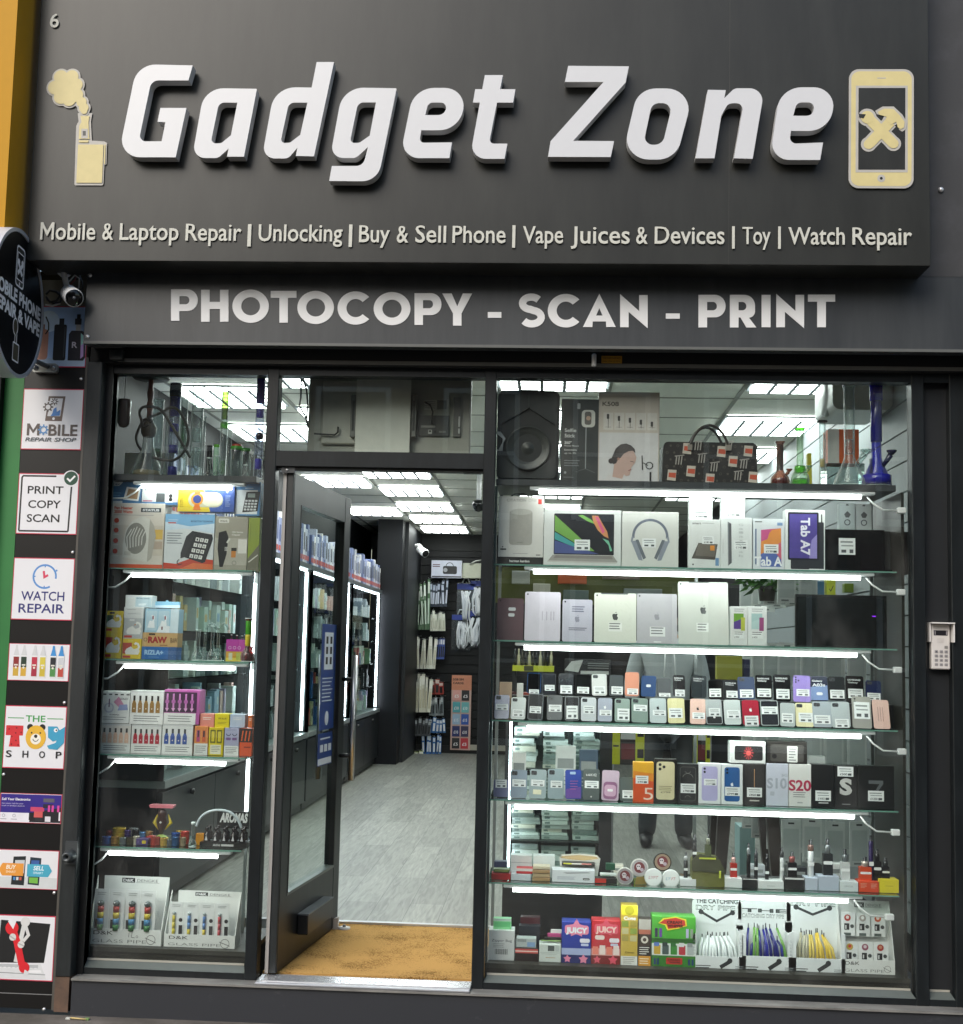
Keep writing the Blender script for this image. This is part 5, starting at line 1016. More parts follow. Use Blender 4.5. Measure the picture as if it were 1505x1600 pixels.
bong('slim clear glass water pipe with gold rings and black lip', 1285, 657, 18, z, .25, 'straight', [clr, ('gold_rings', .30, .42, .45, '#b9a46a'), ('black_lip', .97, 1.0, .9, '#2b2f30')], bowl=False)
bong('tall clear glass beaker water pipe before the orange box', 1327, 601, 50, z, .22, 'beaker', [clr, ('percolator', .32, .46, .25, GW('#f0e4e2', '#c0b0ae'))], bowl=GW('#e6f0ee', '#a9c4be'))
bong('tall blue glass beaker water pipe, right end of the top shelf', 1369, 601, 46, z, .22, 'beaker', [('#5058e0', '#2020a0'), ('blue_neck', .44, .90, .38, M('#1a1a78', .12)), ('blue_mouth', .84, 1.0, .44, M('#0c0cc8', .1)), ('blue_base', .02, .12, .98, M('#14148c', .1))], bowl=M('#14143c', .1))
def d_or(q): q.r(0, 0, .36, 1, '#d9d9d4'); q.r(.80, 0, .82, 1, '#e9e9e4')
ac = goods('acrylic_case', 'clear acrylic display case under the orange box', 'display case', 1292, 1352, 724, z, .34, .12, GLASS('#c9d6d4', 2.0, .02, 'acrylic'))
goods('orange_box', 'orange and white box on the acrylic case behind the water pipes', 'box', 1294, 1343, 671, at(1320, 724, .34).z, .35, .10, '#d9622c', d_or)
goods('yellow_pack', 'thin yellow pack behind the green water pipe', 'box', 1263, 1270, 707, z, .36, .03, '#d9cf3c', tilt=6)
p = at(1362, 655, 1.3); t = thing('wall_heater', 'white rounded wall heater on the slatted right wall', 'heater', (XR - .005, 1.05, at(1375, 655, 1.3).z)); b = MB()
b.X = None; hm = M('#c9ccc9', .4); b.prism(rrect(-.30, 0, .0, .20, .04), 0, .42, hm); b.build('casing', t); b = MB(); b.lathe([(.0, -.01), (.09, -.008), (.10, .02), (.10, .0)], -.30, .2, .10, hm, 20, 'x'); b.build('end_cap', t)

# ------------------------------------------------------------- right window, second shelf
z = zR[2]
def d_cit(q):
    q.r(.0, .0, 1, .115, '#1d1d1d'); q.t('harman kardon', .26, .70, .04, .035, '#e6e6e4', .03); q.t('CITATION', .17, .60, .925, .04, '#8c8a84', .01); q.t('ONE', .65, .84, .925, .04, '#b5b3ac', .01); q.r(.87, .89, .95, .965, '#c23a34')
    q.rr(.24, .29, .75, .80, .07, M('#a9a7a0', .6, var=.12, scale=60)); q.p(circ(.495, .775, .24, 20, .045), '#bdbbb4'); q.r(.42, .325, .54, .332, '#7d7b76'); lines(q, .33, .66, .17, 1, .02); q.r(.05, .215, .18, .235, K); q.r(.84, .14, .94, .155, '#6a6966'); q.c(.10, .26, .015, K, 8)
goods('smart_speaker_box', 'white box picturing a grey smart speaker, left of the laptop box', 'box', 779, 850, 776, z, .19, .12, '#dad8d3', d_cit)
X0 = at(815, 772, .26); b = MB(); b.tube([(X0.x - .05, .26, X0.z - .014), (X0.x - .03, .26, X0.z), (X0.x + .01, .26, X0.z + .002), (X0.x + .04, .26, X0.z - .014)], .003, '#1d1d1d', 6); tag(b.build('carry_loop'), 'thin black carrying loop over the smart speaker box', 'carry handle')
def d_laptop(q):
    q.rr(.13, .20, .91, .93, .012, '#1b1d24'); q.p([(.14, .90), (.14, .62), (.58, .27), (.66, .27)], '#76a850'); q.p([(.14, .60), (.14, .47), (.46, .30), (.58, .26)], '#4aa0a0'); q.p([(.14, .45), (.14, .22), (.72, .22), (.40, .34)], '#4f5a90'); q.p([(.44, .90), (.56, .80), (.68, .74), (.60, .84), (.50, .91)], '#7fb85a')
    q.p([(.62, .90), (.70, .90), (.82, .62), (.84, .50), (.78, .54), (.70, .64), (.64, .78)], '#c98a5a'); q.p([(.66, .88), (.70, .88), (.79, .62), (.76, .58)], '#d25a86'); q.p([(.76, .50), (.84, .46), (.89, .28), (.86, .27), (.84, .38)], '#7ac0a0')
    sticker(q, .40, .28, .60, .47); q.p([(.05, .075), (.94, .065), (.96, .085), (.90, .195), (.12, .195)], '#a29e99'); q.p([(.16, .185), (.88, .185), (.90, .13), (.13, .135)], '#8a8681'); q.p([(.05, .065), (.94, .055), (.96, .080), (.05, .09)], '#c9c6c0')
goods('laptop_box', 'white box picturing an open laptop with colourful screen', 'box', 850, 971, 797, z, .19, .07, '#dcdedb', d_laptop)
def d_head(q):
    q.ring(.50, .55, .30, .045, '#6b7280', -5, 185)
    for s in (-1, 1):
        q.p([(.5 + s * .29, .55), (.5 + s * .33, .55), (.5 + s * .345, .45), (.5 + s * .315, .45)], '#8a919c'); q.p([(.5 + s * .34, .47), (.5 + s * .20, .13), (.5 + s * .13, .12), (.5 + s * .22, .48)], '#8c939e'); q.p([(.5 + s * .26, .49), (.5 + s * .21, .50), (.5 + s * .07, .17), (.5 + s * .12, .14)], '#6a7078')
    sticker(q, .36, .36, .60, .52)
goods('headphone_box', 'white box picturing grey over-ear headphones', 'box', 972, 1061, 800, z, .19, .08, '#d7d8d2', d_head)
def d_hub(q): q.t('smart', .10, .38, .90, .045, '#555', .02); lines(q, .42, .8, .93, 1, .03); q.p([(.08, .20), (.30, .52), (.92, .50), (.84, .18)], '#4b463f'); q.p([(.30, .50), (.88, .49), (.82, .24), (.20, .26)], '#6a645a'); q.r(.68, .37, .82, .47, '#d98a2c'); sticker(q, .42, .50, .80, .66, '£180'); q.r(.85, .06, .96, .22, '#6f93b8'); q.c(.13, .08, .03, '#555', 8)
goods('smart_screen_box', 'white box picturing a brown smart screen, with £180 tag', 'box', 1077, 1126, 812, z, .19, .06, '#dfe2df', d_hub)
def d_tabs(q): q.p([(.22, .92), (.34, .88), (.36, .12), (.24, .06)], '#5a5d60'); q.p([(.22, .92), (.25, .91), (.27, .07), (.24, .06)], '#8d9194'); q.t('Galaxy Tab', .5, .5001, .1, .01, '#ccc') if False else None; sticker(q, .42, .38, .86, .56, '£145'); [q.t(c, .58, .72, .84 - i * .075, .045, '#c2c7c6', .01) for i, c in enumerate('GalaxyTab')]; q.r(.07, .30, .09, .58, '#c9cccb')
goods('tablet_box', 'white box showing the thin dark edge of a tablet', 'box', 1126, 1176, 809, z, .19, .06, '#e2e6e4', d_tabs)
def d_taba(q): q.p([(.16, .02), (.20, .82), (.92, .87), (.96, .02)], '#dcdfe4'); q.p([(.24, .06), (.25, .78), (.88, .82), (.90, .06)], '#d0667a'); q.p([(.24, .30), (.25, .55), (.60, .78), (.88, .82), (.89, .55)], '#e0914a'); q.p([(.25, .55), (.25, .78), (.55, .80), (.45, .60)], '#c95a8c'); q.p([(.24, .06), (.24, .30), (.60, .42), (.89, .20), (.90, .06)], '#5a6fb0'); q.r(.06, .10, .11, .80, '#6f7f9c'); q.t('Tab A', .04, .92, .08, .18, '#f2f4f6', .03); sticker(q, .34, .32, .80, .50, '£130'); q.r(.76, .87, .93, .93, '#7f9cc0'); q.r(.06, .93, .28, .95, '#555')
goods('tablet_box', 'white tablet box with pink and orange tablet screen', 'box', 1177, 1227, 811, z, .19, .06, '#dde2e4', d_taba)
def d_taba7(q):
    q.rr(.14, .02, .97, .80, .03, '#2f3238'); q.rr(.07, .17, .84, .96, .03, '#1c1d26'); q.r(.11, .20, .80, .93, M('#5a4f9a', .35, var=.25, scale=30)); q.p([(.60, .20), (.80, .20), (.80, .60), (.66, .50)], '#9a8fd0'); q.r(.90, .78, .93, .93, '#333'); q.r(.60, .0, .97, .03, '#e9ece9')
    # the words run down the side
    vs, fs = textgeo('Tab A7', .03); a = min(v[0] for v in vs); c = max(v[0] for v in vs); s = q.h * .62 / (c - a); y = q.up()
    q.b.add([(q.x0 + q.w * .40 + v[1] * s * 1.0, y, q.z0 + q.h * .87 - (v[0] - a) * s) for v in vs], fs, '#eceaf4')
goods('tablet_box', 'white tablet box with purple screen turned sideways', 'box', 1227, 1290, 797, z, .19, .06, '#e0e4e2', d_taba7)
def d_air(q): q.ring(.42, .66, .07, .015, '#b5b9b8'); q.ring(.6, .66, .07, .015, '#b5b9b8'); sticker(q, .18, .06, .85, .40, '£180')
goods('earbuds_box', 'small white earbuds box on top of the smart screen box', 'box', 1077, 1114, 777, at(1095, 812, .20).z, .205, .05, '#e6eae8', d_air)
goods('earbuds_box', 'small white earbuds box on top of the thin tablet box', 'box', 1127, 1165, 777, at(1145, 809, .20).z, .205, .05, '#e9edeb', d_air)
zt = at(1320, 828, .30).z
def d_watch2(q): q.ring(.5, .30, .17, .06, '#4d5152'); q.p([(.30, .60), (.50, .72), (.72, .60), (.60, .48), (.40, .48)], '#55595a'); q.p([(.4, .92), (.6, .92), (.56, .98), (.44, .98)], '#55595a')
goods('watch_box', 'tall grey watch box behind the dark laptop, the left one', 'box', 1312, 1337, 787, zt, .33, .05, '#bcc7c6', d_watch2)
goods('watch_box', 'tall grey watch box behind the dark laptop, the right one', 'box', 1338, 1363, 788, zt, .33, .05, '#c4cbc9', d_watch2)
t = thing('laptop', 'dark open laptop with white price tag at the right of the second shelf', 'laptop', tuple(at(1292, 889, .24))); t.location.z = z + .001; w = at(1392, 860, .24).x - t.location.x; hh = at(1340, 828, .30).z - z
b = MB(); b.box(0, w, -.02, .16, 0, .012, M('#101214', .25)); b.build('base', t)
b = MB(); b.box(0, w - .01, .06, .07, .012, hh, M('#15181a', .12)); q = Pic(b, 0, .0, w, hh, .0598); sticker(q, .24, .42, .50, .80); b.build('lid', t)
b = MB(); b.box(0, .35, 0, .13, 0, zt - z - .002, M('#2a2d2d', .5)); o = b.build('display_riser'); o.location = (at(1294, 880, .32).x, .325, z + .001); tag(o, 'dark block behind the laptop carrying the watch boxes', 'display block')

# ------------------------------------------------------------- right window, third shelf: tablets
z = zR[3]
def tablet(label, x0, x1, yt, col, draw=None, tilt=9, cam_='#2a2c30', Y=.19, met=.0, name='tablet'):
    xm = (x0 + x1) / 2; X0, X1 = at(x0, 960, Y).x, at(x1, 960, Y).x; h = (at(xm, yt, Y + .02).z - z) / math.cos(rad(tilt)); w = X1 - X0 - .003
    t = thing(name, label, 'tablet', (X0, Y, z + .001)); t.rotation_euler = (-rad(tilt), 0, 0)
    b = MB(); b.prism(rrect(0, 0, w, h, .008, 5), 0, .007, M(col, .38, met, var=.03)); b.build('back_cover', t)
    b = MB(); b.lathe([(.0035, 0), (.0035, .0012), (0, .0014)], .012, -.0001, h - .011, M(cam_, .2), 10, 'y'); b.build('camera_lens', t)
    if draw: b = MB(); draw(Pic(b, 0, 0, w, h, -.0003)); b.build('sticker', t)
    return t
tablet('maroon cased tablet at the left end of the tablet shelf', 777, 819, 935, '#54383f', lambda q: (q.rr(.42, .70, .70, .78, .05, '#dcdcdc'), q.rr(.42, .56, .66, .64, .05, '#dcdcdc')))
tablet('plain pinkish white tablet with faint printing, second on the shelf', 820, 877, 925, '#cfc9d4', lambda q: [q.r(x, .42, x + .03, .60, '#b0abb5') for x in (.48, .60, .72, .80)])
tablet('small silver tablet with grey logo and printed tag text', 879, 927, 937, '#b9b7c4', lambda q: (lines(q, .32, .74, .84, 3, .055, '#77788a', .5), logo(q, .5, .53, .20, '#8b8a98'), lines(q, .22, .82, .33, 2, .045, '#6a6a78', .4)))
tablet('silver white tablet with black logo and white tag', 929, 996, 927, '#d3d5c9', lambda q: (logo(q, .5, .52, .17, '#3a3b3c'), q.r(.34, .22, .66, .40, '#e2e3dc'), lines(q, .36, .62, .39, 3, .05, '#707270', .45), q.r(.16, .975, .80, 1.0, '#55585a')))
tablet('grey tablet with pale logo and white tag, right of centre', 996, 1060, 928, '#b4b2b6', lambda q: (logo(q, .5, .53, .16, '#8f8e94'), q.r(.32, .14, .70, .33, '#dfe0de'), lines(q, .35, .66, .32, 3, .055, '#6f7173', .4), q.r(.42, .02, .6, .04, '#e6e6e6')))
tablet('largest silver tablet with black logo, right end of the tablets', 1061, 1141, 909, '#c3c6be', lambda q: (logo(q, .5, .54, .15, '#4a4d4d'), q.r(.36, .20, .60, .34, '#e2e5df'), lines(q, .38, .56, .33, 3, .045, '#6f7371', .4), q.r(.22, .985, .62, 1.0, '#2f3234')), tilt=11)
def d_pb(c1, c2, c3): return lambda q: (lines(q, .2, .8, .94, 2, .05), q.r(.18, .42, .76, .82, c1), q.p([(.18, .42), (.18, .60), (.76, .70), (.76, .42)], c2), q.r(.60, .38, .84, .72, c3), q.r(.20, .18, .8, .36, '#e9ece9'), lines(q, .22, .74, .35, 2, .05, '#6a6d6b'), q.t('£400', .22, .5, .19, .05, '#333', .02))
goods('phone_box', 'white phone box with green and red screen, right of the tablets', 'box', 1142, 1169, 948, z, .19, .05, '#dcdedb', d_pb('#6fa03a', '#5a3f8c', '#b8c04a'))
goods('phone_box', 'white phone box with pale blue phone, right of the tablets', 'box', 1169, 1199, 948, z, .19, .05, '#dfe2df', d_pb('#a9c6c4', '#b4cfcc', '#9a4a7a'))
X0, X1, Z0, Z1 = rect(1243, 1386, 930, 1008, .22); t = thing('monitor', 'dark glossy monitor with thin frame at the right of the third shelf', 'monitor', (X0, .22, z + .001)); w, h = X1 - X0, Z1 - z
b = MB(); b.box(0, w, 0, .02, 0, h, M('#121415', .3), .002); b.build('casing', t); b = MB(); b.box(.008, w - .008, -.001, 0, .008, h - .012, M('#15191a', .12)); b.build('screen', t)
b = MB(); b.box(w * .84, w * .88, -.0016, -.0011, h * .60, h * .615, EM('#8a2be2', 2, 'power_light')); b.build('power_light', t)
# ------------------------------------------------------------- right window, fourth shelf: two rows of phones
z = zR[4]
_pr = random.Random(77)
def phone(label, x0, x1, yt, yb, Y, zs, col, kind='back', tagc=None, group=None, tilt=17, price=None, split=None, logo_c=None, name='phone', lift=0, extra=None):
    xm = (x0 + x1) / 2; X0, X1 = at(x0, (yt + yb) / 2, Y).x, at(x1, (yt + yb) / 2, Y).x; h = (yb - yt) * (Y - CAM.y) / F_PX / math.cos(rad(tilt)); w = X1 - X0 - .004
    t = thing(name, label, 'phone', (X0, Y, zs + .003 + lift), group); t.rotation_euler = (-rad(tilt + _pr.uniform(-3, 3)), rad(_pr.uniform(-1.6, 1.6)), rad(_pr.uniform(-5, 5)))
    b = MB(); b.prism(rrect(0, 0, w, h, .009, 4), 0, .008, M(col, .22, var=.03), '#4b4d50'); 
    q = Pic(b, 0, 0, w, h, 0)
    if split: q.rr(.04, .02, .96, split[0], .08, split[1])
    b.build('back_cover' if kind == 'back' else 'body', t)
    if kind == 'screen':
        b = MB(); q = Pic(b, 0, 0, w, h, -.0004); q.rr(.05, .03, .95, .97, .07, M('#0b0c0e', .08)); b.build('screen', t)
    if kind == 'back':
        b = MB(); q = Pic(b, 0, 0, w, h, -.0004); q.rr(.08, .80, .42, .95, .07, '#3b3e41' if logo_c is None else '#5b5f62'); q.c(.17, .91, .05, '#15171a', 8); q.c(.30, .85, .05, '#15171a', 8); b.build('camera_lens', t)
    if kind == 'tri':
        b = MB(); q = Pic(b, 0, 0, w, h, -.0004)
        for x, y in ((.16, .92), (.16, .83), (.16, .74), (.32, .80)): q.c(x, y, .055, '#1e1f24', 8)
        b.build('camera_lens', t)
    b = MB(); q = Pic(b, 0, 0, w, h, -.0012)
    if logo_c: logo(q, .5, .60 if not tagc or tagc[1] < .55 else .30, .2, logo_c)
    if kind == 'word': q.t('SAMSUNG', .10, .82, .82, .06, '#e9eaea', .03); q.t('Galaxy', .12, .68, .73, .06, '#e2e3e3', .02)
    if tagc: j1, j2, j3 = _pr.uniform(-.04, .05), _pr.uniform(0, .14), _pr.uniform(0, .1); sticker(q, .05 + j2, tagc[0] + j1, .97 - j3, tagc[1] + j1, price)
    if extra: extra(q)
    if q.b.v: b.build('price_sticker' if tagc else 'print', t)
    return t
LF = (750, 890, .23256); RF = (1080, 890, .24585)
def cv(F, x0, x1, y0, y1): return F[0] + x0 * F[2], F[0] + x1 * F[2], F[1] + y0 * F[2], F[1] + y1 * F[2]
front_row = [
 (LF, 98, 203, 815, 972, '#8d8fa6', 'back', (.32, .58), 'mauve phone with white sticker'),
 (LF, 207, 312, 832, 975, '#c3cac8', 'back', (.10, .42), 'white phone with black camera patch'),
 (LF, 320, 428, 812, 980, '#6f7478', 'screen', (.22, .48), 'grey phone with glossy dark face'),
 (LF, 450, 560, 824, 985, '#4e5356', 'back', (.30, .58), 'dark grey phone with two stickers'),
 (LF, 572, 675, 838, 992, '#858a8d', 'screen', (.05, .60), 'grey edged phone with tall sticker'),
 (LF, 680, 790, 846, 998, '#d3d7da', 'back', (.28, .62), 'white phone with wide sticker'),
 (LF, 792, 895, 850, 1000, '#a9afbe', 'logo', (.22, .46), 'lilac grey phone with white logo'),
 (LF, 906, 1015, 852, 1004, '#97a9a0', 'back', (.10, .60), 'sage phone with two stickers'),
 (LF, 1020, 1138, 848, 1008, '#87998f', 'back', (.42, .68), 'sage green phone with camera square'),
 (LF, 1143, 1262, 850, 1010, '#c5cfcf', 'logo', (.30, .52), 'pale silver phone with black logo'),
 (LF, 1266, 1386, 853, 1014, '#e3dba6', 'logo', (.15, .55), 'pale yellow phone with white logo'),
 (RF, -6, 98, 812, 968, '#e7bfb0', 'logo', (.20, .45), 'rose phone with black logo'),
 (RF, 100, 210, 816, 966, '#b9bfbf', 'logo', (.28, .60), 'silver phone with white logo over black base'),
 (RF, 215, 327, 822, 974, '#cbd2d0', 'logo', (.22, .55), 'silver phone with pale logo and wide sticker'),
 (RF, 332, 447, 826, 976, '#b52f42', 'logo', (.0, .40), 'red phone with white sticker'),
 (RF, 447, 567, 828, 984, '#a9afae', 'screen', (.42, .72), 'grey phone with glossy top and sticker'),
 (RF, 567, 668, 842, 984, '#bcc4c3', 'logo', (.15, .55), 'pale grey phone with small white logo'),
 (RF, 668, 788, 842, 988, '#efe6b8', 'back', (.20, .60), 'cream yellow phone with wide sticker'),
 (RF, 778, 905, 832, 988, '#aab3b8', 'back', (.12, .46), 'blue grey phone with twin lenses'),
 (RF, 897, 1020, 836, 990, '#bdc6c7', 'back', (.02, .36), 'pale grey phone with twin lenses and low sticker'),
 (RF, 1028, 1155, 808, 1003, '#a19f97', 'tri', (.25, .78), 'beige grey phone leaning, with three lenses'),
 (RF, 1163, 1276, 834, 1010, '#eac5b8', 'none', (.9, .91), 'blush pink phone with printed lines, rightmost'),
]
for i, (F, a, c, t0, t1, col, kd, tg, lb) in enumerate(front_row):
    x0, x1, y0, y1 = cv(F, a, c, t0, t1); pr = None
    phone('%s, %s in the front row of phones' % (lb, ordn[i]), x0, x1, y0, y1, .185, z, col, kd, tg if tg[1] != .91 else None, 'phones in the front row of the phone shelf', split=(.30, '#17181a') if i in (12,) else None, logo_c={'logo': '#f0f0f0' if i not in (9, 11) else '#222'}.get(kd),
          extra=(lambda q: [q.r(.3 + k * .14, .25, .34 + k * .14, .75, '#b08f86') for k in range(3)]) if i == 21 else None)
back_row = [
 (LF, 315, 415, 696, 830, '#1b4a7c', 'screen', (.0, .2), 'deep blue phone with glossy face'),
 (LF, 420, 520, 700, 840, '#2b2e31', 'screen', (.15, .42), 'black phone with pale sticker'),
 (LF, 530, 635, 700, 838, '#1d1f22', 'none', (.0, .40), 'black phone with small oval tag'),
 (LF, 640, 750, 706, 842, '#17181a', 'screen', (.05, .36), 'black phone with low grey sticker'),
 (LF, 755, 862, 706, 848, '#dcddda', 'back', (.10, .45), 'white phone with dark camera band'),
 (LF, 870, 970, 712, 850, '#4f5456', 'none', (.08, .45), 'charcoal phone with wide sticker'),
 (LF, 975, 1075, 694, 850, '#e39c82', 'none', (.05, .3), 'coral pink phone standing tall'),
 (LF, 1082, 1187, 716, 852, '#35507c', 'none', None, 'steel blue phone with oval tag'),
 (LF, 1190, 1292, 733, 852, '#5c6063', 'none', (.02, .22), 'grey phone with dark lens'),
 (LF, 1300, 1388, 712, 850, '#141517', 'word', (.02, .34), 'black phone with white lettering by the rear upright'),
 (RF, 5, 106, 676, 812, '#2b3134', 'word', None, 'dark grey phone with white lettering and shaded face'),
 (RF, 112, 208, 706, 822, '#1b1d20', 'screen', (.06, .5), 'black phone with white corner sticker'),
 (RF, 210, 312, 706, 822, '#1e2022', 'word', (.05, .42), 'black lettered phone with lower sticker'),
 (RF, 302, 415, 686, 826, '#465270', 'back', (.02, .38), 'slate blue phone with round lens'),
 (RF, 412, 524, 676, 822, '#131416', 'word', (.05, .40), 'glossy black lettered phone with white sticker'),
 (RF, 528, 645, 672, 838, '#151618', 'word', (.10, .46), 'tall black lettered phone with white sticker'),
 (RF, 650, 765, 678, 840, '#a48fd6', 'tri', (.20, .46), 'lilac phone with three lenses'),
 (RF, 757, 882, 682, 834, '#2a3046', 'a03', None, 'blue phone with big white lettering'),
 (RF, 875, 990, 686, 832, '#2b2e30', 'back', (.10, .46), 'charcoal phone with camera square'),
 (RF, 988, 1110, 682, 850, '#121315', 'word', (.18, .52), 'black lettered phone leaning right'),
 (RF, 1112, 1215, 710, 832, '#1c2850', 'back', (.0, .36), 'navy phone with low sticker, rightmost'),
]
for i, (F, a, c, t0, t1, col, kd, tg, lb) in enumerate(back_row):
    x0, x1, y0, y1 = cv(F, a, c, t0, t1); ex = None
    if kd == 'a03': ex = lambda q: (q.p([(.03, .02), (.97, .02), (.97, .62), (.03, .55)], '#7d94c0'), q.t('Galaxy', .16, .72, .77, .07, '#f0f2f4', .02), q.t('A03s', .16, .86, .58, .12, '#f0f2f4', .03), q.rr(.36, .22, .70, .34, .08, '#e9ebee'))
    elif tg is None and i in (7,): ex = lambda q: q.rr(.34, .45, .66, .58, .08, '#e9ebee')
    yy0 = at((x0 + x1) / 2, y1, .27).z
    b = MB(); 
    phone('%s, %s in the back row of phones' % (lb, ordn[i]), x0, x1, y0, y1, .27, yy0 - .003, col, kd, tg, 'phones in the back row of the phone shelf', extra=ex, tilt=12)
b = MB(); st_top = at(1085, 1092, .27).z; xa, xb = at(800, 1090, .27).x, at(1395, 1090, .27).x
b.box(0, xb - xa, 0, .07, 0, st_top - z - .004, M('#1b1d1e', .3)); o = b.build('phone_stand'); o.location = (xa, .262, z); tag(o, 'long dark step carrying the back row of phones', 'display stand')
for F, a, c, t0, t1, col, nm, lb in ((LF, 130, 215, 757, 830, '#c9ad92', 'small_box', 'small tan box at the left end of the phone shelf'), (LF, 247, 292, 765, 830, '#dfdfd8', 'small_box', 'small white box behind the white phone'),):
    x0, x1, y0, y1 = cv(F, a, c, t0, t1); goods(nm, lb, 'box', x0, x1, y0, z, .235, .02, col)
# ------------------------------------------------------------- right window, fifth shelf: boxed phones
z = zR[5]; LG = (750, 1130, .23256); RG = (1080, 1130, .24585)
for i, (a, c, t0, t1, col, kd, tg, lb, ex) in enumerate((
 (92, 196, 365, 478, '#7f80a0', 'none', (.52, .98), 'short mauve phone with sticker at its top', None),
 (202, 322, 305, 485, '#93a0ae', 'back', (.36, .62), 'blue grey phone with black camera square', None),
 (330, 450, 303, 490, '#a3b2b4', 'back', (.38, .60), 'silver blue phone with cream lower sticker', lambda q: q.r(.24, .14, .72, .30, '#e6e2c4')),
 (457, 572, 306, 498, '#9dadb2', 'back', (.36, .60), 'silver blue phone with grey camera block', None),
 (576, 690, 312, 500, '#4053a6', 'none', None, 'blue to purple phone box card', lambda q: (q.p([(.04, .03), (.96, .03), (.96, .42), (.04, .34)], '#6a4a9c'), q.rr(.30, .84, .66, .93, .05, '#a9c2e0'), lines(q, .3, .8, .62, 4, .09, '#c06a9a', .2))),
 (694, 810, 312, 510, '#5b6260', 'none', (.34, .58), 'grey phone card with white lettering', lambda q: (q.t('LG', .18, .42, .78, .06, '#e6e6e4', .02), q.t('K42', .46, .82, .77, .09, '#e6e6e4', .03), q.c(.5, .10, .05, '#c9c9c4', 8))),
 (817, 938, 318, 512, '#c7b2c2', 'none', None, 'pale pink phone with violet shape', lambda q: (q.rr(.10, .05, .90, .62, .2, '#8f5f82'), q.rr(.16, .14, .84, .52, .18, '#c9a3bb'), q.rr(.34, .30, .66, .38, .05, '#e9e9e9'))),
 (942, 1045, 365, 515, '#5f6765', 'none', (.14, .48), 'short grey phone with wide sticker, beside the orange box', None))):
    x0, x1, y0, y1 = cv(LG, a, c, t0, t1); phone('%s, fifth shelf' % lb, x0, x1, y0, y1, .19, z, col, kd, tg, 'phones left of the boxed phones', tilt=10, extra=ex)
def ph_art(c1, cam2=True, tgy=None, price=None, wm=None):
    def f(q):
        q.rr(.14, .08, .86, .93, .12, M(c1, .3)); 
        if cam2: q.c(.27, .87, .055, K, 10); q.c(.27, .79, .055, K, 10)
        if wm: logo(q, .5, .5, .16, wm)
        if tgy: sticker(q, .17, tgy[0], .86, tgy[1], price)
    return f
BX = [
 (LG, 1030, 1170, 264, '#e2a92c', lambda q: (q.p([(0, 0), (1, 0), (1, .52), (0, .60)], '#d8552a'), q.p([(0, .60), (1, .52), (1, .72), (0, .78)], '#e08a2a'), q.t('5', .52, .98, .06, .32, '#f2d9c9', -.005), sticker(q, .12, .46, .74, .66, '£90')), 'orange and yellow phone box marked 5'),
 (LG, 1174, 1325, 243, '#17140f', lambda q: (q.rr(.08, .07, .90, .94, .13, '#d9cfa6'), [q.c(x, y, .07, K, 10) for x, y in ((.24, .87), (.24, .77), (.42, .82))], lines(q, .2, .8, .38, 3, .04, '#8d8560'), q.t('£799', .28, .72, .22, .04, '#5a5540', .01)), 'black phone box with large gold three lens phone'),
 (LG, 1327, 1470, 276, '#191a1a', lambda q: (q.rr(.12, .06, .88, .93, .13, '#5d5e5c'), q.rr(.14, .07, .86, .92, .12, '#1c1d1d'), q.ring(.5, .62, .26, .015, '#8d8d88', 20, 160), q.ring(.5, .84, .14, .012, '#8d8d88', 200, 340), q.ring(.5, .12, .14, .012, '#8d8d88', 20, 160), sticker(q, .16, .26, .88, .50, '£780')), 'black phone box with silver outline drawing'),
 (RG, 48, 191, 258, '#e2e4e6', lambda q: (ph_art('#b9b4dc', True)(q), sticker(q, .24, .46, .82, .62, '£479')), 'white phone box with lilac phone and £479 tag'),
 (RG, 193, 331, 264, '#e0e5e4', ph_art('#2f5f9a', True, (.22, .44), '£799', '#dfe6ee'), 'white phone box with blue phone'),
 (RG, 333, 476, 262, '#1c1b1a', lambda q: (q.r(.48, .44, .51, .88, '#b58a5c'), sticker(q, .16, .20, .84, .43, '£820'), q.r(.28, .10, .72, .13, '#b9b6b0')), 'black phone box with thin gold line'),
 (RG, 478, 619, 258, '#c9cdda', lambda q: (q.t('S10', .03, .95, .42, .24, '#a6abb4', .03), q.t('5G', .70, .98, .70, .06, '#a6abb4', .02), q.rr(.18, .24, .38, .34, .04, '#b2b6c0')), 'pale lavender phone box with grey numerals'),
 (RG, 621, 766, 262, '#dcdcd8', lambda q: (q.t('S20', .0, 1.0, .38, .25, '#b02a4c', .03), lines(q, .2, .76, .34, 3, .05, '#7c7f7f'), q.r(.38, .08, .62, .11, '#a9acac')), 'white phone box with red numerals'),
 (RG, 768, 911, 264, '#161617', lambda q: (sticker(q, .16, .15, .86, .39, '£480'), q.r(.30, .09, .74, .12, '#b9b9b9')), 'plain black phone box with low white tag'),
 (RG, 913, 1057, 270, '#1b1b1c', lambda q: (q.t('S', .22, .78, .33, .36, '#c9c9c6', .05), sticker(q, .13, .74, .84, .97, '£300'), q.r(.33, .08, .70, .10, '#8c8c8c'), q.rr(.04, .2, .96, .93, .04, '#1b1b1c') if False else None), 'black phone box with big silver S'),
 (RG, 1060, 1293, 273, '#1a1b1b', lambda q: (q.p([(.30, .66), (.70, .66), (.70, .58), (.55, .40), (.46, .40), (.60, .58), (.30, .58)], '#5c6164'), sticker(q, .28, .18, .72, .42, '£1250')), 'wide black phone box with grey 7, rightmost'),
]
for i, (F, a, c, t0, col, ar, lb) in enumerate(BX):
    x0, x1, y0, _ = cv(F, a, c, t0, 0); goods('phone_box', lb, 'box', x0, x1, y0, z, .185, .05, col, ar, 'boxed phones on the fifth shelf')
zt = at(1200, 1194, .19).z
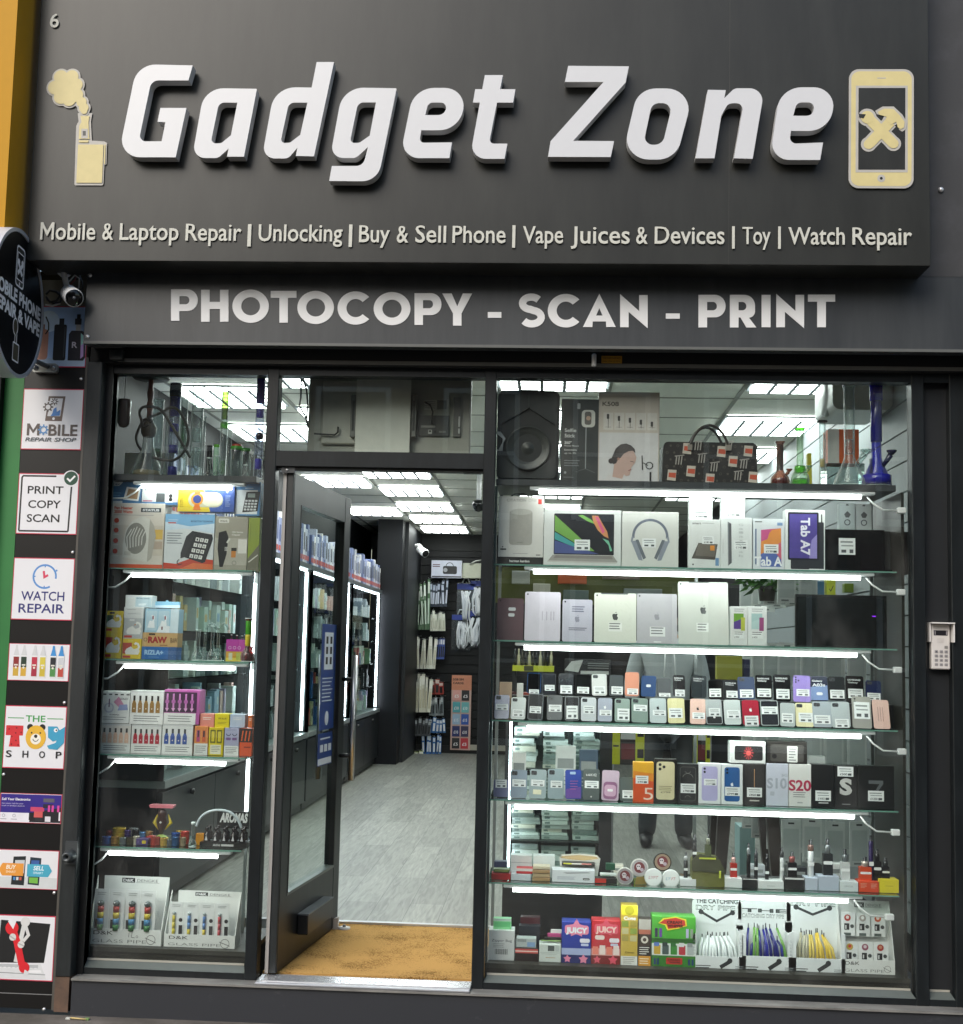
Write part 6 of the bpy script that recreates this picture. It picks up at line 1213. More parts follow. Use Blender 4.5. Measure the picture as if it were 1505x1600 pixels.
goods('phone_box', 'white phone box lying on its side, black screen with red burst', 'box', 1141, 1197, 1159, zt, .187, .07, '#e2e5e3', lambda q: (q.rr(.13, .14, .92, .80, .05, K), [q.p([(.52, .47), (.52 + .15 * math.cos(k * .52), .47 + .33 * math.sin(k * .52)), (.52 + .12 * math.cos(k * .52 + .2), .47 + .26 * math.sin(k * .52 + .2))], '#d9434a') for k in range(12)], q.c(.52, .47, .07, '#e8605a')))
goods('phone_box', 'dark phone box lying on its side above the box with red numerals', 'box', 1199, 1262, 1159, zt, .187, .07, '#25221f', lambda q: (q.rr(.08, .12, .92, .86, .05, '#4b4845'), q.rr(.50, .10, .76, .80, .02, '#e6e6e2'), q.c(.18, .35, .06, K), lines(q, .54, .72, .7, 5, .12, '#77797a')))
# ------------------------------------------------------------- right window, sixth shelf: tins, discs, vapes
z = zR[6]; Y6 = .19
def tin(label, F, a, c, t0, zs, Y, d, col, top=None, name='tin', art=None, cat='tin'):
    x0, x1, y0, _ = cv(F, a, c, t0, 0); return goods(name, label, cat, x0, x1, y0, zs, Y, d, col, art)
tin('flat red tin at the left end of the sixth shelf', LG, 78, 208, 1012, z, Y6, .06, '#b02a2c')
tin('green patterned tin on the flat red tin', LG, 90, 200, 984, at(783, 1364, Y6).z, .195, .05, '#5c6a3a', art=lambda q: q.r(.1, .3, .9, .7, '#8d9a5a'))
tin('dark blue pouch behind the green tin', LG, 95, 185, 930, z, .30, .04, '#2b3350', name='pouch', cat='pouch')
tin('white flat box under the red striped box', LG, 210, 345, 1016, z, Y6, .08, '#c9cfd6', name='carton', cat='box')
tin('red and white flat box on the white box', LG, 245, 356, 978, at(815, 1366, Y6).z, .195, .06, '#c2343a', name='carton', cat='box', art=lambda q: q.r(0, .5, 1, 1, '#e3dcd8'))
tin('white box with lid standing behind the red striped box', LG, 205, 350, 890, z, .27, .06, '#cfd5d3', name='carton', cat='box', art=lambda q: q.r(0, .66, 1, .68, '#8c9492'))
tin('white long box behind the brown paper packs', LG, 357, 505, 893, z, .28, .06, '#d3d9d7', name='carton', cat='box')
for k_ in range(4): goods('paper_pack', 'brown rolling paper pack, %s in its small stack' % ['lowest', 'second lowest', 'second highest', 'topmost'][k_], 'paper pack', 832 + k_ % 2, 860, 1372 - k_ * 6, z + k_ * .0165, Y6 + .002 * (k_ % 2), .06, ('#a98a62', '#bfa682', '#a98a62', '#cfc2a8')[k_], None, 'stack of brown paper packs')
goods('long_white_box', 'long white box printed with a silver device, in front of the paper bag', 'box', 863, 930, 1360, z, .185, .07, '#dfe2e6', lambda q: (q.p([(.25, .78), (.85, .86), (.90, .80), (.35, .70)], '#8f9498'), lines(q, .12, .55, .46, 3, .09, '#9aa2b2'), q.rr(.72, .22, .88, .38, .03, K), q.r(.74, .27, .86, .31, '#dcdcdc')))
goods('dark_carton', 'dark open tray of colourful papers behind the long white box', 'tray', 878, 930, 1349, z + .06, .24, .05, '#35302c', lambda q: (q.r(.05, .55, .3, .95, '#d6d24a'), q.r(.3, .55, .6, .95, '#e3ded6'), q.r(.6, .55, .9, .95, '#d88a84')))
t = thing('paper_bag', 'crumpled white paper bag with brown inside, open at the top', 'bag', tuple(at(905, 1390, .30))); t.location.z = z + .001; wb = 55 * .00285; hb_ = .085
b = MB(); tp = [(-wb / 2 - .01, .0, hb_ * .98), (-wb * .2, -.01, hb_ * .92), (wb * .15, -.012, hb_ * .9), (wb / 2 + .012, -.0, hb_ * 1.0), (wb / 2 + .0, .07, hb_ * 1.04), (0, .08, hb_ * 1.08), (-wb / 2, .07, hb_ * 1.02)]; bt = [(-wb / 2, 0, 0), (-wb * .2, 0, 0), (wb * .15, 0, 0), (wb / 2, 0, 0), (wb / 2, .06, 0), (0, .06, 0), (-wb / 2, .06, 0)]
b.add(tp + bt, [(i, (i + 1) % 7, 7 + (i + 1) % 7, 7 + i) for i in range(7)], M('#d9d8cf', .7)); b.build('bag_body', t)
b = MB(); b.add([(p[0] * .96, p[1] * .9 + .003, p[2] - .006) for p in tp], [tuple(range(7))], M('#b89a6c', .8)); b.build('bag_inside', t)
goods('small_carton', 'flat red and dark carton right of the long white box', 'box', 930, 965, 1373, z, .186, .05, '#262220', lambda q: q.r(0, .1, .5, .95, '#c2382e'))
goods('small_carton', 'white and red booklets on the flat red carton', 'box', 938, 964, 1366, z + .03, .196, .04, '#ccd2ce', lambda q: q.r(.1, .1, .6, .4, '#7ca08a'))
goods('green_grinder', 'small dark green round tin on the booklets', 'tin', 947, 962, 1350, z + .052, .215, .03, '#27503c')
def disc(label, px, py, r, col, art, Y=.21, rim='#c9c6bf'):
    p = at(px, py, Y); R2 = r * (Y - CAM.y) / F_PX; t = thing('round_tin', label, 'round tin', tuple(p), 'round tins standing on edge'); t.rotation_euler = (-rad(8), 0, rad(0))
    b = MB(); b.lathe([(0, -.010), (R2, -.010), (R2 * 1.01, 0), (R2, .010), (R2 * .93, .012), (0, .012)], 0, 0, 0, M(rim, .35, .2), 28, 'y', False); b.build('case', t)
    b = MB(); q = Pic(b, -R2, -R2, 2 * R2, 2 * R2, -.0125); q.c(.5, .5, .44, col, 28); art(q); b.build('lid', t); return t
def d_skull(q): q.c(.5, .52, .30, '#6a2a2e'); q.c(.45, .58, .13, '#c9c0c4'); q.r(.36, .40, .55, .48, '#c9c0c4'); q.c(.64, .40, .10, '#a89aa6'); q.c(.40, .58, .035, K); q.c(.50, .58, .035, K)
disc('round tin with red skull picture, lower left of the tins', 976.5, 1369, 13, '#8f8a8c', d_skull)
disc('round tin with violet red skull picture, behind and above', 999, 1356, 13.5, '#a09c9e', d_skull, .235)
disc('black rimmed round tin with brown picture, topmost of the tins', 1035, 1347, 13.5, '#8d7a66', d_skull, .25, '#15110f')
disc('white round tin with red lettering, second from right', 1021, 1371, 13.5, '#e3e6e4', lambda q: q.t('LYFT', .22, .78, .42, .17, '#b8505a', .0, .3), .20, '#e0e3e0')
disc('white round tin with blue and red lettering, rightmost', 1048, 1373, 13.5, '#e3e6e4', lambda q: (q.t('LY', .22, .50, .42, .17, '#5a9ab8', .0, .3), q.t('FT', .52, .78, .42, .17, '#c0606a', .0, .3)), .205, '#e0e3e0')
b = MB(); 
for k_ in range(3): b.prism(rounded([(0 + k_ * .012, 0), (.03 + k_ * .01, 0), (.022 + k_ * .008, .03), (.006 + k_ * .012, .03)]), .0 + k_ * .006, .005 + k_ * .006, M('#b59a5a', .3, .5))
o = b.build('gold_foil_pack'); p = at(992, 1388, .2); o.location = (p.x, .195, z + .001); tag(o, 'crumpled gold foil pack between the round tins', 'foil pack')
# vapes and their boxes
R6 = (1080, 1130, .24585)
def vbox(a, c, t0, col, lb, Y=.187, d=.07, art=None, F=R6): x0, x1, y0, _ = cv(F, a, c, t0, 0); return goods('vape_box', lb, 'box', x0, x1, y0, z, Y, d, col, art, 'vape boxes on the sixth shelf')
vbox(1345, 1455, 1050, '#dcdfe0', 'low white vape box left of the olive pouch', F=LG)
vbox(215, 327, 988, '#dfe2e1', 'white vape box under the red vape', art=lambda q: q.r(.35, .94, .72, 1.0, '#b9bdbc'))
vbox(330, 422, 992, '#191a1b', 'black vape box with white lid under the slim black vape', art=lambda q: q.r(0, .93, 1, 1, '#e6e6e4'))
vbox(426, 592, 1005, '#d9dcdb', 'open white vape box with a black pen lying in it', art=lambda q: (q.r(.35, .35, .65, .42, '#a9acab'), q.p([(.05, 1.0), (.95, 1.0), (.98, .92), (.04, .92)], '#eceeed')))
vbox(598, 722, 985, '#1c1c1d', 'black vape box with white lid under the box vape', art=lambda q: q.r(0, .86, 1, 1, '#dfe0df'))
vbox(726, 808, 985, '#b7c0ce', 'pale blue vape box, the narrower one')
vbox(811, 943, 975, '#b4bdcc', 'pale blue vape box, the wider one under the dark vape')
vbox(946, 1065, 1010, '#d3dadb', 'white vape box with grey lettering under the steel vape', art=lambda q: q.t('SMOK', .25, .75, .45, .18, '#a9b0b2', .02))
vbox(1068, 1196, 1008, '#d84a26', 'orange vape box under the orange vape', art=lambda q: (lines(q, .08, .4, .8, 4, .12, '#e6b09a', .3), lines(q, .6, .9, .8, 4, .12, '#e6b09a', .3)))
vbox(1199, 1324, 996, '#e0cf2e', 'yellow vape box at the right end of the sixth shelf', art=lambda q: q.r(.3, .5, .7, .54, '#b0a22a'))
def vape(label, px, yt, yb, col, kind='pen', w=7, Y=.225, tagp=.35, tank='#b5babb', base_z=None):
    p0, p1 = at(px, yb, Y), at(px, yt, Y); h = p1.z - p0.z; r = w * (Y - CAM.y) / F_PX / 2
    t = thing('vape', label, 'vape', tuple(p0), 'vapes standing on the sixth shelf')
    m = M(col, .25, .2); b = MB()
    if kind == 'pen': b.lathe([(0, 0), (r * .9, 0), (r, .003), (r, h * .70), (r * .9, h * .71), (0, h * .71)], 0, 0, 0, m, 14); b.build('battery', t); b = MB(); b.lathe([(r * .9, h * .71), (r, h * .73), (r, h * .86), (r * .7, h * .88)], 0, 0, 0, M(tank, .12, .3), 14); b.build('tank', t); b = MB(); b.lathe([(r * .75, h * .88), (r * .5, h * .90), (r * .55, h), (0, h)], 0, 0, 0, M('#16171a', .3), 12); b.build('mouthpiece', t)
    else:
        hb2 = h * (.62 if kind == 'box' else .5); b.prism(rounded([(-r, 0, .003), (r, 0, .003), (r, hb2, .004), (-r, hb2, .004)]), -r * .7, r * .7, m); b.build('battery', t)
        b = MB(); b.lathe([(r * .55, hb2), (r * .62, hb2 + h * .02), (r * .66, hb2 + h * .1), (r * .66, hb2 + h * .2), (r * .5, hb2 + h * .22)], 0, 0, 0, M(tank, .1, .4), 14); b.build('tank', t)
        b = MB(); b.lathe([(r * .5, hb2 + h * .22), (r * .35, hb2 + h * .25), (r * .38, h), (0, h)], 0, 0, 0, M('#1b1c1f', .3), 12); b.build('mouthpiece', t)
    if tagp: b = MB(); q = Pic(b, -r * .8, 0, r * 1.6, h, -r * (1.02 if kind == 'pen' else .72)); q.rr(-.1, tagp, 1.1, tagp + .09, .12, '#e6e8e7'); b.build('price_sticker', t)
    return t
def vp(a, c, t0, t1, F=R6): x0, x1, y0, y1 = cv(F, a, c, t0, t1); return (x0 + x1) / 2, y0, y1, (x1 - x0)
for a, c, t0, t1, col, kd, tk, lb, F in ((248, 290, 825, 990, '#b5382f', 'box', '#c9a39c', 'short red vape on a white box', R6), (353, 377, 764, 995, '#17181a', 'pen', '#8d9294', 'tall slim black vape pen on the black box', R6), (400, 424, 798, 1000, '#1c1d1f', 'pen', '#3a3c3f', 'slim black vape pen with tag, beside the brown stool', R6),
    (470, 494, 830, 1022, '#121315', 'pen', '#222', 'black vape pen in front of the open white box', R6), (565, 589, 790, 1010, '#d0d4d3', 'pen', '#3a3d3f', 'slim white vape pen with black button', R6), (614, 668, 818, 990, '#1a1a1c', 'box', '#9a5a56', 'squat black box vape with red tank', R6), (742, 779, 742, 988, '#d3d6d6', 'pen', '#7a5f58', 'white vape with dark tank, above the pale blue box', R6),
    (838, 896, 735, 978, '#2b2e31', 'box', '#787e80', 'large dark box vape with round tank', R6), (952, 1005, 800, 1012, '#cfd2d1', 'box', '#6d7375', 'steel vape with white body', R6), (1070, 1140, 850, 1010, '#d8502a', 'box', '#b5aaa0', 'bright orange box vape with twin tanks', R6), (1130, 1158, 714, 1004, '#2c2050', 'pen', '#3a3060', 'tall purple vape pen', R6), (1160, 1205, 800, 1000, '#141316', 'box', '#1a1a1d', 'black block vape beside the purple pen', R6), (1213, 1258, 855, 1000, '#18191b', 'box', '#3a3d3f', 'small black vape on the yellow box', R6),
    (8, 34, 704, 900, '#141516', 'pen', '#3d4042', 'black vape standing behind the olive pouch', R6), (88, 126, 702, 880, '#5a6048', 'box', '#8d9080', 'camouflage green vape behind the olive pouch', R6), (1368, 1396, 868, 1050, '#26292b', 'pen', '#a9adad', 'black and white vape left of the olive pouch', LG)):
    px, y0, y1, wd_ = vp(a, c, t0, t1, F); vape(lb, px, y0, y1, col, kd, wd_, .225, .34 if a not in (353, 88) else 0, tk)
b = MB(); st_ = at(1240, 1376, .235).z; xa, xb = at(1082, 1376, .235).x, at(1400, 1376, .235).x; b.box(0, xb - xa, 0, .06, 0, at(1240, 1372, .27).z - z - .003, M('#3a3c3e', .4)); o = b.build('vape_stand'); o.location = (xa, .262, z); tag(o, 'grey step behind the vape boxes on the sixth shelf', 'display stand')
x0, x1, y0, y1 = cv(R6, 8, 210, 850, 1055); t = thing('olive_pouch', 'olive green camera pouch with yellow zip pull on the sixth shelf', 'pouch', (at(x0, 1370, .19).x, .19, z + .001)); w = (x1 - x0) * .0028; h = at(1110, y0 - 2, .19).z - z
b = MB(); b.prism(rounded([(0, 0, .004), (w * .98, 0, .004), (w * .98, h * .55, .01), (w * .8, h * .9, .02), (w * .2, h, .02), (0, h * .8, .02)]), 0, .09, M('#6a6b2c', .7, bump=.3)); b.build('body', t)
b = MB(); b.prism(rounded([(-.003, h * .50), (w, h * .45), (w * .95, h * .62, .01), (w * .75, h * .96, .02), (w * .2, h * 1.04, .02), (-.003, h * .85, .02)]), -.006, .0, M('#43452c', .7)); b.build('flap', t)
b = MB(); b.box(w * .2, w * .7, -.008, -.0062, h * .88, h * .93, '#c9d24a'); b.box(w * .80, w * .86, -.012, -.0065, h * .3, h * .52, '#c9d24a'); b.build('zip', t)
# ------------------------------------------------------------- right window, bottom
z = zR[7]; B7 = (750, 1380, .23256); C7 = (1080, 1380, .28239); Y7 = .20
def low(name, label, cat, F, a, c, t0, d, col, art=None, Y=Y7, zs=None, grp=None): x0, x1, y0, _ = cv(F, a, c, t0, 0); return goods(name, label, cat, x0, x1, y0, z if zs is None else zs, Y, d, col, art, grp)
low('zipper_bag_box', 'white open Zipper Bag box with green bags sticking out', 'box', B7, 57, 234, 318, .08, '#d9dbda', lambda q: (q.t('Zipper Bag', .12, .90, .62, .085, '#3b3d3f', .0), lines(q, .18, .62, .56, 3, .055, '#a9abaa', .4), [q.r(.26 + k * .035, .20, .26 + k * .035 + (.012, .022)[k % 2], .38, '#4b4d4e') for k in range(14)]))
low('bag_bundle', 'bundle of green zip bags rising from the Zipper Bag box', 'bags', B7, 90, 212, 240, .04, '#8fdc9c', lambda q: (q.r(.0, .85, 1, 1.0, '#c9ded0'), q.r(.05, .5, .95, .8, '#6fcc84')), Y7 + .02, z + .10)
low('dark_tray', 'dark tray of rolling papers with red striped packets', 'tray', B7, 236, 392, 440, .08, '#241616', lambda q: (q.r(0, .62, 1, .96, '#c4524c'), q.r(0, .74, 1, .82, '#e8d3cc')))
low('blister_pack', 'clear and blue blister pack lying in the dark tray', 'blister pack', B7, 245, 380, 372, .05, '#aeb6b4', lambda q: (q.r(.55, .1, .95, .6, '#7f9cc0'), q.r(.05, .6, .5, .9, '#8a918f')), Y7 + .01, at(823, 1482, Y7).z)
low('dark_pouch', 'dark blue and black pouch behind the blister pack', 'pouch', B7, 260, 405, 290, .05, '#23262f', lambda q: q.r(.4, .1, .8, .5, '#46608c'), .29)
low('maroon_pouch', 'maroon pouch lying behind the dark pouch', 'pouch', B7, 270, 405, 232, .05, '#4a1f26', None, .34)
low('small_card_box', 'small white card box with grey printed square', 'box', B7, 398, 546, 412, .07, '#ccd3ce', lambda q: (q.r(.40, .62, .70, .92, '#4d5453'), q.r(.74, .60, .92, .95, '#b5bdba'), q.r(.05, .52, .95, .54, '#9aa5a2'), lines(q, .1, .8, .46, 1, .05), q.l([(.3, .25), (.75, .25)], .03, '#b59a7c')))
for k_ in range(4): low('booklet', 'slim %s booklet leaning above the small card box' % ['green', 'black', 'pink', 'white'][k_], 'booklet', B7, 410 + k_ * 22, 545 + k_ * 2, 392 - k_ * 26, .012, ['#8fae6a', '#22211f', '#b54a7c', '#d5d8d2'][k_], None, Y7 + .02 + k_ * .016, at(860, 1472, Y7).z)
def star(q, cx, cy, r, m):
    q.p([(cx + (r if k % 2 == 0 else r * .55) * math.cos(math.pi / 2 + k * math.pi / 5), cy + (r if k % 2 == 0 else r * .55) * math.sin(math.pi / 2 + k * math.pi / 5) * q.w / q.h) for k in range(10)], m)
def juicy(c1, c2, c3):
    def f(q):
        q.r(0, .0, 1, .20, c3); q.r(0, .20, 1, .36, '#a9b4d8' if c1 == '#2f3f9a' else '#e0a09a'); q.rr(.62, .50, .96, .60, .05, '#e6e2ea'); q.rr(.66, .42, .92, .48, .03, '#c9cfe6')
        if c1 != '#2f3f9a':
            for k in range(4): q.r(.04 + k * .24, .22, .24 + k * .24, .40 + .03 * (k % 2), ('#e9836e', '#f0ddd6')[k % 2])
            q.rr(.12, .56, .45, .66, .06, '#e9d6d0')
        star(q, .2, .10, .14, c2); star(q, .75, .10, .17, c2)
        star(q, .5, .84, .33, c2); q.rr(.10, .70, .92, .92, .08, c2); q.t('JUICY', .14, .88, .735, .13, '#e4f0f2' if c1 == '#2f3f9a' else '#f2c9c0', .05)
    return f
low('juicy_display', 'blue display carton with pink star sign', 'display carton', B7, 550, 748, 262, .08, '#2f3f9a', juicy('#2f3f9a', '#e68aa6', '#2a3068'))
low('juicy_display', 'red display carton with pink star sign', 'display carton', B7, 750, 946, 254, .08, '#c22a34', juicy('#c22a34', '#e0566a', '#7c2020'))
low('cone_display', 'tall yellow display carton of paper cones', 'display carton', B7, 948, 1062, 152, .07, '#cdb04a', lambda q: (q.r(0, 0, 1, .15, '#dfdfd8'), lines(q, .15, .85, .13, 4, .03, '#9a9a92'), q.t('Cone', .15, .9, .76, .055, '#f2f0e6', .06), q.r(0, .84, 1, 1, '#e6d63c'), q.c(.5, .92, .28, '#b9b02e'), [q.r(.05 + i * .5, .40 + j * .12, .45 + i * .5, .50 + j * .12, ('#a99a4a', '#c4bd8a', '#8fa04a')[(i + j) % 3]) for i in range(2) for j in range(3)], q.t('Cones', .25, .8, .20, .03, '#6a5a1a', .02)))
low('filter_display', 'narrow brown and orange filter tips carton', 'display carton', B7, 1066, 1150, 245, .06, '#3b2c22', lambda q: (q.r(0, .78, 1, 1, '#b9b5ac'), q.r(0, .68, 1, .78, '#b86a52'), q.c(.5, .56, .30, '#d6cfc2'), q.c(.5, .56, .15, '#4a3a30'), q.r(0, .22, 1, .42, '#1d1a18'), lines(q, .08, .9, .40, 4, .045, '#e0ddd6', .4), q.r(0, 0, 1, .21, '#dc9a2c'), lines(q, .1, .85, .16, 3, .05, '#f0e0c0', .4)))
def d_cream(q):
    q.r(0, 0, 1, .22, '#357a2a'); q.r(0, .22, 1, .46, '#d9e0da'); 
    for k in range(5): q.rr(.05 + k * .19, .24, .20 + k * .19, .43, .02, ['#c9a43a', '#4a5a58', '#3f8a3a', '#b83a44', '#aeb5b4'][k]); q.rr(.05 + k * .19, .40, .17 + k * .19, .49, .02, ['#5a7ac0', '#2b3a3c', '#2f6a34', '#d9d9d9', '#8d9494'][k])
    q.r(0, .48, 1, .56, '#2b5f24')
    for x, c in ((.07, '#3a3550'), (.17, '#6a3f9a'), (.78, '#b9b4d6'), (.88, '#8c9a8a')): q.r(x, .58, x + .06, .76, c)
    q.p([(.14, .86), (.25, .96), (.55, 1.0), (.78, .95), (.80, .82), (.60, .76), (.35, .72), (.30, .82)], '#e2d63a'); q.p([(.17, .86), (.28, .94), (.55, .98), (.75, .93), (.77, .83), (.58, .78), (.37, .75), (.33, .84)], '#c23a2a')
    q.t('CREAM', .34, .68, .86, .055, '#3a1410', .05); q.t('WHIPPER', .36, .72, .79, .05, '#3a1410', .05); q.rr(.33, .05, .70, .18, .02, '#b83226'); q.t('CREAM', .37, .64, .12, .035, '#2a100c', .03); q.t('WHIPPER', .40, .66, .075, .03, '#2a100c', .03)
    for x in (.05, .12, .83, .91): q.r(x, .04, x + .045, .16, '#1f3f6a')
low('whipper_display', 'bright green display carton of colourful chargers with a red sign', 'display carton', B7, 1155, 1452, 226, .08, '#4fa838', d_cream)
def pipe_disp(label, a, c, ytop, ymid, kind, words, wy, F=C7):
    x0, x1, y0, y1 = cv(F, a, c, ytop, 505); t = thing('pipe_display', label, 'display carton', (0, 0, 0), 'white display cartons of pipes')
    X0, X1 = at(x0, 1490, Y7).x, at(x1, 1490, Y7).x; w = X1 - X0 - .003; H = at((x0 + x1) / 2, y0, Y7 + .09).z - z; hm_ = at((x0 + x1) / 2, F[1] + ymid * F[2], Y7 + .02).z - z
    t.location = (X0, Y7, z + .001); cd = M('#dde2e2', .5, var=.03)
    b = MB(); b.box(0, w, .0, .004, 0, hm_ * .30, cd); b.box(0, w, .086, .090, 0, hm_, cd); b.box(0, .003, .004, .086, 0, hm_ * .8, cd); b.box(w - .003, w, .004, .086, 0, hm_ * .8, cd); b.box(.003, w - .003, .004, .086, 0, .004, cd)
    b.box(0, w * .07, .0, .004, hm_ * .3, hm_ * .86, cd); b.box(w * .93, w, .0, .004, hm_ * .3, hm_ * .86, cd)
    b.build('tray', t)
    b = MB(); b.prism(rounded([(w * .03, hm_), (w * .97, hm_), (w * .97, H * .93, .02), (w * .82, H, .02), (w * .15, H, .02), (w * .03, H * .93, .02)]), .084, .088, cd)
    q = Pic(b, 0, hm_, w, H - hm_, .0838)
    for i, wd2 in enumerate(words): q.t(wd2, .10, .90 - (.05 if i else 0), wy[i], .17 if len(words) > 1 else .24, '#23282a', .03); q.t(wd2, .105, .895 - (.05 if i else 0), wy[i] + .012, .14 if len(words) > 1 else .2, '#d2dcd6' if i or len(words) == 1 else '#4a5250', -.004)
    if kind != 'dark':
        q.l([(.22, .42 if len(words) > 1 else .60), (.50, .12 if len(words) > 1 else .34), (.78, .42 if len(words) > 1 else .60)], .045, '#2a2e30'); q.c(.20, .44 if len(words) > 1 else .62, .05, '#2a2e30', 8); q.c(.80, .44 if len(words) > 1 else .62, .05, '#2a2e30', 8)
    b.build('header_card', t)
    b = MB(); q = Pic(b, 0, 0, w, hm_, -.0003); q.l([(.52, .03), (.70, .18)], .07, '#26282a'); q.c(.70, .20, .05, '#26282a', 8); lines(q, .06, .34, .07, 2, .05, '#3a3e40', .4); lines(q, .80, .95, .07, 2, .04, '#8c9294', .4); q.t('GLASS', .01, .06, .40, .03, '#9aa2a4') if False else None
    for k_, ch in enumerate('SSALG'): q.t(ch, .02, .055, .34 + k_ * .075, .045, '#9aa3a6')
    b.build('print', t)
    n = 12
    for k_ in range(n):
        b = MB(); x = w * (.14 + .72 * k_ / (n - 1)); lean = (k_ - 4) * .0018 + _pr.uniform(-.004, .004)
        if kind == 'clear': m = M('#dfe6e6', .15); hx_ = .76 + _pr.uniform(-.1, .08)
        elif kind == 'dark': m = M(['#1c2270', '#1c2270', '#6a9a4a', '#6a9a4a', '#1b2068', '#1b2068', '#22288a', '#1b2068', '#1b2068'][k_ % 9], .2); hx_ = (.86, .6, .88, .86, .82, .55, .84, .88, .7)[k_ % 9]
        else: m = M(['#a9a68c', '#b5b29a', '#a4a18c', '#c9b45a', '#c9ad3e', '#d0b444', '#c9ac3a', '#d2b64a', '#c9b25a'][min(8, k_ * 9 // 12)], .15); hx_ = .80 + _pr.uniform(-.08, .05)
        b.tube([(x, .02, .012), (x - lean, .03, hm_ * .5), (x - lean * 3, .05, hm_ * hx_)], [.0075, .006, .005], m, 8); b.tube([(x - lean * 3, .05, hm_ * hx_), (x - lean * 3, .052, hm_ * (hx_ + .10))], .0025, M('#2c2f31', .3), 6); b.build('pipe', t)
    return t
pipe_disp('white display carton holding clear glass pipes', 8, 308, 76, 248, 'clear', ['THE CATCHING', 'DRY PIPE'], (.76, .52))
pipe_disp('white display carton holding blue and green pipes', 266, 586, 84, 226, 'dark', ['THE', 'CATCHING DRY PIPE'], (.36, .12))
pipe_disp('white display carton holding yellow and clear pipes', 540, 858, 84, 240, 'yellow', ['DRY PIPE'], (.68,))
def dk_disp(label, x0, x1, ytop, zs, Y, cols, n=4, rows=1, hand=False, grp='glass pipe counter displays'):
    t = thing('glass_pipe_display', label, 'display carton', (0, 0, 0), grp); X0, X1 = at(x0, 1470, Y).x, at(x1, 1470, Y).x; w = X1 - X0 - .003; H = at((x0 + x1) / 2, ytop, Y + .09).z - zs
    t.location = (X0, Y, zs + .001); cd = M('#e0e2df', .5, var=.03); hf = H * (.24 if rows == 1 else .20)
    b = MB(); b.box(0, w, 0, .003, 0, hf, cd); b.box(.003, w - .003, .003, .087, 0, .003, cd); b.box(.03 * (rows == 1), w, .087, .09, 0, H, cd)
    for x in (0, w - .003): b.add([(x, .003, 0), (x, .087, 0), (x, .087, H), (x, .003, hf), (x + .003, .003, 0), (x + .003, .087, 0), (x + .003, .087, H), (x + .003, .003, hf)], [(0, 1, 2, 3), (4, 7, 6, 5), (0, 4, 5, 1), (1, 5, 6, 2), (2, 6, 7, 3), (3, 7, 4, 0)], cd)
    b.build('tray', t)
    b = MB(); q = Pic(b, 0, 0, w, hf, -.0004); q.t('D&K', .07, .34, .62, .26, '#17181a', .0); q.t('GLASS PIPE', .06, .80, .12, .22, '#7d8180', -.006); q.ring(.86, .38, .06, .008, '#777'); q.l([(.78, .50), (.93, .20)], .01, '#777')
    if hand: q.l([(.56, .80), (.555, .50)], .006, '#444'); q.l([(.60, .80), (.595, .50), (.64, .48)], .006, '#444'); q.ring(.67, .55, .014, .005, '#444')
    b.build('front_print', t)
    b = MB(); q = Pic(b, 0, H * .86, w, H * .14, .0868); q.r(.34, .28, .52, .80, '#1c1d1f'); q.t('D&K', .355, .505, .38, .32, '#e9e9e9', .03); q.r(.53, .28, .86, .32, '#8d908f'); q.t('DENGKE', .55, .84, .38, .32, '#6a6d6c', .0); b.build('header_print', t)
    for r_ in range(rows):
        for k_ in range(n):
            x = w * (.05 + .86 * k_ / n); ww = w * .86 / n * .92; Yp = .012 + (.040 if rows > 1 and r_ else 0); z0 = hf * .55 if r_ == 0 else H * .50; hp = (H * .84 - z0) if rows == 1 else H * .34
            o = MB(); o.box(x, x + ww, Yp, Yp + .002, z0, z0 + hp, '#e0e3e2'); q = Pic(o, x, z0, ww, hp, Yp - .001); c = cols[(k_ + r_ * n) % len(cols)]
            if rows == 1:
                big = len(c) > 3; rp = ww * (.21 if big else .11); xp = x + ww * (.5 if big else .35); z1_ = z0 + hp * .12; sg_ = (c[0], c[1], c[2]) + (('#3f7a4a',) if big else ())
                if big: sg_ = ('#3f7a4a', c[0], c[1], c[2])
                for a_, m in enumerate(sg_): zz_ = z1_ + a_ * hp * .52 / len(sg_); o.tube([(xp, Yp - rp * .6, zz_), (xp, Yp - rp * .6, zz_ + hp * .52 / len(sg_))], rp, M(m, .15), 10)
                o.lathe([(0, -rp * 1.1), (rp * .9, -rp * .6), (rp * 1.15, 0), (rp * .9, rp * .6), (0, rp * 1.1)], xp, Yp - rp * .6, z1_ + hp * .58, M('#4b5654' if big else '#a9b5b3', .1), 12)
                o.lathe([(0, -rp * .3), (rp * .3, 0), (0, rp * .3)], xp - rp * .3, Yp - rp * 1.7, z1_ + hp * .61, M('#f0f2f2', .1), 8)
                q.r(.08, .10, .42, .34, '#22262a') if len(c) > 3 else (q.c(.82, .52, .14, K, 10), q.r(.70, .14, .96, .38, K)); lines(q, .2, .8, .93, 2, .04, '#9aa09f')
            else: q.c(.45, .78, .24, c[0], 12); q.c(.45, .80, .12, c[1], 10); q.r(.22, .26, .58, .54, '#2a2b2d'); q.c(.78, .42, .14, '#4a4d4e', 10); q.r(.28, .30, .38, .46, '#c9c9c9'); q.r(.2, .02, .7, .14, '#55605c')
            o.build('blister_card', t)
    return t
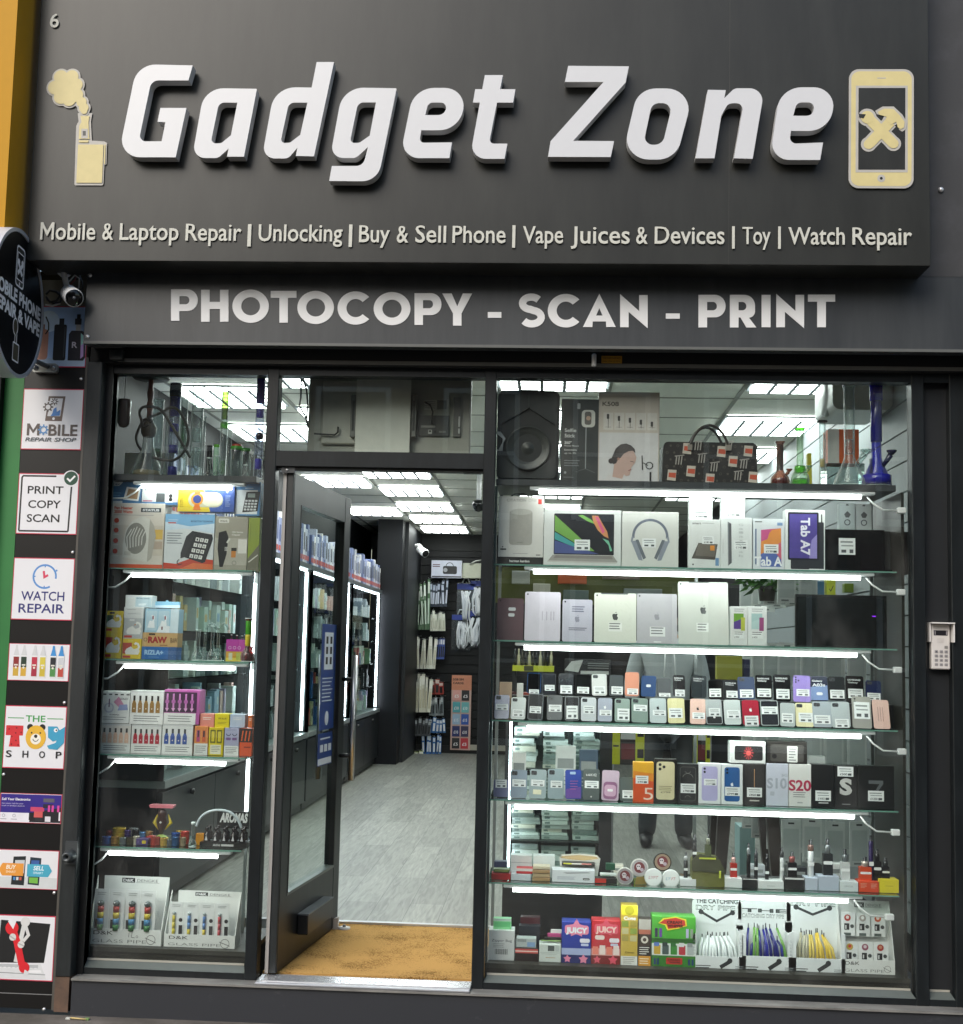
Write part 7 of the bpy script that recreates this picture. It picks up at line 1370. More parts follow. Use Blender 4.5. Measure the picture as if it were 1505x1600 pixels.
dk_disp('white glass pipe carton with six blister cards, rightmost on the window base', C7[0] + 832 * C7[2], C7[0] + 1132 * C7[2], C7[1] + 98 * C7[2], z, Y7, [('#b9a04a', '#c23a34'), ('#9a5a6c', '#d6c9cc'), ('#a83a34', '#c98a6a'), ('#b04038', '#e0d6d2'), ('#b0a8a2', '#e6e6e2'), ('#d0603a', '#f0e0d6')], 3, 2)

# ============================================================= LEFT WINDOW
z = zL[1]; TL = (150, 570, .20619); Yl = .24
# hookah
def tp(a, c_, Y): return at(TL[0] + a * TL[2], TL[1] + c_ * TL[2], Y)
p = tp(385, 815, .28); hk = thing('hookah', 'hookah with glass vase, brown stem and long looped black hose', 'hookah', (p.x, .28, z)); H = tp(400, 60, .28).z - z; r = 62 * .2062 * .00285 * 2
b = MB(); b.lathe([(0, .002), (r * 1.0, .003), (r * 1.05, H * .04), (r * .62, H * .18), (r * .36, H * .30), (r * .32, H * .40)], 0, 0, 0, GW('#eef2f0', '#b9c4c1'), 28); b.build('vase', hk)
b = MB(); b.lathe([(0, .004), (r * .9, .006), (r * .8, H * .07), (0, H * .08)], 0, 0, 0, M('#a3906a', .8, var=.4, scale=80), 24); b.build('vase_filling', hk)
b = MB(); b.lathe([(r * .34, H * .39), (r * .45, H * .42), (r * .5, H * .48), (r * .30, H * .53), (r * .2, H * .56)], 0, 0, 0, M('#5b554a', .4, .4), 18); b.build('collar', hk)
b = MB(); b.lathe([(r * .14, H * .54), (r * .18, H * .58), (r * .15, H * .63), (r * .24, H * .68), (r * .15, H * .73), (r * .22, H * .80), (r * .15, H * .86), (r * .17, H * 1.0), (0, H)], 0, 0, 0, M('#8a5648', .35), 16); b.build('stem', hk)
b = MB(); b.lathe([(0, 0), (r * 1.1, .004), (r * 1.2, .012), (r * 1.1, .006)], 0, 0, H * .93, M('#3a3d3a', .4, .5), 24); b.build('ash_plate', hk)
hose = [(.01, -.03, .49)] ; L = []
for a, c_ in ((400, 450), (360, 470), (345, 420), (330, 360), (360, 320), (440, 320), (500, 350), (560, 440), (620, 540), (680, 640), (715, 705)): q_ = tp(a, c_, .22); L.append((q_.x - hk.location.x, q_.y - .28 - .0, q_.z - z))
b = MB(); b.tube(L, .0065, M('#2c2a26', .5), 8, smooth=True)
L = []
for a, c_ in ((430, 430), (400, 400), (440, 385), (500, 360), (560, 325), (620, 340), (670, 420), (700, 520), (690, 610), (640, 690), (570, 725), (480, 715), (430, 700)): q_ = tp(a, c_, .235); L.append((q_.x - hk.location.x, q_.y - .28, q_.z - z))
b.tube(L, .0065, M('#2c2a26', .5), 8, smooth=True)
L = []
for a, c_ in ((420, 440), (380, 410), (340, 450), (305, 540), (315, 600), (345, 650)): q_ = tp(a, c_, .26); L.append((q_.x - hk.location.x, q_.y - .28, q_.z - z))
b.tube(L, .006, M('#2c2a26', .5), 8, smooth=True); b.build('hose', hk)
p = tp(210, 240, .20)
b = MB(); b.lathe([(0, -.068), (.018, -.064), (.028, -.045), (.030, .045), (.027, .062), (0, .066)], 0, 0, 0, M('#4a3b38', .15), 20); b.tube([(0, 0, .05), (0, 0, .18)], .0015, K, 6); o = b.build('reflection_capsule'); p = tp(212, 365, .22); o.location = p; tag(o, 'glossy dark brown capsule hanging in the left window', 'hanging ornament')  # capsule put in for a dark reflection in the glass
bong('frosted clear glass tube pipe behind the hookah', TL[0] + 480 * TL[2], TL[1] + 262 * TL[2], 16, z, .40, 'cyl', [('#e6f2f2', '#a9c0be'), ('green_band', .30, .40, .9, GW('#9cc0a0', '#3a6a3a'))], bowl=False)
bong('tall glass water pipe with purple neck and two purple percolators', TL[0] + 608 * TL[2], TL[1] + 142 * TL[2], 18, z, .33, 'cyl', [('#e6ebf5', '#a0aac8'), ('black_mouth', .86, 1.0, 1.05, '#33343a'), ('purple_neck', .66, .86, .95, M('#2f2a9a', .12)), ('purple_dome', .50, .58, .8, '#2a24a0'), ('lower_purple_dome', .28, .36, .8, '#2a24a0'), ('purple_base', .03, .14, .8, M('#3a34a8', .15))], bowl=False)
bong('slim leaf printed glass tube behind the purple water pipe', TL[0] + 676 * TL[2], TL[1] + 252 * TL[2], 11, z, .42, 'cyl', [clr, ('leaf_print', .40, .75, .7, GW('#b9d6bc', '#4a7a4c'))], bowl=False)
bong('tall clear glass water pipe with lettering down its neck', TL[0] + 780 * TL[2], TL[1] + 166 * TL[2], 19, z, .27, 'cyl', [clr, ('inner_coil', .12, .34, .55, GW('#e9f1f0', '#b5c8c4')), ('percolator', .40, .55, .7, GW('#e9f1f0', '#b5c8c4'))], bowl=GW('#e6f0ee', '#a9c4be'))
b = MB()
for k_, ch in enumerate('D&K'): b.text(ch, -.006, .006, -.018 * k_, .012, 0, '#3a3038', .02)
o = b.build('tube_lettering'); o.location = tp(765, 262, .2425); o.parent = [x for x in bpy.data.objects if x.get('label') == 'tall clear glass water pipe with lettering down its neck'][0]; o.location = (0, -.030, tp(765, 262, .24).z - z)
b = MB(); b.lathe([(0, 0), (.0145, 0), (.0145, .145), (0, .147)], 0, 0, 0, M('#241f1e', .15), 20); o = b.build('black_tube'); p = tp(862, 700, .36); o.location = (p.x, .36, z); o.scale = (1, 1, 1.16); tag(o, 'upright glossy black tube between the glass water pipes', 'tube')
b = MB(); b.lathe([(0, 0), (.0125, 0), (.0125, .15), (0, .152)], 0, 0, 0, M('#b9e0c4', .2), 20); b.lathe([(.013, .14), (.013, .152), (0, .153)], 0, 0, 0, M('#6ab83a', .2), 20); o = b.build('mint_tube'); p = tp(912, 700, .34); o.location = (p.x, .34, z); o.scale = (1, 1, 1.12); tag(o, 'pale mint tube with green rim beside the black tube', 'tube')
bong('tall clear glass water pipe with green leaf print and green band', TL[0] + 985 * TL[2], TL[1] + 172 * TL[2], 20, z, .27, 'straight', [clr, ('green_band', .55, .62, .62, grn), ('leaf_print', .65, .95, .5, GW('#c6d68c', '#5a7a2a')), ('lower_leaf', .06, .2, .5, grn)], bowl=False)
for k_, (px, w_, y0, lid) in enumerate(((1068, 19, 640, '#4a9a3a'), (1135, 17, 655, '#357a30'), (1195, 15, 680, '#b9c2c0'))):
    p = tp(px, y0, .30); t = thing('glass_jar', ['clear glass jar with green and red lid', 'smaller clear glass jar with dark green lid', 'clear glass jar with pale lid'][k_] + ', in the row left of the mullion', 'jar', (p.x, .30, z), 'glass jars on the left window top shelf'); r_ = w_ * .00285 / 2; h = p.z - z
    b = MB(); b.lathe([(0, .002), (r_, .003), (r_, h * .95), (r_ * .9, h)], 0, 0, 0, GW('#e6efee', '#a9bab8'), 20); b.build('jar_body', t); b = MB(); b.lathe([(r_ * 1.02, h), (r_ * 1.02, h + .012), (0, h + .013)], 0, 0, 0, M(lid, .2), 20); b.build('lid', t)
    if k_ == 0: b = MB(); b.lathe([(r_ * .8, h + .013), (r_ * .8, h + .022), (0, h + .023)], 0, 0, 0, M('#b04a3c', .2), 16); b.build('red_lid', t)
bong('glass water pipe with violet neck and black ball, by the mullion', TL[0] + 1255 * TL[2], TL[1] + 90 * TL[2], 14, z, .26, 'cyl', [('#e6ebf5', '#a0aac8'), ('violet_neck', .74, 1.0, .95, M('#4a3ab8', .12)), ('violet_dome', .60, .68, .8, '#2c22b0'), ('violet_lower_dome', .10, .2, .8, '#2c22b0')], bowl=False)
for k_, (px, y0, wp, Yq, lab, st) in enumerate(((560, 400, 12, .40, 'medium clear glass tube behind the hose loops', 'cyl'), (735, 640, 22, .34, 'low wide clear glass beaker behind the hookah hose', 'beaker'), (820, 390, 12, .40, 'clear glass pipe with flared foot behind the black tube', 'straight'), (1020, 440, 10, .38, 'thin clear glass stem right of the leaf printed pipe', 'straight'), (690, 470, 13, .36, 'clear glass pipe left of the lettered pipe', 'straight'), (920, 690, 17, .25, 'small round clear glass bubbler before the mint tube', 'bulb'))):
    bong(lab, TL[0] + px * TL[2], TL[1] + y0 * TL[2], wp, z, Yq, st, [clr], bowl=k_ in (1, 5) and GW('#e6f0ee', '#a9c4be'))
b = MB(); b.lathe([(0, -.019), (.013, -.014), (.019, 0), (.013, .014), (0, .019)], 0, 0, 0, M('#17162a', .1), 18); o = b.build('black_ball'); o.location = tp(1240, 540, .235); tag(o, 'small glossy black ball bowl on the violet water pipe', 'bowl')
bong('clear glass bubbler lying low before the mint tube', TL[0] + 860 * TL[2], TL[1] + 705 * TL[2], 16, z, .24, 'bulb', [clr], bowl=GW('#e6f0ee', '#a9c4be'))
bong('small clear glass bubbler between the jars and the mullion', TL[0] + 1135 * TL[2], TL[1] + 760 * TL[2], 14, z, .23, 'bulb', [clr], bowl=GW('#e6f0ee', '#a9c4be'))
# second shelf, front row then the row stacked on it
z = zL[2]; q2 = lambda a: TL[0] + a * TL[2]
def gl(name, label, a, c, t0, zs, Y, d, col, art=None, cat='box', grp=None): return goods(name, label, cat, q2(a), q2(c), TL[1] + t0 * TL[2], zs, Y, d, col, art, grp)
def d_fan(q):
    q.r(0, 0, 1, .065, '#d8562c'); q.r(.0, .20, 1.0, .66, '#cfc4b5'); q.r(.82, .45, .98, .60, '#d9b45a'); q.r(.80, .30, .98, .42, '#b9a795'); q.t('Fan Heater', .09, .42, .905, .045, '#c8462c', .03); q.t('2000 Watts', .09, .42, .845, .045, '#c8462c', .03); q.r(.57, .865, .93, .93, '#1f2a33'); q.t('STATUS', .60, .90, .88, .035, '#e9e9e9', .04); lines(q, .09, .8, .82, 1, .02)
    for y in (.73, .58, .42, .26): q.c(.14, y, .045, '#c8462c', 12); q.r(.09, y - .07, .19, y - .055, '#e6ddd2')
    q.p([(.28, .17), (.72, .10), (.80, .30), (.82, .62), (.74, .76), (.60, .80), (.44, .74), (.32, .60), (.27, .38)], '#dcd9d0'); q.p([(.72, .10), (.80, .16), (.86, .50), (.82, .66), (.74, .76)], '#b5b1a6'); q.p(circ(.50, .46, .19, 24, .24), '#8f8d84')
    for k in range(6): q.l([(.36 + k * .05, .30 + k * .012), (.34 + k * .055, .48), (.42 + k * .05, .64 - abs(k - 2) * .02)], .016, '#e3e0d8')
    q.r(.30, .20, .42, .26, '#c9c5ba')
gl('fan_heater_box', 'grey and orange carton picturing a white fan heater', 92, 516, 1050, z, .19, .10, '#d9d0c4', d_fan)
def d_bigp(q):
    q.p([(0, 0), (1, 0), (1, .18), (.6, .22), (.25, .10), (0, .12)], '#c83f22'); q.p([(.3, .0), (1, 0), (1, .10), (.6, .12)], '#e2703a'); q.p([(0, .86), (.5, .78), (1, .84), (1, 1), (0, 1)], '#7fb2d8'); q.p([(0, .70), (.4, .74), (1, .66), (1, .84), (.5, .78), (0, .86)], '#cfe0ec'); q.t('BIG BUTTON TELEPHONE', .52, .96, .86, .03, '#2b3f5a', .02); lines(q, .06, .26, .90, 2, .04, '#b9d0e2'); q.r(.06, .83, .22, .85, '#c8462c'); lines(q, .05, .36, .66, 5, .045, '#7c8286', .3)
    q.p([(.55, .70), (.96, .64), (.98, .56), (.84, .14), (.78, .12), (.42, .22), (.38, .32)], '#1b1b1d'); q.p([(.44, .60), (.56, .70), (.62, .66), (.42, .22), (.34, .20), (.34, .30)], '#26272a')
    for j in range(4):
        for i in range(3): x, y = .66 + i * .09 - j * .035, .585 - j * .10 - i * .012; q.p([(x - .02, y), (x + .05, y - .01), (x + .035, y - .075), (x - .035, y - .065)], '#e6e6e2'); q.t('123456789#0*'[j * 3 + i], x - .01, x + .022, y - .058, .04, K, .02)
    q.ring(.33, .13, .05, .015, K, 100, 330)
gl('telephone_box', 'carton picturing a big button telephone, right of the fan heater carton', 518, 896, 1134, z, .19, .10, '#dbdfe0', d_bigp)
gl('clipper_box', 'grey carton picturing a black hair clipper', 898, 1150, 1152, z, .19, .09, '#a09c8d', lambda q: (q.r(0, .1, 1, .6, '#b5b1a4'), q.p([(.12, .70), (.34, .74), (.42, .62), (.38, .30), (.28, .06), (.18, .06), (.10, .40)], '#1d1c1b'), q.rr(.10, .88, .42, .96, .03, '#d6d3c9'), q.t('WAHL', .14, .38, .895, .045, '#6a675f', .02), q.t('100 Series', .52, .86, .70, .03, '#e6e3d9', .02), q.t('Clipper', .52, .78, .65, .03, '#e6e3d9', .02), q.r(.72, .32, .98, .58, '#e0ddd6'), q.r(.52, .24, .66, .36, '#c9823a'), q.r(.52, .36, .68, .42, '#26251f'), q.p([(.40, .5), (.48, .58), (.44, .60), (.36, .52)], '#dcd9d0'), q.t('100', .32, .40, .36, .08, '#dcdad2', .02), q.ring(.62, .14, .06, .015, '#7c786c')))
gl('green_box', 'narrow lime green carton at the right end of the shelf', 1152, 1240, 1160, z, .19, .09, '#8f9f3c', lambda q: (q.p([(0, 0), (1, 0), (1, .50), (0, .22)], '#6f6d5c'), q.l([(.1, .16), (.9, .30)], .1, '#d6d6cc'), q.r(.15, .55, .2, .9, '#6f7f2c')))
zt = at(220, 788, .19).z
gl('cctv_box', 'wide blue carton with white lettering, upper row left', 112, 345, 884, zt, .20, .08, '#3a6a94', lambda q: (q.p([(0, .78), (.28, .80), (.40, .98), (0, 1)], '#d5dade'), q.p([(.42, .20), (.92, .14), (.98, .70), (.52, .76)], '#dfe0dd'), q.p([(.50, .26), (.88, .22), (.92, .62), (.58, .68)], '#a08060'), q.rr(.02, .03, .40, .14, .04, '#cfd5d6'), q.t('CBX', .06, .3, .82, .08, '#2b4a6a', .04), lines(q, .05, .35, .5, 3, .1, '#6a9abf')))
gl('camera_box', 'white and blue carton picturing a dark twin lens camera', 348, 625, 892, zt, .20, .08, '#d3d8d8', lambda q: (q.r(0, 0, 1, .12, '#4a7aa8'), q.r(.40, .12, .66, .52, '#44484a'), q.rr(.64, .10, .88, .56, .03, '#e3e3df'), q.c(.80, .40, .055, K, 10), q.c(.80, .24, .055, K, 10), q.t('tapo', .08, .30, .82, .09, '#9aa0a0', .0) if False else lines(q, .08, .36, .88, 1, .1, '#a9afaf'), [q.c(.10 + k * .09, .66, .02, '#7c8282', 8) for k in range(4)], q.r(.04, .14, .30, .19, '#c0708a')))
gl('microphone_box', 'yellow and blue microphone carton with an orange rosette', 622, 1052, 926, zt - .03, .185, .06, '#3a559a', lambda q: (q.p([(0, 0), (.58, 0), (.44, 1), (0, 1)], '#d6bc2c'), q.rr(.18, .18, .80, .78, .2, '#b9b89c'), q.rr(.42, .24, .78, .74, .12, '#d6d3bc'), q.c(.34, .50, .11, '#d08a2c', 16), q.c(.34, .50, .075, '#2f3f80', 14), q.p([(.27, .90), (.41, .90), (.38, .70), (.30, .70)], '#cf6a24'), q.p([(.27, .06), (.41, .06), (.38, .30), (.30, .30)], '#cf6a24'), q.rr(.55, .46, .70, .52, .02, '#e9e4c0'), [q.t(ch, .045, .09, .86 - k * .085, .06, '#5a4a10', .0) for k, ch in enumerate('Microphone'[:9])], q.t('V', .84, .90, .76, .09, '#dfe3ee', .02), lines(q, .84, .93, .66, 6, .08, '#8fa0cc', .4)))
gl('office_phone_box', 'blue and white carton picturing a dark keypad telephone', 1056, 1246, 888, at(385, 806, .19).z, .20, .08, '#4f86b8', lambda q: (q.r(0, .05, .9, .76, '#dde2e4'), q.p([(.30, .10), (.92, .14), (1.0, .72), (.44, .70)], '#222628'), [q.r(.36 + i * .13 + j * .015, .16 + j * .085, .46 + i * .13 + j * .015, .215 + j * .085, '#c9cdcf') for i in range(4) for j in range(4)], q.r(.50, .54, .80, .66, '#8d9a96'), q.t('BINATONE', .35, .75, .80, .03, '#dfe6ee', .01) if False else q.r(.38, .80, .72, .82, '#c9d9e8')))
# third shelf: rolling papers, glass pipes
z = zL[3]; TM = (140, 880, .2); qx = lambda a: 140 + a * .2
def gm(name, label, a, c, t0, zs, Y, d, col, art=None, cat='box', grp=None): return goods(name, label, cat, qx(a), qx(c), 880 + t0 * .2, zs, Y, d, col, art, grp)
def swan(c2, big=False, tile=None):
    def f(q):
        if tile: q.r(0.02, .25, .5, .8, tile)
        s = 1.25 if big else 1; wm = '#e9e9e4'
        q.p([(.2, .22), (.85, .22), (.92, .38), (.85, .55), (.62, .48), (.45, .62), (.22, .50), (.14, .35)], wm); q.l([(.78, .40), (.88, .60), (.82, .74), (.70, .78), (.64, .72)], .10, wm); q.p([(.62, .74), (.62, .66), (.52, .64)], '#c8703a')
        q.r(.04, .05, .45, .16, '#c2382e'); q.r(.3, .86, .55, .95, c2)
    return f
def zq_(a, yrow, Y=.19): return at(qx(a), 880 + yrow * .2, Y).z
gm('rolling_paper_box', 'yellow and red swan box, lower left of the papers', 105, 252, 538, z, .19, .07, '#dcbe22', swan('#d6c040', True, '#a8281f'))
gm('rolling_paper_box', 'yellow and green swan box on the lower left box', 110, 264, 374, zq_(180, 538), .192, .07, '#dcc02a', swan('#222', False, '#1d4a38'))
gm('rolling_paper_box', 'yellow swan box second in the lower row', 255, 406, 592, z, .188, .07, '#dfc02a', swan('#e6d050', False, '#b83a22'))
gm('rolling_paper_box', 'silver grey swan box above the second yellow box', 266, 418, 430, zq_(330, 592), .19, .07, '#b5b9ba', swan('#ddd'))
gm('filter_tip_box', 'white tips box above the silver swan box', 268, 425, 345, zq_(340, 430), .192, .06, '#d6d8d6', lambda q: (lines(q, .15, .6, .8, 1, .1), q.l([(.2, .38), (.85, .45)], .05, '#b9bdbc'), q.rr(.62, .3, .85, .5, .05, '#c9cdcc')))
gm('filter_tip_box', 'white topmost box with pale blue print', 280, 490, 252, zq_(350, 345), .20, .07, '#d9dcda', lambda q: (q.r(.38, .05, .98, .85, '#b9cfd8'), q.t('ROLLING', .42, .9, .70, .1, '#4a5f6a', .02), q.p([(.5, .3), (.8, .35), (.75, .15), (.5, .15)], '#e3ecef')))
gm('brown_paper_box', 'brown rolling paper carton with red lettering under the blue tray', 412, 690, 545, zq_(500, 655), .19, .075, '#c4a06a', lambda q: (q.t('RAW', .16, .70, .30, .42, '#a02a28', .06), q.ring(.09, .5, .045, .015, '#4a3420'), q.t('RAW', .80, .99, .30, .36, '#5a4228', .03), q.r(.18, .82, .36, .95, '#3a2c1c'), q.r(.5, .10, .72, .16, '#8a5a34')))
gm('blue_paper_box', 'blue rolling paper carton at the bottom of its stack', 406, 682, 655, z, .19, .075, '#2a66a8', lambda q: (q.t('RIZLA+', .08, .62, .38, .36, '#9fc2e2', .05), lines(q, .2, .5, .2, 1, .08, '#7faad2'), q.r(.76, 0, 1, 1, '#24558c')))
def d_swb(q): 
    for k in (0, 1): q.rr(.04 + k * .36, .10, .36 + k * .36, .92, .02, '#b5cfdc'); q.p([(.08 + k * .36, .2), (.30 + k * .36, .2), (.28 + k * .36, .45), (.14 + k * .36, .50)], '#e9eef0'); q.l([(.24 + k * .36, .4), (.27 + k * .36, .65), (.20 + k * .36, .72)], .045, '#e9eef0'); q.r(.22 + k * .36, .55, .26 + k * .36, .70, '#8c3a48')
    q.r(.76, 0, 1, 1, '#cfe0e8'); q.p([(.35, 0), (.75, 0), (.75, .28), (.45, .30)], '#e3e9ec'); q.r(.50, .12, .54, .26, '#6a2f3a')
gm('swan_tray', 'pale blue open tray of swan filter packs on the brown carton', 432, 698, 358, zq_(560, 545), .19, .075, '#9cc2d6', d_swb)
o = gm('swan_card', 'raised pale blue lid card of the swan filter tray', 505, 708, 302, zq_(560, 350, .25), .25, .012, '#8fc0d8', lambda q: (q.p([(.0, .0), (1, .0), (1, .5), (0, .35)], '#d9e6ec'), q.c(.5, .98, .06, '#8fc0d8')), 'card')
for a, y0, wp, lab, cols, st in ((850, 520, 18, 'small clear glass pipe with round base, left of the glass pipe group', [clr], 'bulb'), (905, 545, 11, 'thin clear glass pipe beside the round based pipe', [clr], 'beaker'), (965, 490, 14, 'clear twisted glass pipe with a curved top', [clr], 'bulb'), (1010, 500, 13, 'clear glass pipe with curled arm, right of the twisted pipe', [clr], 'beaker')):
    bong(lab, qx(a), 880 + y0 * .2, wp, z, .24 + (a % 3) * .01, st, cols, bowl=GW('#e6f0ee', '#a9c4be'), name='glass_pipe', group='small clear glass pipes')
b = MB(); 
for s in (-1, 1): b.tube([(s * .004, 0, .0), (s * .014, 0, .02), (s * .03, 0, .028), (s * .045, 0, .015), (s * .05, 0, .0)], .005, GW('#e9f2f0', '#8aa8a2'), 8)
o = b.build('curved_glass_tube'); o.location = at(qx(1000), 880 + 520 * .2, .26); tag(o, 'curved clear glass arms rising above the small pipes', 'glass arm')
gm('acrylic_stand', 'clear acrylic stand behind the small glass pipes', 925, 1035, 565, z, .33, .05, GLASS('#d2dedc', 2, .03, 'acrylic'), cat='display stand')
gm('coloured_pipe_case', 'yellow and magenta case of small glass pipes', 1066, 1215, 598, z, .22, .06, '#c9952e', lambda q: (q.r(0, .45, 1, 1, '#b03a9a'), q.r(0, 0, 1, .16, '#d6bf4a'), [q.ring(.2 + k * .25, .62, .07, .02, '#e3c0dd') for k in range(3)], q.r(.15, .06, .35, .38, '#c9cdb0'), q.r(.55, .05, .8, .4, '#a9b04a')))
for k_ in range(3): bong('%s magenta glass pipe above the yellow and magenta case' % ['left', 'middle', 'right'][k_], qx(1110 + 42 * k_), 880 + (560 + 4 * k_) * .2, 5, zq_(1130, 600, .24), .25, 'bulb', [('#d04ab0', '#7a1a6a')], bowl=False, name='magenta_pipe')
bong('red bulb water pipe with green and yellow neck', qx(1245), 880 + 430 * .2, 22, z, .21, 'bulb', [('#c03a30', '#5a1010'), ('red_body', .04, .20, .85, '#8c1a1c'), ('yellow_neck', .36, .62, .42, '#c9b83a'), ('green_neck', .62, .98, .42, '#4a9a2c')], bowl=M('#a82028', .15))
# fourth shelf: vape boxes
z = zL[4]
def vrow(n, c1, c2, top='#e4e4e2', words=3, px=(.04, .96)):
    def f(q):
        q.r(0, .94, 1, 1, '#c9cacb')
        for k in range(n):
            x = px[0] + (px[1] - px[0]) * (k + .5) / n; w2 = (px[1] - px[0]) / n * .36
            q.p([(x - w2, .34), (x + w2, .34), (x + w2, .60), (x + w2 * .5, .70), (x - w2 * .5, .70), (x - w2, .60)], c1); q.r(x - w2 * .5, .70, x + w2 * .5, .85, c2); q.c(x, .46, w2 * .3, '#e6d9c4' if c1 != '#b03040' else '#e9b9bd', 8)
        q.r(0, 0, 1, .32, '#e6e6e4'); lines(q, .12, .90, .25, words, .07, '#6f7272', .3)
    return f
def gv(*a, **k): return gm(*a, **k)
zu = lambda a, y: zq_(a, y)
gv('vape_carton', 'pale pink vape display carton, lower row left', 82, 322, 1256, z, .19, .09, '#d8d2cc', vrow(5, '#dfb9a4', '#3a3a3c'), grp='vape display cartons')
gv('vape_carton', 'red vape display carton, lower row second', 325, 562, 1264, z, .19, .09, '#dcdcda', vrow(5, '#b03040', '#24201f'), grp='vape display cartons')
gv('vape_carton', 'blue vape display carton, lower row third', 566, 808, 1262, z, .19, .09, '#dcdcda', vrow(4, '#2c4f9a', '#1d1e22', px=(.04, .84)), grp='vape display cartons')
def d_pod(q): q.r(0, 0, 1, .32, '#e4e4e2'); lines(q, .1, .9, .2, 2, .07, '#8b8e8e', .3); q.t('WARNING', .32, .66, .245, .04, '#3c3e3e', .02); q.c(.30, .48, .17, '#b9bcca', 20); q.c(.30, .48, .12, '#e0e0e2', 18); q.r(.28, .50, .32, .76, '#5a3058'); q.p([(.45, .66), (.62, .84), (.80, .60), (.70, .45)], '#c98aa8'); q.p([(.6, .40), (.95, .42), (.92, .60), (.66, .58)], '#8f9ac4'); q.t('GOLD+', .66, .95, .74, .06, '#4a4a50', .02); [q.r(.08 + k * .2, .88, .19 + k * .2, .92, '#3f4042') for k in range(5)]
gv('vape_carton', 'white vape carton with circle and pink arrow, upper row left', 84, 314, 1002, zu(200, 1252), .192, .09, '#dedfdd', d_pod, grp='vape display cartons')
gv('vape_carton', 'vape display carton of golden bottles, upper row middle', 316, 580, 998, zu(430, 1260), .192, .09, '#dcdcda', vrow(5, '#96703a', '#1e1b18', px=(.03, .92)), grp='vape display cartons')
gv('vape_carton', 'purple vape display carton with pink anchor pens', 582, 862, 990, zu(700, 1260), .192, .09, '#b05a9c', lambda q: (q.r(0, .34, .92, .93, '#3a1838'), [q.r(.06 + k * .175, .40, .11 + k * .175, .88, '#c47ab8') for k in range(5)], [q.rr(.03 + k * .175, .60, .14 + k * .175, .70, .03, '#a85a9c') for k in range(5)], [q.p([(.03 + k * .175, .46), (.085 + k * .175, .36), (.14 + k * .175, .46)], '#d8a0cc') for k in range(5)], q.r(0, 0, .90, .32, '#e2e2e0'), lines(q, .12, .8, .24, 3, .07, '#6f7272', .3)), grp='vape display cartons')
gv('small_vape_carton', 'orange topped small vape carton, lower row', 818, 926, 1275, z, .19, .07, '#d98a4c', lambda q: (q.r(0, 0, 1, .40, '#dfe0dc'), lines(q, .1, .9, .32, 4, .07, '#777', .3), [q.r(.16 + k * .42, .46, .40 + k * .42, .86, ('#b04a7a', '#c9603a')[k]) for k in (0, 1)], [q.r(.22 + k * .42, .62, .34 + k * .42, .84, K) for k in (0, 1)]))
gv('small_vape_carton', 'bright yellow small vape carton, lower row', 930, 1048, 1286, z, .188, .07, '#d6bf22', lambda q: (q.r(.12, .05, .85, .38, '#e9e6cf'), lines(q, .2, .8, .34, 4, .06, '#777', .3), [q.rr(.10 + k * .44, .44, .46 + k * .44, .92, .05, '#6f6a20') for k in (0, 1)], [q.rr(.18 + k * .44, .5, .38 + k * .44, .86, .05, '#d9c43a') for k in (0, 1)]))
gv('small_vape_carton', 'lilac grey small vape carton, lower row', 1052, 1168, 1290, z, .188, .07, '#a9aac4', lambda q: (q.r(0, 0, 1, .36, '#e4e5e2'), lines(q, .1, .9, .30, 4, .06, '#777', .3), [q.ring(.28 + k * .42, .80, .14, .05, '#30304c', 180, 360) for k in (0, 1)], [q.rr(.12 + k * .42, .56, .44 + k * .42, .66, .05, '#7a5a8c') for k in (0, 1)]))
gv('small_vape_carton', 'orange and black small vape carton at the right end', 1172, 1272, 1294, z, .188, .07, '#d8501c', lambda q: (q.r(0, .50, 1, 1, '#1c1512'), [q.l([(.15 + k * .28, .55), (.25 + k * .28, .92)], .1, '#d85a22') for k in range(3)], q.r(.35, .30, .9, .35, '#8c2c10')))
for a, c, t0, col, lb in ((862, 976, 1178, '#d98a7c', 'pink and orange small carton, upper row'), (978, 1094, 1178, '#dcc822', 'yellow small carton with lettering, upper row'), (1098, 1218, 1182, '#b5c0d2', 'pale blue small carton, upper row'), (1238, 1274, 1192, '#d06a34', 'narrow orange carton at the upper right end')):
    gv('small_vape_carton', lb, a, c, t0, zu((a + c) / 2, 1288), .20, .06, col, (lambda q: (q.t('MR BLUE', .25, .8, .6, .12, '#6a6420', .03), lines(q, .2, .8, .4, 2, .1, '#8c8428'))) if a == 978 else (lambda q: lines(q, .2, .8, .75, 2, .12, '#e9e4dc')))
# fifth shelf: grinders, statue, aroma bottles
z = zL[5]; TN = (130, 1170, .23126)
def nx(a): return TN[0] + a * TN[2]
def ny_(a): return TN[1] + a * TN[2]
rr = random.Random(21); gcols = ['#33559a', '#b98a4a', '#8d9294', '#55503f', '#b8443a', '#d0a84a', '#6a6f72', '#3a5f8c', '#9a8a70', '#c9c3b0', '#c9a83a', '#7a3030', '#4a3a70', '#2b2c30', '#5a86b0', '#8c6a3c']
gp = [(150, 0, 32, 48), (205, 0, 26, 50), (262, 0, 26, 44), (310, 0, 30, 46), (480, 0, 34, 54), (540, 0, 28, 50), (578, 0, 22, 40), (615, 0, 24, 60), (668, 0, 20, 58), (350, 0, 22, 56), (232, 1, 46, 66), (168, 1, 30, 50), (290, 1, 24, 56), (345, 1, 26, 60), (395, 1, 26, 50), (437, 1, 26, 54), (615, 1, 30, 52), (225, 2, 26, 36), (330, 2, 30, 44), (430, 2, 26, 36), (680, 1, 30, 60), (640, 2, 26, 40)]
adj = ['squat', 'ribbed', 'small', 'broad', 'shiny']
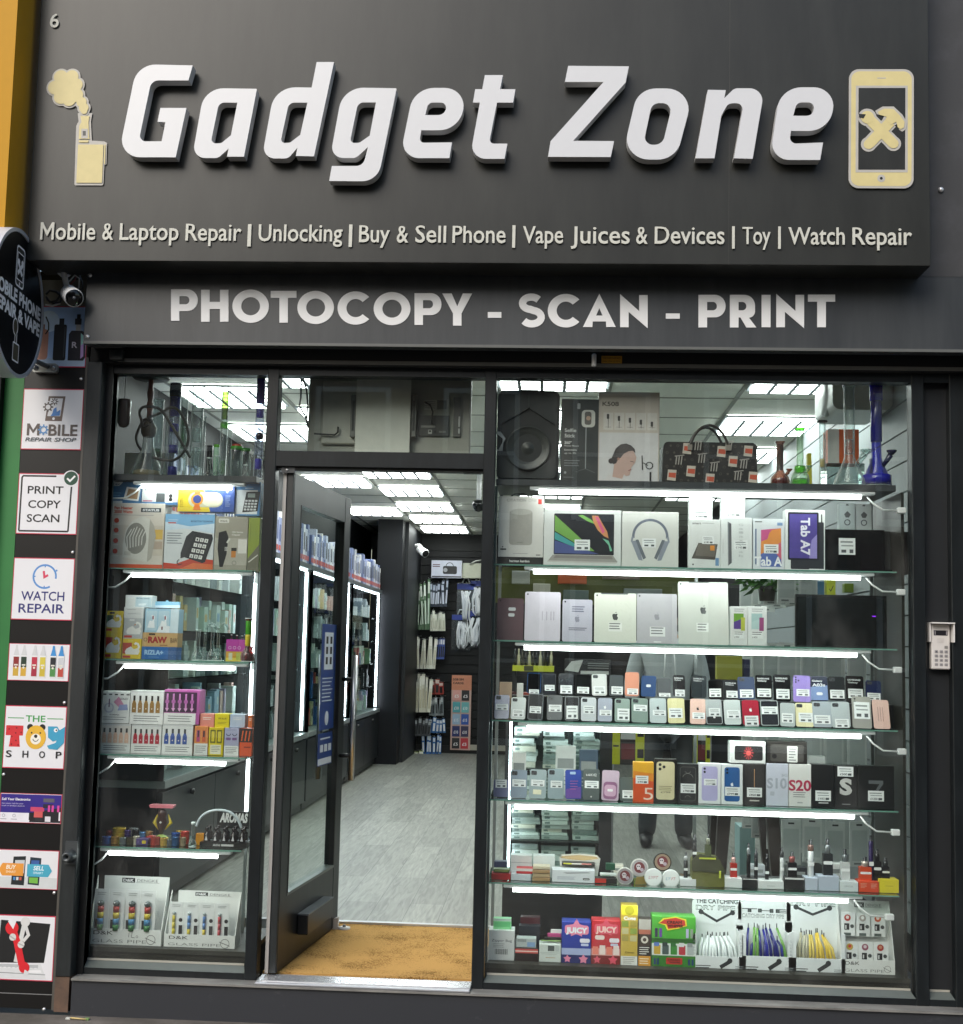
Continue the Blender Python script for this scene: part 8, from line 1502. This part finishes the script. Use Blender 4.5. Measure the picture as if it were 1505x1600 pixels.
cn = {'#33559a': 'blue', '#b98a4a': 'golden', '#8d9294': 'silver', '#55503f': 'olive', '#b8443a': 'red', '#d0a84a': 'yellow', '#6a6f72': 'grey', '#3a5f8c': 'steel blue', '#9a8a70': 'tan', '#c9c3b0': 'cream', '#c9a83a': 'mustard', '#7a3030': 'maroon', '#4a3a70': 'purple', '#2b2c30': 'black', '#5a86b0': 'light blue', '#8c6a3c': 'brown'}
for i, (a, row, w_, h_) in enumerate(gp):
    Yg = .19 + row * .055; p = at(nx(a), ny_(670), Yg); R3 = w_ * .23126 * .00285 * .95; h = h_ * .23126 * .0028 * (1 + .45 * row); c = gcols[i % 16]
    b = MB(); k6 = .0; b.lathe([(0, 0), (R3, 0), (R3, h * .28), (R3 * .94, h * .30), (R3 * .94, h * .34), (R3, h * .36), (R3, h * .66), (R3 * .93, h * .68), (R3 * .93, h * .72), (R3, h * .74), (R3, h * .96), (R3 * .9, h), (0, h)], 0, 0, 0, M(c, .25, .5), 20, 'z', False)
    o = b.build('herb_grinder'); o.location = (p.x, Yg + .012, z + .001); tag(o, '%s metal grinder, %s from the left in the %s row' % (cn[c], ordn[sum(1 for g in gp if g[1] == row and g[0] < a)], ['front', 'middle', 'rear'][row]), 'grinder', 'grinders on the fifth shelf')
goods('purple_tin_box', 'purple tin box with yellow label among the grinders', 'tin', nx(357), nx(438), ny_(610), z, .185, .05, '#4a3a70', lambda q: (q.rr(.50, .25, .85, .75, .08, '#d0b83a'), q.r(.15, .3, .2, .7, '#8c7ab0')))
goods('orange_cube', 'translucent orange cube beside the aroma bottles', 'cube', nx(760), nx(824), ny_(575), z, .23, .03, '#d08a22', None, r=.15)
# bee statue holding a tray
p = at(nx(528), ny_(600), .26); t = thing('statue', 'painted statuette of a dark figure with yellow wings carrying a pink tray', 'statuette', (p.x, .26, z + .001)); h = at(nx(528), ny_(378), .26).z - z; s = h
b = MB(); b.lathe([(0, 0), (s * .20, .0), (s * .24, s * .06), (s * .18, s * .16), (s * .06, s * .22), (0, s * .23)], 0, 0, 0, M('#8aa04a', .5, var=.4), 16); b.build('base', t)
b = MB(); b.lathe([(0, s * .22), (s * .05, s * .24), (s * .11, s * .42), (s * .14, s * .55), (s * .10, s * .68), (s * .13, s * .76), (s * .10, s * .86), (0, s * .9)], 0, 0, 0, M('#3a2420', .4), 16); b.lathe([(0, -.006), (.006, 0), (0, .006)], s * .0, -s * .13, s * .55, M('#e6e6e2'), 8); b.build('figure', t)
b = MB(); 
for q_ in (-1, 1): b.tube([(q_ * s * .08, .0, s * .35), (q_ * s * .22, .01, s * .52), (q_ * s * .14, .01, s * .74)], [s * .02, s * .05, s * .015], M('#c9b02a', .4), 8)
b.build('wing', t)
b = MB(); b.prism(rounded([(-s * .30, s * .92, .002), (s * .30, s * .92, .002), (s * .34, s * 1.0, .003), (-s * .34, s * 1.0, .003)]), -s * .12, s * .12, M('#c4707a', .4)); b.build('tray', t)
b = MB(); b.prism(circ(-s * .22, s * .12, s * .16, 10, s * .10), -s * .20, -s * .1, M('#b03a30', .4)); b.build('toadstool', t)
bong('small clear glass bottle with stopper beside the orange cube', nx(745), ny_(495), 12, z, .20, 'bulb', [clr, ('stopper', .9, 1.0, .6, '#d9dedd')], bowl=False, name='glass_bottle')
b = MB(); b.tube([tuple(at(nx(a), ny_(c), .27)) for a, c in ((765, 525), (790, 470), (840, 430), (910, 415), (980, 425), (1030, 460), (1060, 510), (1075, 560))], .006, M('#b9c4c9', .3), 8, smooth=True); tag(b.build('plastic_hose'), 'pale grey plastic hose arching over the aroma bottles', 'hose')
t = thing('aroma_tray', 'black tray of small dark aroma bottles', 'tray', (at(nx(785), ny_(680), .185).x, .185, z + .001)); w = at(nx(1103), ny_(680), .185).x - t.location.x
b = MB(); b.box(0, w, 0, .09, 0, .022, M('#131314', .35)); q = Pic(b, 0, 0, w, .022, 0); q.t('AROMAS', .28, .44, .3, .4, '#d6d6d6', .03); q.t('AROMATHERAPY', .47, .72, .3, .4, '#d6d6d6', .03) if False else q.r(.46, .3, .72, .7, '#c9c9c9'); b.build('tray_body', t)
for j in range(2):
    for i in range(5):
        b = MB(); x = w * (.12 + .19 * i); b.lathe([(0, .022), (.0145, .023), (.0145, .055), (.006, .062), (.006, .07), (.009, .071), (.009, .082), (0, .083)], x, .025 + j * .035, j * .004, M('#1a1012', .15), 14); q = Pic(b, x - .008, .028, .016, .026, .0102 + j * .035); q.p([(.1, 0), (.9, 0), (.5, .9)], '#c9c9cc'); b.build('bottle', t)
goods('aroma_sign', 'black sign reading AROMAS behind the aroma bottles', 'sign', nx(905), nx(1122), ny_(425), at(nx(1000), ny_(540), .36).z, .36, .01, '#1c1e20', lambda q: q.t('AROMAS', .08, .97, .38, .52, '#dcdedd', .05, .2))
# bottom of the left window
z = zL[6]
rb = [('#3f8a5a', '#c9b33a', '#a83a34', '#4a7ac0')]
dk_disp('larger white carton of rainbow glass pipes in the left window', nx(32), nx(530), ny_(860), z, .19, [('#4a86b0', '#c9b33a', '#a83a34', 1)], 4, 1, True)
dk_disp('smaller white carton of blue red and yellow glass pipes', nx(545), nx(1030), ny_(960), z, .19, [('#c9b83a', '#c9b83a', '#c9b83a'), ('#c9b83a', '#5a86b8', '#5a86b8'), ('#c9b33a', '#4a78b0', '#4a78b0'), ('#b03a44', '#b03a44', '#b03a44')], 4, 1)
# ============================================================= inside the shop, seen between the shelves
def pbox(name, label, cat, x0, x1, y0, y1, Y, d, col, art=None, group=None, r=.45):
    """box whose front face fills the photo box at depth Y (hung or standing on what is below)"""
    r4 = rect(x0, x1, y0, y1, Y); w, h = r4[1] - r4[0], r4[3] - r4[2]; b = MB(); b.box(0, w, 0, d, 0, h, M(col, r) if isinstance(col, str) else col, .002)
    if art: art(Pic(b, 0, 0, w, h, 0))
    o = b.build(name); o.location = (r4[0], Y, r4[2]); return tag(o, label, cat, group)
# dark end gables of the right display
gm_ = M('#2a2a26', .35)
for x, lab in ((RX1 + .012, 'dark end panel at the right of the right window display'),):
    b = MB(); b.box(0, .012, 0, .46, 0, zR[1] - zR[7] - .03, gm_); o = b.build('gable_panel'); o.location = (x + .012, .15, zR[7]); tag(o, lab, 'panel')
b = MB(); b.box(bays[1][0] + .0, bays[1][0] + .010, 0, .04, 0, zR[1] - zR[7] - .03, M('#5d6663', .3)); o = b.build('gable_panel'); o.location = (0, .15, zR[7]); tag(o, 'narrow grey end strip at the left of the right window display', 'panel')
# glass counter with stacks of packs
cx_0, cx_1 = at(796, 1170, 1.0).x, at(938, 1170, 1.0).x; ct_ = thing('glass_counter', 'glass shop counter holding stacks of white packs, behind the right window', 'counter', (cx_0, 1.0, 0)); w = cx_1 - cx_0
b = MB(); b.box(-.02, w + .02, 0, .5, 0, .30, M('#202224', .4)); b.box(-.02, 0, 0, .5, .30, 1.06, M('#33373a', .4)); b.box(w, w + .06, 0, .5, .30, 1.06, M('#1d1e20', .4)); b.box(-.02, w + .06, .48, .5, .30, 1.06, M('#2b2e30', .5)); b.build('carcass', ct_)
b = MB(); b.box(-.02, w + .06, -.01, .5, 1.06, 1.07, GLASS('#dcebe6', 1.3)); b.box(0, w, 0, .006, .30, 1.06, GLASS('#eef5f3', .8)); b.build('counter_glass', ct_)
for zz in (.45, .80): b = MB(); b.box(0, w, .02, .47, zz - .008, zz, M('#3a3d3f', .3)); b.build('shelf', ct_)
b = MB(); b.box(.0, .012, .012, .024, .32, 1.04, led); b.box(.02, w - .02, .012, .03, 1.03, 1.045, led); b.build('led_strip', ct_)
rr = random.Random(8)
for zz, zt_, n in ((.45, .76, 3), (.80, 1.0, 3), (.30, .43, 3)):
    for k_ in range(n):
        z_ = zz + .002; j = 0
        while z_ < zt_ - .02:
            hh = rr.uniform(.012, .03); b = MB(); ww = w / n * rr.uniform(.66, .95); b.box(0, ww, 0, .15, 0, hh * .92, rr.choice(['#dfe3e1', '#c9cfcc', '#ecefed', '#b5bdba', '#e3e8e6', '#8f9a97', '#e6e0d2'])); b.box(ww * .1, ww * .3, -.001, 0, hh * .2, hh * .7, '#7c8a86'); o = b.build('case_pack'); o.location = (cx_0 + .015 + k_ * w / n + rr.uniform(0, .008), 1.05 + rr.uniform(0, .03), z_); tag(o, 'pale case pack, %s up the %s stack on the %s counter shelf' % (ordn[j], ('left', 'middle', 'right')[k_], {.45: 'middle', .80: 'top', .30: 'lowest'}[zz]), 'phone case pack', 'case packs stacked in the glass counter'); z_ += hh; j += 1
# rack above the counter: bottles, packs, banner
pbox('wall_banner', 'olive green banner hanging behind the tablets', 'banner', 774, 1092, 888, 945, 1.75, .02, '#5c6226')
for x0, x1, y0, y1, col, lab in ((872, 917, 893, 912, '#d0622c', 'orange box above the olive banner'), (942, 1000, 893, 905, '#8c7a70', 'brownish box above the olive banner'), (800, 828, 892, 912, '#b9bcb6', 'grey printed bag with black lettering at the left of the banner'), (833, 860, 912, 925, '#d3cfc0', 'row of cream packs below the tube light'), (880, 920, 922, 940, '#6f7f7a', 'clear bag of small parts on the olive banner'), (975, 1035, 920, 930, '#8f9996', 'clear bag lying along the banner foot')):
    pbox('hanging_bag' if 'bag' in lab else 'stock_box', lab, 'bag' if 'bag' in lab else 'box', x0, x1, y0, y1, 1.68, .05, col)
b = MB(); xa, xb = at(801, 1040, 1.3).x, at(866, 1040, 1.3).x; zz = at(830, 1040, 1.3).z
b.box(0, xb - xa, -.01, .12, -.03, 0, '#b9bf2a'); b.box(.06, .11, -.012, -.01, -.028, -.002, '#3a3c14'); b.box(0, .02, .04, .10, -(zz - 1.07), -.03, MAT_DARK); b.box(xb - xa - .02, xb - xa, .04, .10, -(zz - 1.07), -.03, MAT_DARK); o = b.build('price_rail_shelf'); o.location = (xa, 1.3, zz); tag(o, 'little shelf with yellow price rail above the counter', 'shelf')
for k_ in range(11):
    b = MB(); b.lathe([(0, 0), (.008, 0), (.008, .05), (.004, .06), (.004, .085), (0, .086)], 0, 0, 0, M(('#22262a', '#c9c6a8', '#3a3a30')[k_ % 3], .2), 10); o = b.build('small_bottle'); o.location = (xa + .012 + k_ * .019, 1.32, zz); tag(o, 'tiny %s bottle, %s from the left on the yellow price rail shelf' % (('black', 'cream', 'olive')[k_ % 3], ordn[k_]), 'bottle', 'tiny bottles on the price rail shelf')
pbox('black_sign', 'black and white printed sign beside the tiny bottles', 'sign', 882, 955, 1030, 1056, 1.4, .02, '#1c1e20', lambda q: (q.p([(0, .3), (.15, .85), (.4, .95), (.3, .2)], '#c9cbc8'), q.r(.35, .1, .95, .3, '#c9cbc8'), [q.r(.5, .45 + k * .14, .95, .50 + k * .14, '#8d908f') for k in range(3)]))
pbox('red_bag', 'dark red bag behind the left end of the phone shelf', 'bag', 778, 828, 1046, 1082, .55, .08, '#8c2f22', lambda q: (q.c(.55, .75, .2, '#3a1216'), q.p([(0, .1), (.3, .45), (.3, .5), (0, .2)], '#c9a04a')))
bb = bpy.data.objects['red_bag']; bb.location.z = zR[4] + .0
for (x0, x1, y0, y1) in ((957, 1007, 1140, 1195), (1084, 1110, 1142, 1196)):
    i = x0 > 1000
    pbox('yellow_pack', ('wide' if not i else 'narrow') + ' yellow and black hanging pack behind the boxed phones', 'hanging pack', x0, x1, y0, y1, 2.2, .03, '#c4c822', lambda q: (q.r(.24, .0, .72, 1, '#23221f'), q.r(.28, .15, .70, .6, '#6a1c20'), q.r(.26, .72, .72, .98, '#c3c6c4'), q.r(.02, .5, .2, .55, K), q.r(.78, .2, .98, .45, K), q.r(.78, .8, .98, .9, K)), 'yellow and black packs')
b = MB(); p0, p1 = at(955, 1140, 2.24), at(1112, 1140, 2.24); b.box(p0.x, p1.x, 2.235, 2.25, p0.z - .01, p0.z + .01, MAT_STEEL); b.box(p0.x, p0.x + .02, 2.235, 2.25, 0, p0.z, MAT_STEEL); b.box(p1.x - .02, p1.x, 2.235, 2.25, 0, p0.z, MAT_STEEL); tag(b.build('display_rail'), 'thin steel display rail carrying the yellow packs', 'display rail')
# packs of phone cases hanging along the right wall
def case_pack(b, w, h):
    b.box(-w / 2, w / 2, -.012, 0, 0, h, '#d3d7d4'); b.box(-w * .16, w * .16, -.0128, -.0122, h * .90, h * .94, '#3a3c3d'); b.box(-w * .40, w * .40, -.0128, -.0122, h * .12, h * .8, '#bcc3c1'); b.box(-w * .3, w * .1, -.0134, -.013, h * .04, h * .08, '#7b8080')
protos = {}
for row, (zz, hh) in enumerate(((.36, .22), (.80, .19), (1.23, .18), (1.66, .17))):
    for jy in range(4):
        for jx in range(4):
            if row == 3 and jx > 1: continue
            loc = (1.22 + jx * .115 + rr.uniform(-.01, .01), 1.15 + jy * .42 + row * .03, zz + rr.uniform(-.01, .01))
            if 'p' not in protos:
                b = MB(); case_pack(b, .095, hh); protos['p'] = b.build('phone_case_pack'); tag(protos['p'], 'white boxed phone case, nearest in the lowest row of the right wall rack', 'phone case pack', 'phone case packs on the right wall rack'); o = protos['p']
            else: o = protos['p'].copy(); COL.objects.link(o); o['label'] = 'white boxed phone case, %s row, %s hook back, %s across' % (('lowest', 'second', 'third', 'top')[row], ordn[jy], ordn[jx])
            o.location = loc; o.rotation_euler = (0, 0, rad(rr.uniform(-8, 8)))
for jy in range(4):
    for row, zz in enumerate((.60, 1.01, 1.43, 1.85)):
        b = MB(); b.tube([(1.15, 0, 0), (XR + .01, 0, 0)], .005, MAT_METAL, 6); o = b.build('display_hook'); o.location = (0, 1.18 + jy * .42 + row * .03, zz); tag(o, 'chrome wall hook, %s from the front in the %s row' % (ordn[jy], ('lowest', 'second', 'third', 'top')[row]), 'hook', 'display hooks on the right wall')
for x0, x1, y0, y1, col, lab in ((1120, 1160, 1025, 1062, '#a9a83a', 'yellow green pack hanging at the middle'), (1162, 1172, 1030, 1060, '#26294a', 'dark blue pack hanging at the middle'), (1242, 1258, 1040, 1062, '#d8622a', 'orange pack standing behind the phones'), (1292, 1306, 905, 930, '#c9d030', 'bright yellow sign card with black tick'), (1258, 1288, 908, 930, '#3f6f8c', 'teal blue pack beside the yellow card'), (1320, 1362, 912, 926, '#6a7f22', 'black sign with yellow green lettering'), (1188, 1250, 918, 944, '#b9c2bf', 'pale stack of boxes behind the big tablet')):
    pbox('stock_pack', lab, 'pack', x0, x1, y0, y1, 1.9, .06, col, (lambda q: q.l([(.3, .4), (.45, .25), (.75, .6)], .08, K)) if 'tick' in lab else None)
# potted greenery
t = thing('hanging_plant', 'small trailing green plant behind the big tablet', 'plant', tuple(at(1200, 910, 1.6))); b = MB()
for k_ in range(70):
    a = rr.uniform(0, 6.28); L_ = rr.uniform(.03, .12); cx, cz = rr.uniform(-.14, .14), rr.uniform(-.02, .02); c = ('#3f7a2c', '#2a5a20', '#5a9a3a')[k_ % 3]
    b.add([(cx, 0, cz), (cx + L_ * .5 * math.cos(a) - .01, -.02, cz + L_ * .5 * math.sin(a)), (cx + L_ * math.cos(a), rr.uniform(-.04, .04), cz + L_ * math.sin(a) * .6 - .02), (cx + L_ * .5 * math.cos(a) + .01, .01, cz + L_ * .5 * math.sin(a) - .012)], [(0, 1, 2, 3)], c)
b.build('leaves', t); b = MB(); b.lathe([(0, -.10), (.04, -.10), (.05, -.02), (.045, -.02)], 0, .03, 0, M('#2a2622'), 14); b.build('pot', t)
# brown plastic stool
p = at(1163, 1372, 1.9); st = thing('stool', 'dark brown plastic stool standing on the shop floor', 'stool', (at(1163, 1300, 1.6).x, 1.45, 0)); br_ = M('#3b312c', .4); S_ = .46
b = MB(); b.box(-.155, .155, 0, .30, S_ + .16, S_ + .19, br_, .012); b.build('seat', st); hS = S_ + .16
for sx in (-1, 1):
    for yy in (.0, .26):
        b = MB(); b.add([(sx * .155, yy, hS), (sx * .085, yy, hS), (sx * .085, yy + .04, hS), (sx * .155, yy + .04, hS), (sx * .19, yy - .02, 0), (sx * .14, yy - .02, 0), (sx * .14, yy + .03, 0), (sx * .19, yy + .03, 0)], [(0, 1, 5, 4), (1, 2, 6, 5), (2, 3, 7, 6), (3, 0, 4, 7), (4, 5, 6, 7)], br_); b.build('leg', st)
b = MB(); b.box(-.15, .15, .001, .02, hS - .08, hS, br_); b.build('apron', st)
for x0, x1, y0, y1, col, lab in ((1156, 1180, 1292, 1345, '#8fb0b0', 'pale teal box standing on the floor under the stool'), (1225, 1262, 1280, 1350, '#aab2b0', 'wire basket of cables beside the stool')):
    o = pbox('floor_box', lab, 'box', x0, x1, y0, y1, 2.4, .2, col); o.scale.z = (o.location.z + (rect(x0, x1, y0, y1, 2.4)[3] - rect(x0, x1, y0, y1, 2.4)[2])) / (rect(x0, x1, y0, y1, 2.4)[3] - rect(x0, x1, y0, y1, 2.4)[2]); o.location.z = 0

# ------------------------------------------------------------- the customer
def skinned(name, verts, edges, radii, mat, parent, sub=2, root=0):
    me = bpy.data.meshes.new(name); me.from_pydata(verts, edges, []); o = bpy.data.objects.new(name, me); COL.objects.link(o)
    m = o.modifiers.new('skin', 'SKIN'); m.use_smooth_shade = True
    L_ = me.skin_vertices[0] if len(me.skin_vertices) else None
    for i, r in enumerate(radii): L_.data[i].radius = r if isinstance(r, tuple) else (r, r)
    L_.data[root].use_root = True
    s = o.modifiers.new('sub', 'SUBSURF'); s.levels = sub; s.render_levels = sub
    dg = bpy.context.evaluated_depsgraph_get(); dg.update(); nm = bpy.data.meshes.new_from_object(o.evaluated_get(dg)); o.modifiers.clear(); old = o.data; o.data = nm; bpy.data.meshes.remove(old); nm.name = name
    nm.materials.clear(); nm.materials.append(mat)
    for p_ in nm.polygons: p_.use_smooth = True
    o.parent = parent; return o
px_ = at(1043, 1100, 4.0).x; cu = thing('person', 'customer in light grey hoodie, dark trousers and black boots standing inside the shop', 'person', (px_, 4.0, 0))
sk = M('#c99c80', .5)
V = [(0, 0, .95), (0, 0, 1.15), (0, 0, 1.38), (0, -.01, 1.50), (0, -.015, 1.60), (0, -.02, 1.70),
     (.19, 0, 1.42), (.25, .01, 1.15), (.24, -.07, .92), (.235, -.09, .84), (-.19, 0, 1.42), (-.25, .01, 1.15), (-.24, -.07, .92), (-.235, -.09, .84),
     (.10, 0, .90), (.115, -.02, .50), (.13, .03, .12), (.135, .0, .07), (-.10, 0, .90), (-.12, -.02, .50), (-.14, .03, .12), (-.142, .0, .07)]
E_ = [(0, 1), (1, 2), (2, 3), (3, 4), (4, 5), (2, 6), (6, 7), (7, 8), (8, 9), (2, 10), (10, 11), (11, 12), (12, 13), (0, 14), (14, 15), (15, 16), (16, 17), (0, 18), (18, 19), (19, 20), (20, 21)]
Rr = [(.15, .11), (.14, .10), (.17, .11), .055, (.075, .085), (.075, .09), .06, .045, .03, .028, .06, .045, .03, .028, .085, .055, .042, .035, .085, .055, .042, .035]
skinned('body', V, E_, Rr, sk, cu)
for s in (-1, 1):
    for k_, (dx, ln) in enumerate(((-.024, .055), (-.008, .066), (.008, .07), (.024, .06))):
        skinned('finger', [(s * .235 + dx, -.095, .81), (s * .235 + dx * 1.1, -.115, .81 - ln * .5), (s * .235 + dx * 1.1, -.11, .81 - ln)], [(0, 1), (1, 2)], [.009, .008, .0065], sk, cu, 1)
    skinned('thumb', [(s * .21, -.10, .845), (s * .19, -.125, .815), (s * .188, -.135, .79)], [(0, 1), (1, 2)], [.012, .010, .008], sk, cu, 1)
hd_ = M('#9da3a4', .85, bump=.3, scale=60)
skinned('hoodie', [(0, 0, .90), (0, 0, 1.12), (0, .0, 1.38), (0, .03, 1.50), (.20, 0, 1.42), (.265, .01, 1.14), (.245, -.07, .90), (-.20, 0, 1.42), (-.265, .01, 1.14), (-.245, -.07, .90)], [(0, 1), (1, 2), (2, 3), (2, 4), (4, 5), (5, 6), (2, 7), (7, 8), (8, 9)], [(.18, .135), (.17, .13), (.20, .135), (.10, .09), .078, .062, .05, .078, .062, .05], hd_, cu)
skinned('hood', [(-.10, -.03, 1.47), (-.09, .07, 1.50), (0, .12, 1.51), (.09, .07, 1.50), (.10, -.03, 1.47), (.04, -.12, 1.42), (-.04, -.12, 1.42)], [(0, 1), (1, 2), (2, 3), (3, 4), (4, 5), (6, 0)], [.045, .055, .06, .055, .045, .03, .03], hd_, cu)
b = MB()
for s in (-1, 1): b.tube([(s * .03, -.13, 1.42), (s * .035, -.155, 1.34), (s * .04, -.16, 1.22)], .005, '#e0e2e2', 6)
b.build('drawstring', cu)
skinned('trousers', [(0, 0, .93), (.10, 0, .84), (.118, -.02, .50), (.13, .03, .05), (-.10, 0, .84), (-.122, -.02, .50), (-.14, .03, .05)], [(0, 1), (1, 2), (2, 3), (0, 4), (4, 5), (5, 6)], [(.165, .125), .105, .078, .07, .105, .078, .07], M('#3a3d40', .85, bump=.2, scale=50), cu)
skinned('boots', [(.13, .04, .24), (.132, .04, .05), (.145, -.12, .045), (.15, -.18, .035)], [(0, 1), (1, 2), (2, 3)], [.062, .058, .048, .036], M('#141415', .4), cu).name = 'boot'
skinned('boots', [(-.14, .04, .24), (-.142, .04, .05), (-.155, -.12, .045), (-.16, -.18, .035)], [(0, 1), (1, 2), (2, 3)], [.062, .058, .048, .036], M('#141415', .4), cu).name = 'boot'
skinned('hair', [(0, .03, 1.66), (0, .02, 1.74), (0, -.04, 1.775), (.05, .01, 1.73), (-.05, .01, 1.73)], [(0, 1), (1, 2), (1, 3), (1, 4)], [.08, .075, .045, .05, .05], M('#2a211c', .8), cu)
b = MB(); b.prism([(-.010, 1.635), (.010, 1.635), (.004, 1.67), (-.004, 1.67)], -.125, -.09, sk); b.build('nose', cu)
for s in (-1, 1):
    b = MB(); b.lathe([(0, -.006), (.011, 0), (.006, .010), (0, .012)], s * .03, -.098, 1.672, M('#e6e2dc', .3), 10, 'y'); b.lathe([(.005, .011), (0, .014)], s * .03, -.098, 1.672, M('#2a1c14', .2), 8, 'y'); b.build('eye', cu)
    b = MB(); b.lathe([(0, 0), (.022, .004), (.022, .012), (0, .016)], s * .073, .0, 1.655, sk, 10, 'x'); b.build('ear', cu)
b = MB(); b.box(-.024, .024, -.107, -.09, 1.605, 1.613, '#9a5f55'); b.build('mouth', cu)

# odds and ends standing behind the front rows
for (x0, x1, yt, si, Yb, col, lab) in ((868, 900, 1166, 5, .33, '#c9cdc8', 'pale carton standing behind the grey phones'), (905, 935, 1172, 5, .34, '#4a5a6a', 'slate carton standing behind the pink phone'), (800, 822, 1176, 5, .33, '#e3e3de', 'white carton standing behind the mauve phone'), (1262, 1290, 1182, 5, .34, '#d3d6d2', 'white carton standing behind the box with red numerals'),
    (960, 975, 1352, 6, .34, '#d9d3c6', 'cream carton behind the round tins'), (1170, 1196, 1352, 6, .34, '#b9bfc4', 'grey carton behind the black vape pens'), (1232, 1262, 1356, 6, .33, '#2a2d33', 'black carton behind the white vape'), (1290, 1318, 1350, 6, .34, '#dfe1de', 'white carton behind the steel vape'), (1350, 1378, 1352, 6, .35, '#3a4a78', 'blue carton behind the purple vape'),
    (1085, 1140, 1428, 7, .42, '#5c5f5a', 'grey carton behind the white pipe displays'), (955, 990, 1442, 7, .40, '#6f6a5c', 'olive carton behind the tall yellow display carton'), (880, 905, 1452, 7, .38, '#7a2c34', 'wine red carton behind the blue star display carton')):
    goods('back_carton', lab, 'box', x0, x1, yt, zR[si], Yb, .05, col, lambda q: (q.r(.1, .55, .9, .75, '#8d9290'), lines(q, .15, .8, .4, 3, .08)))
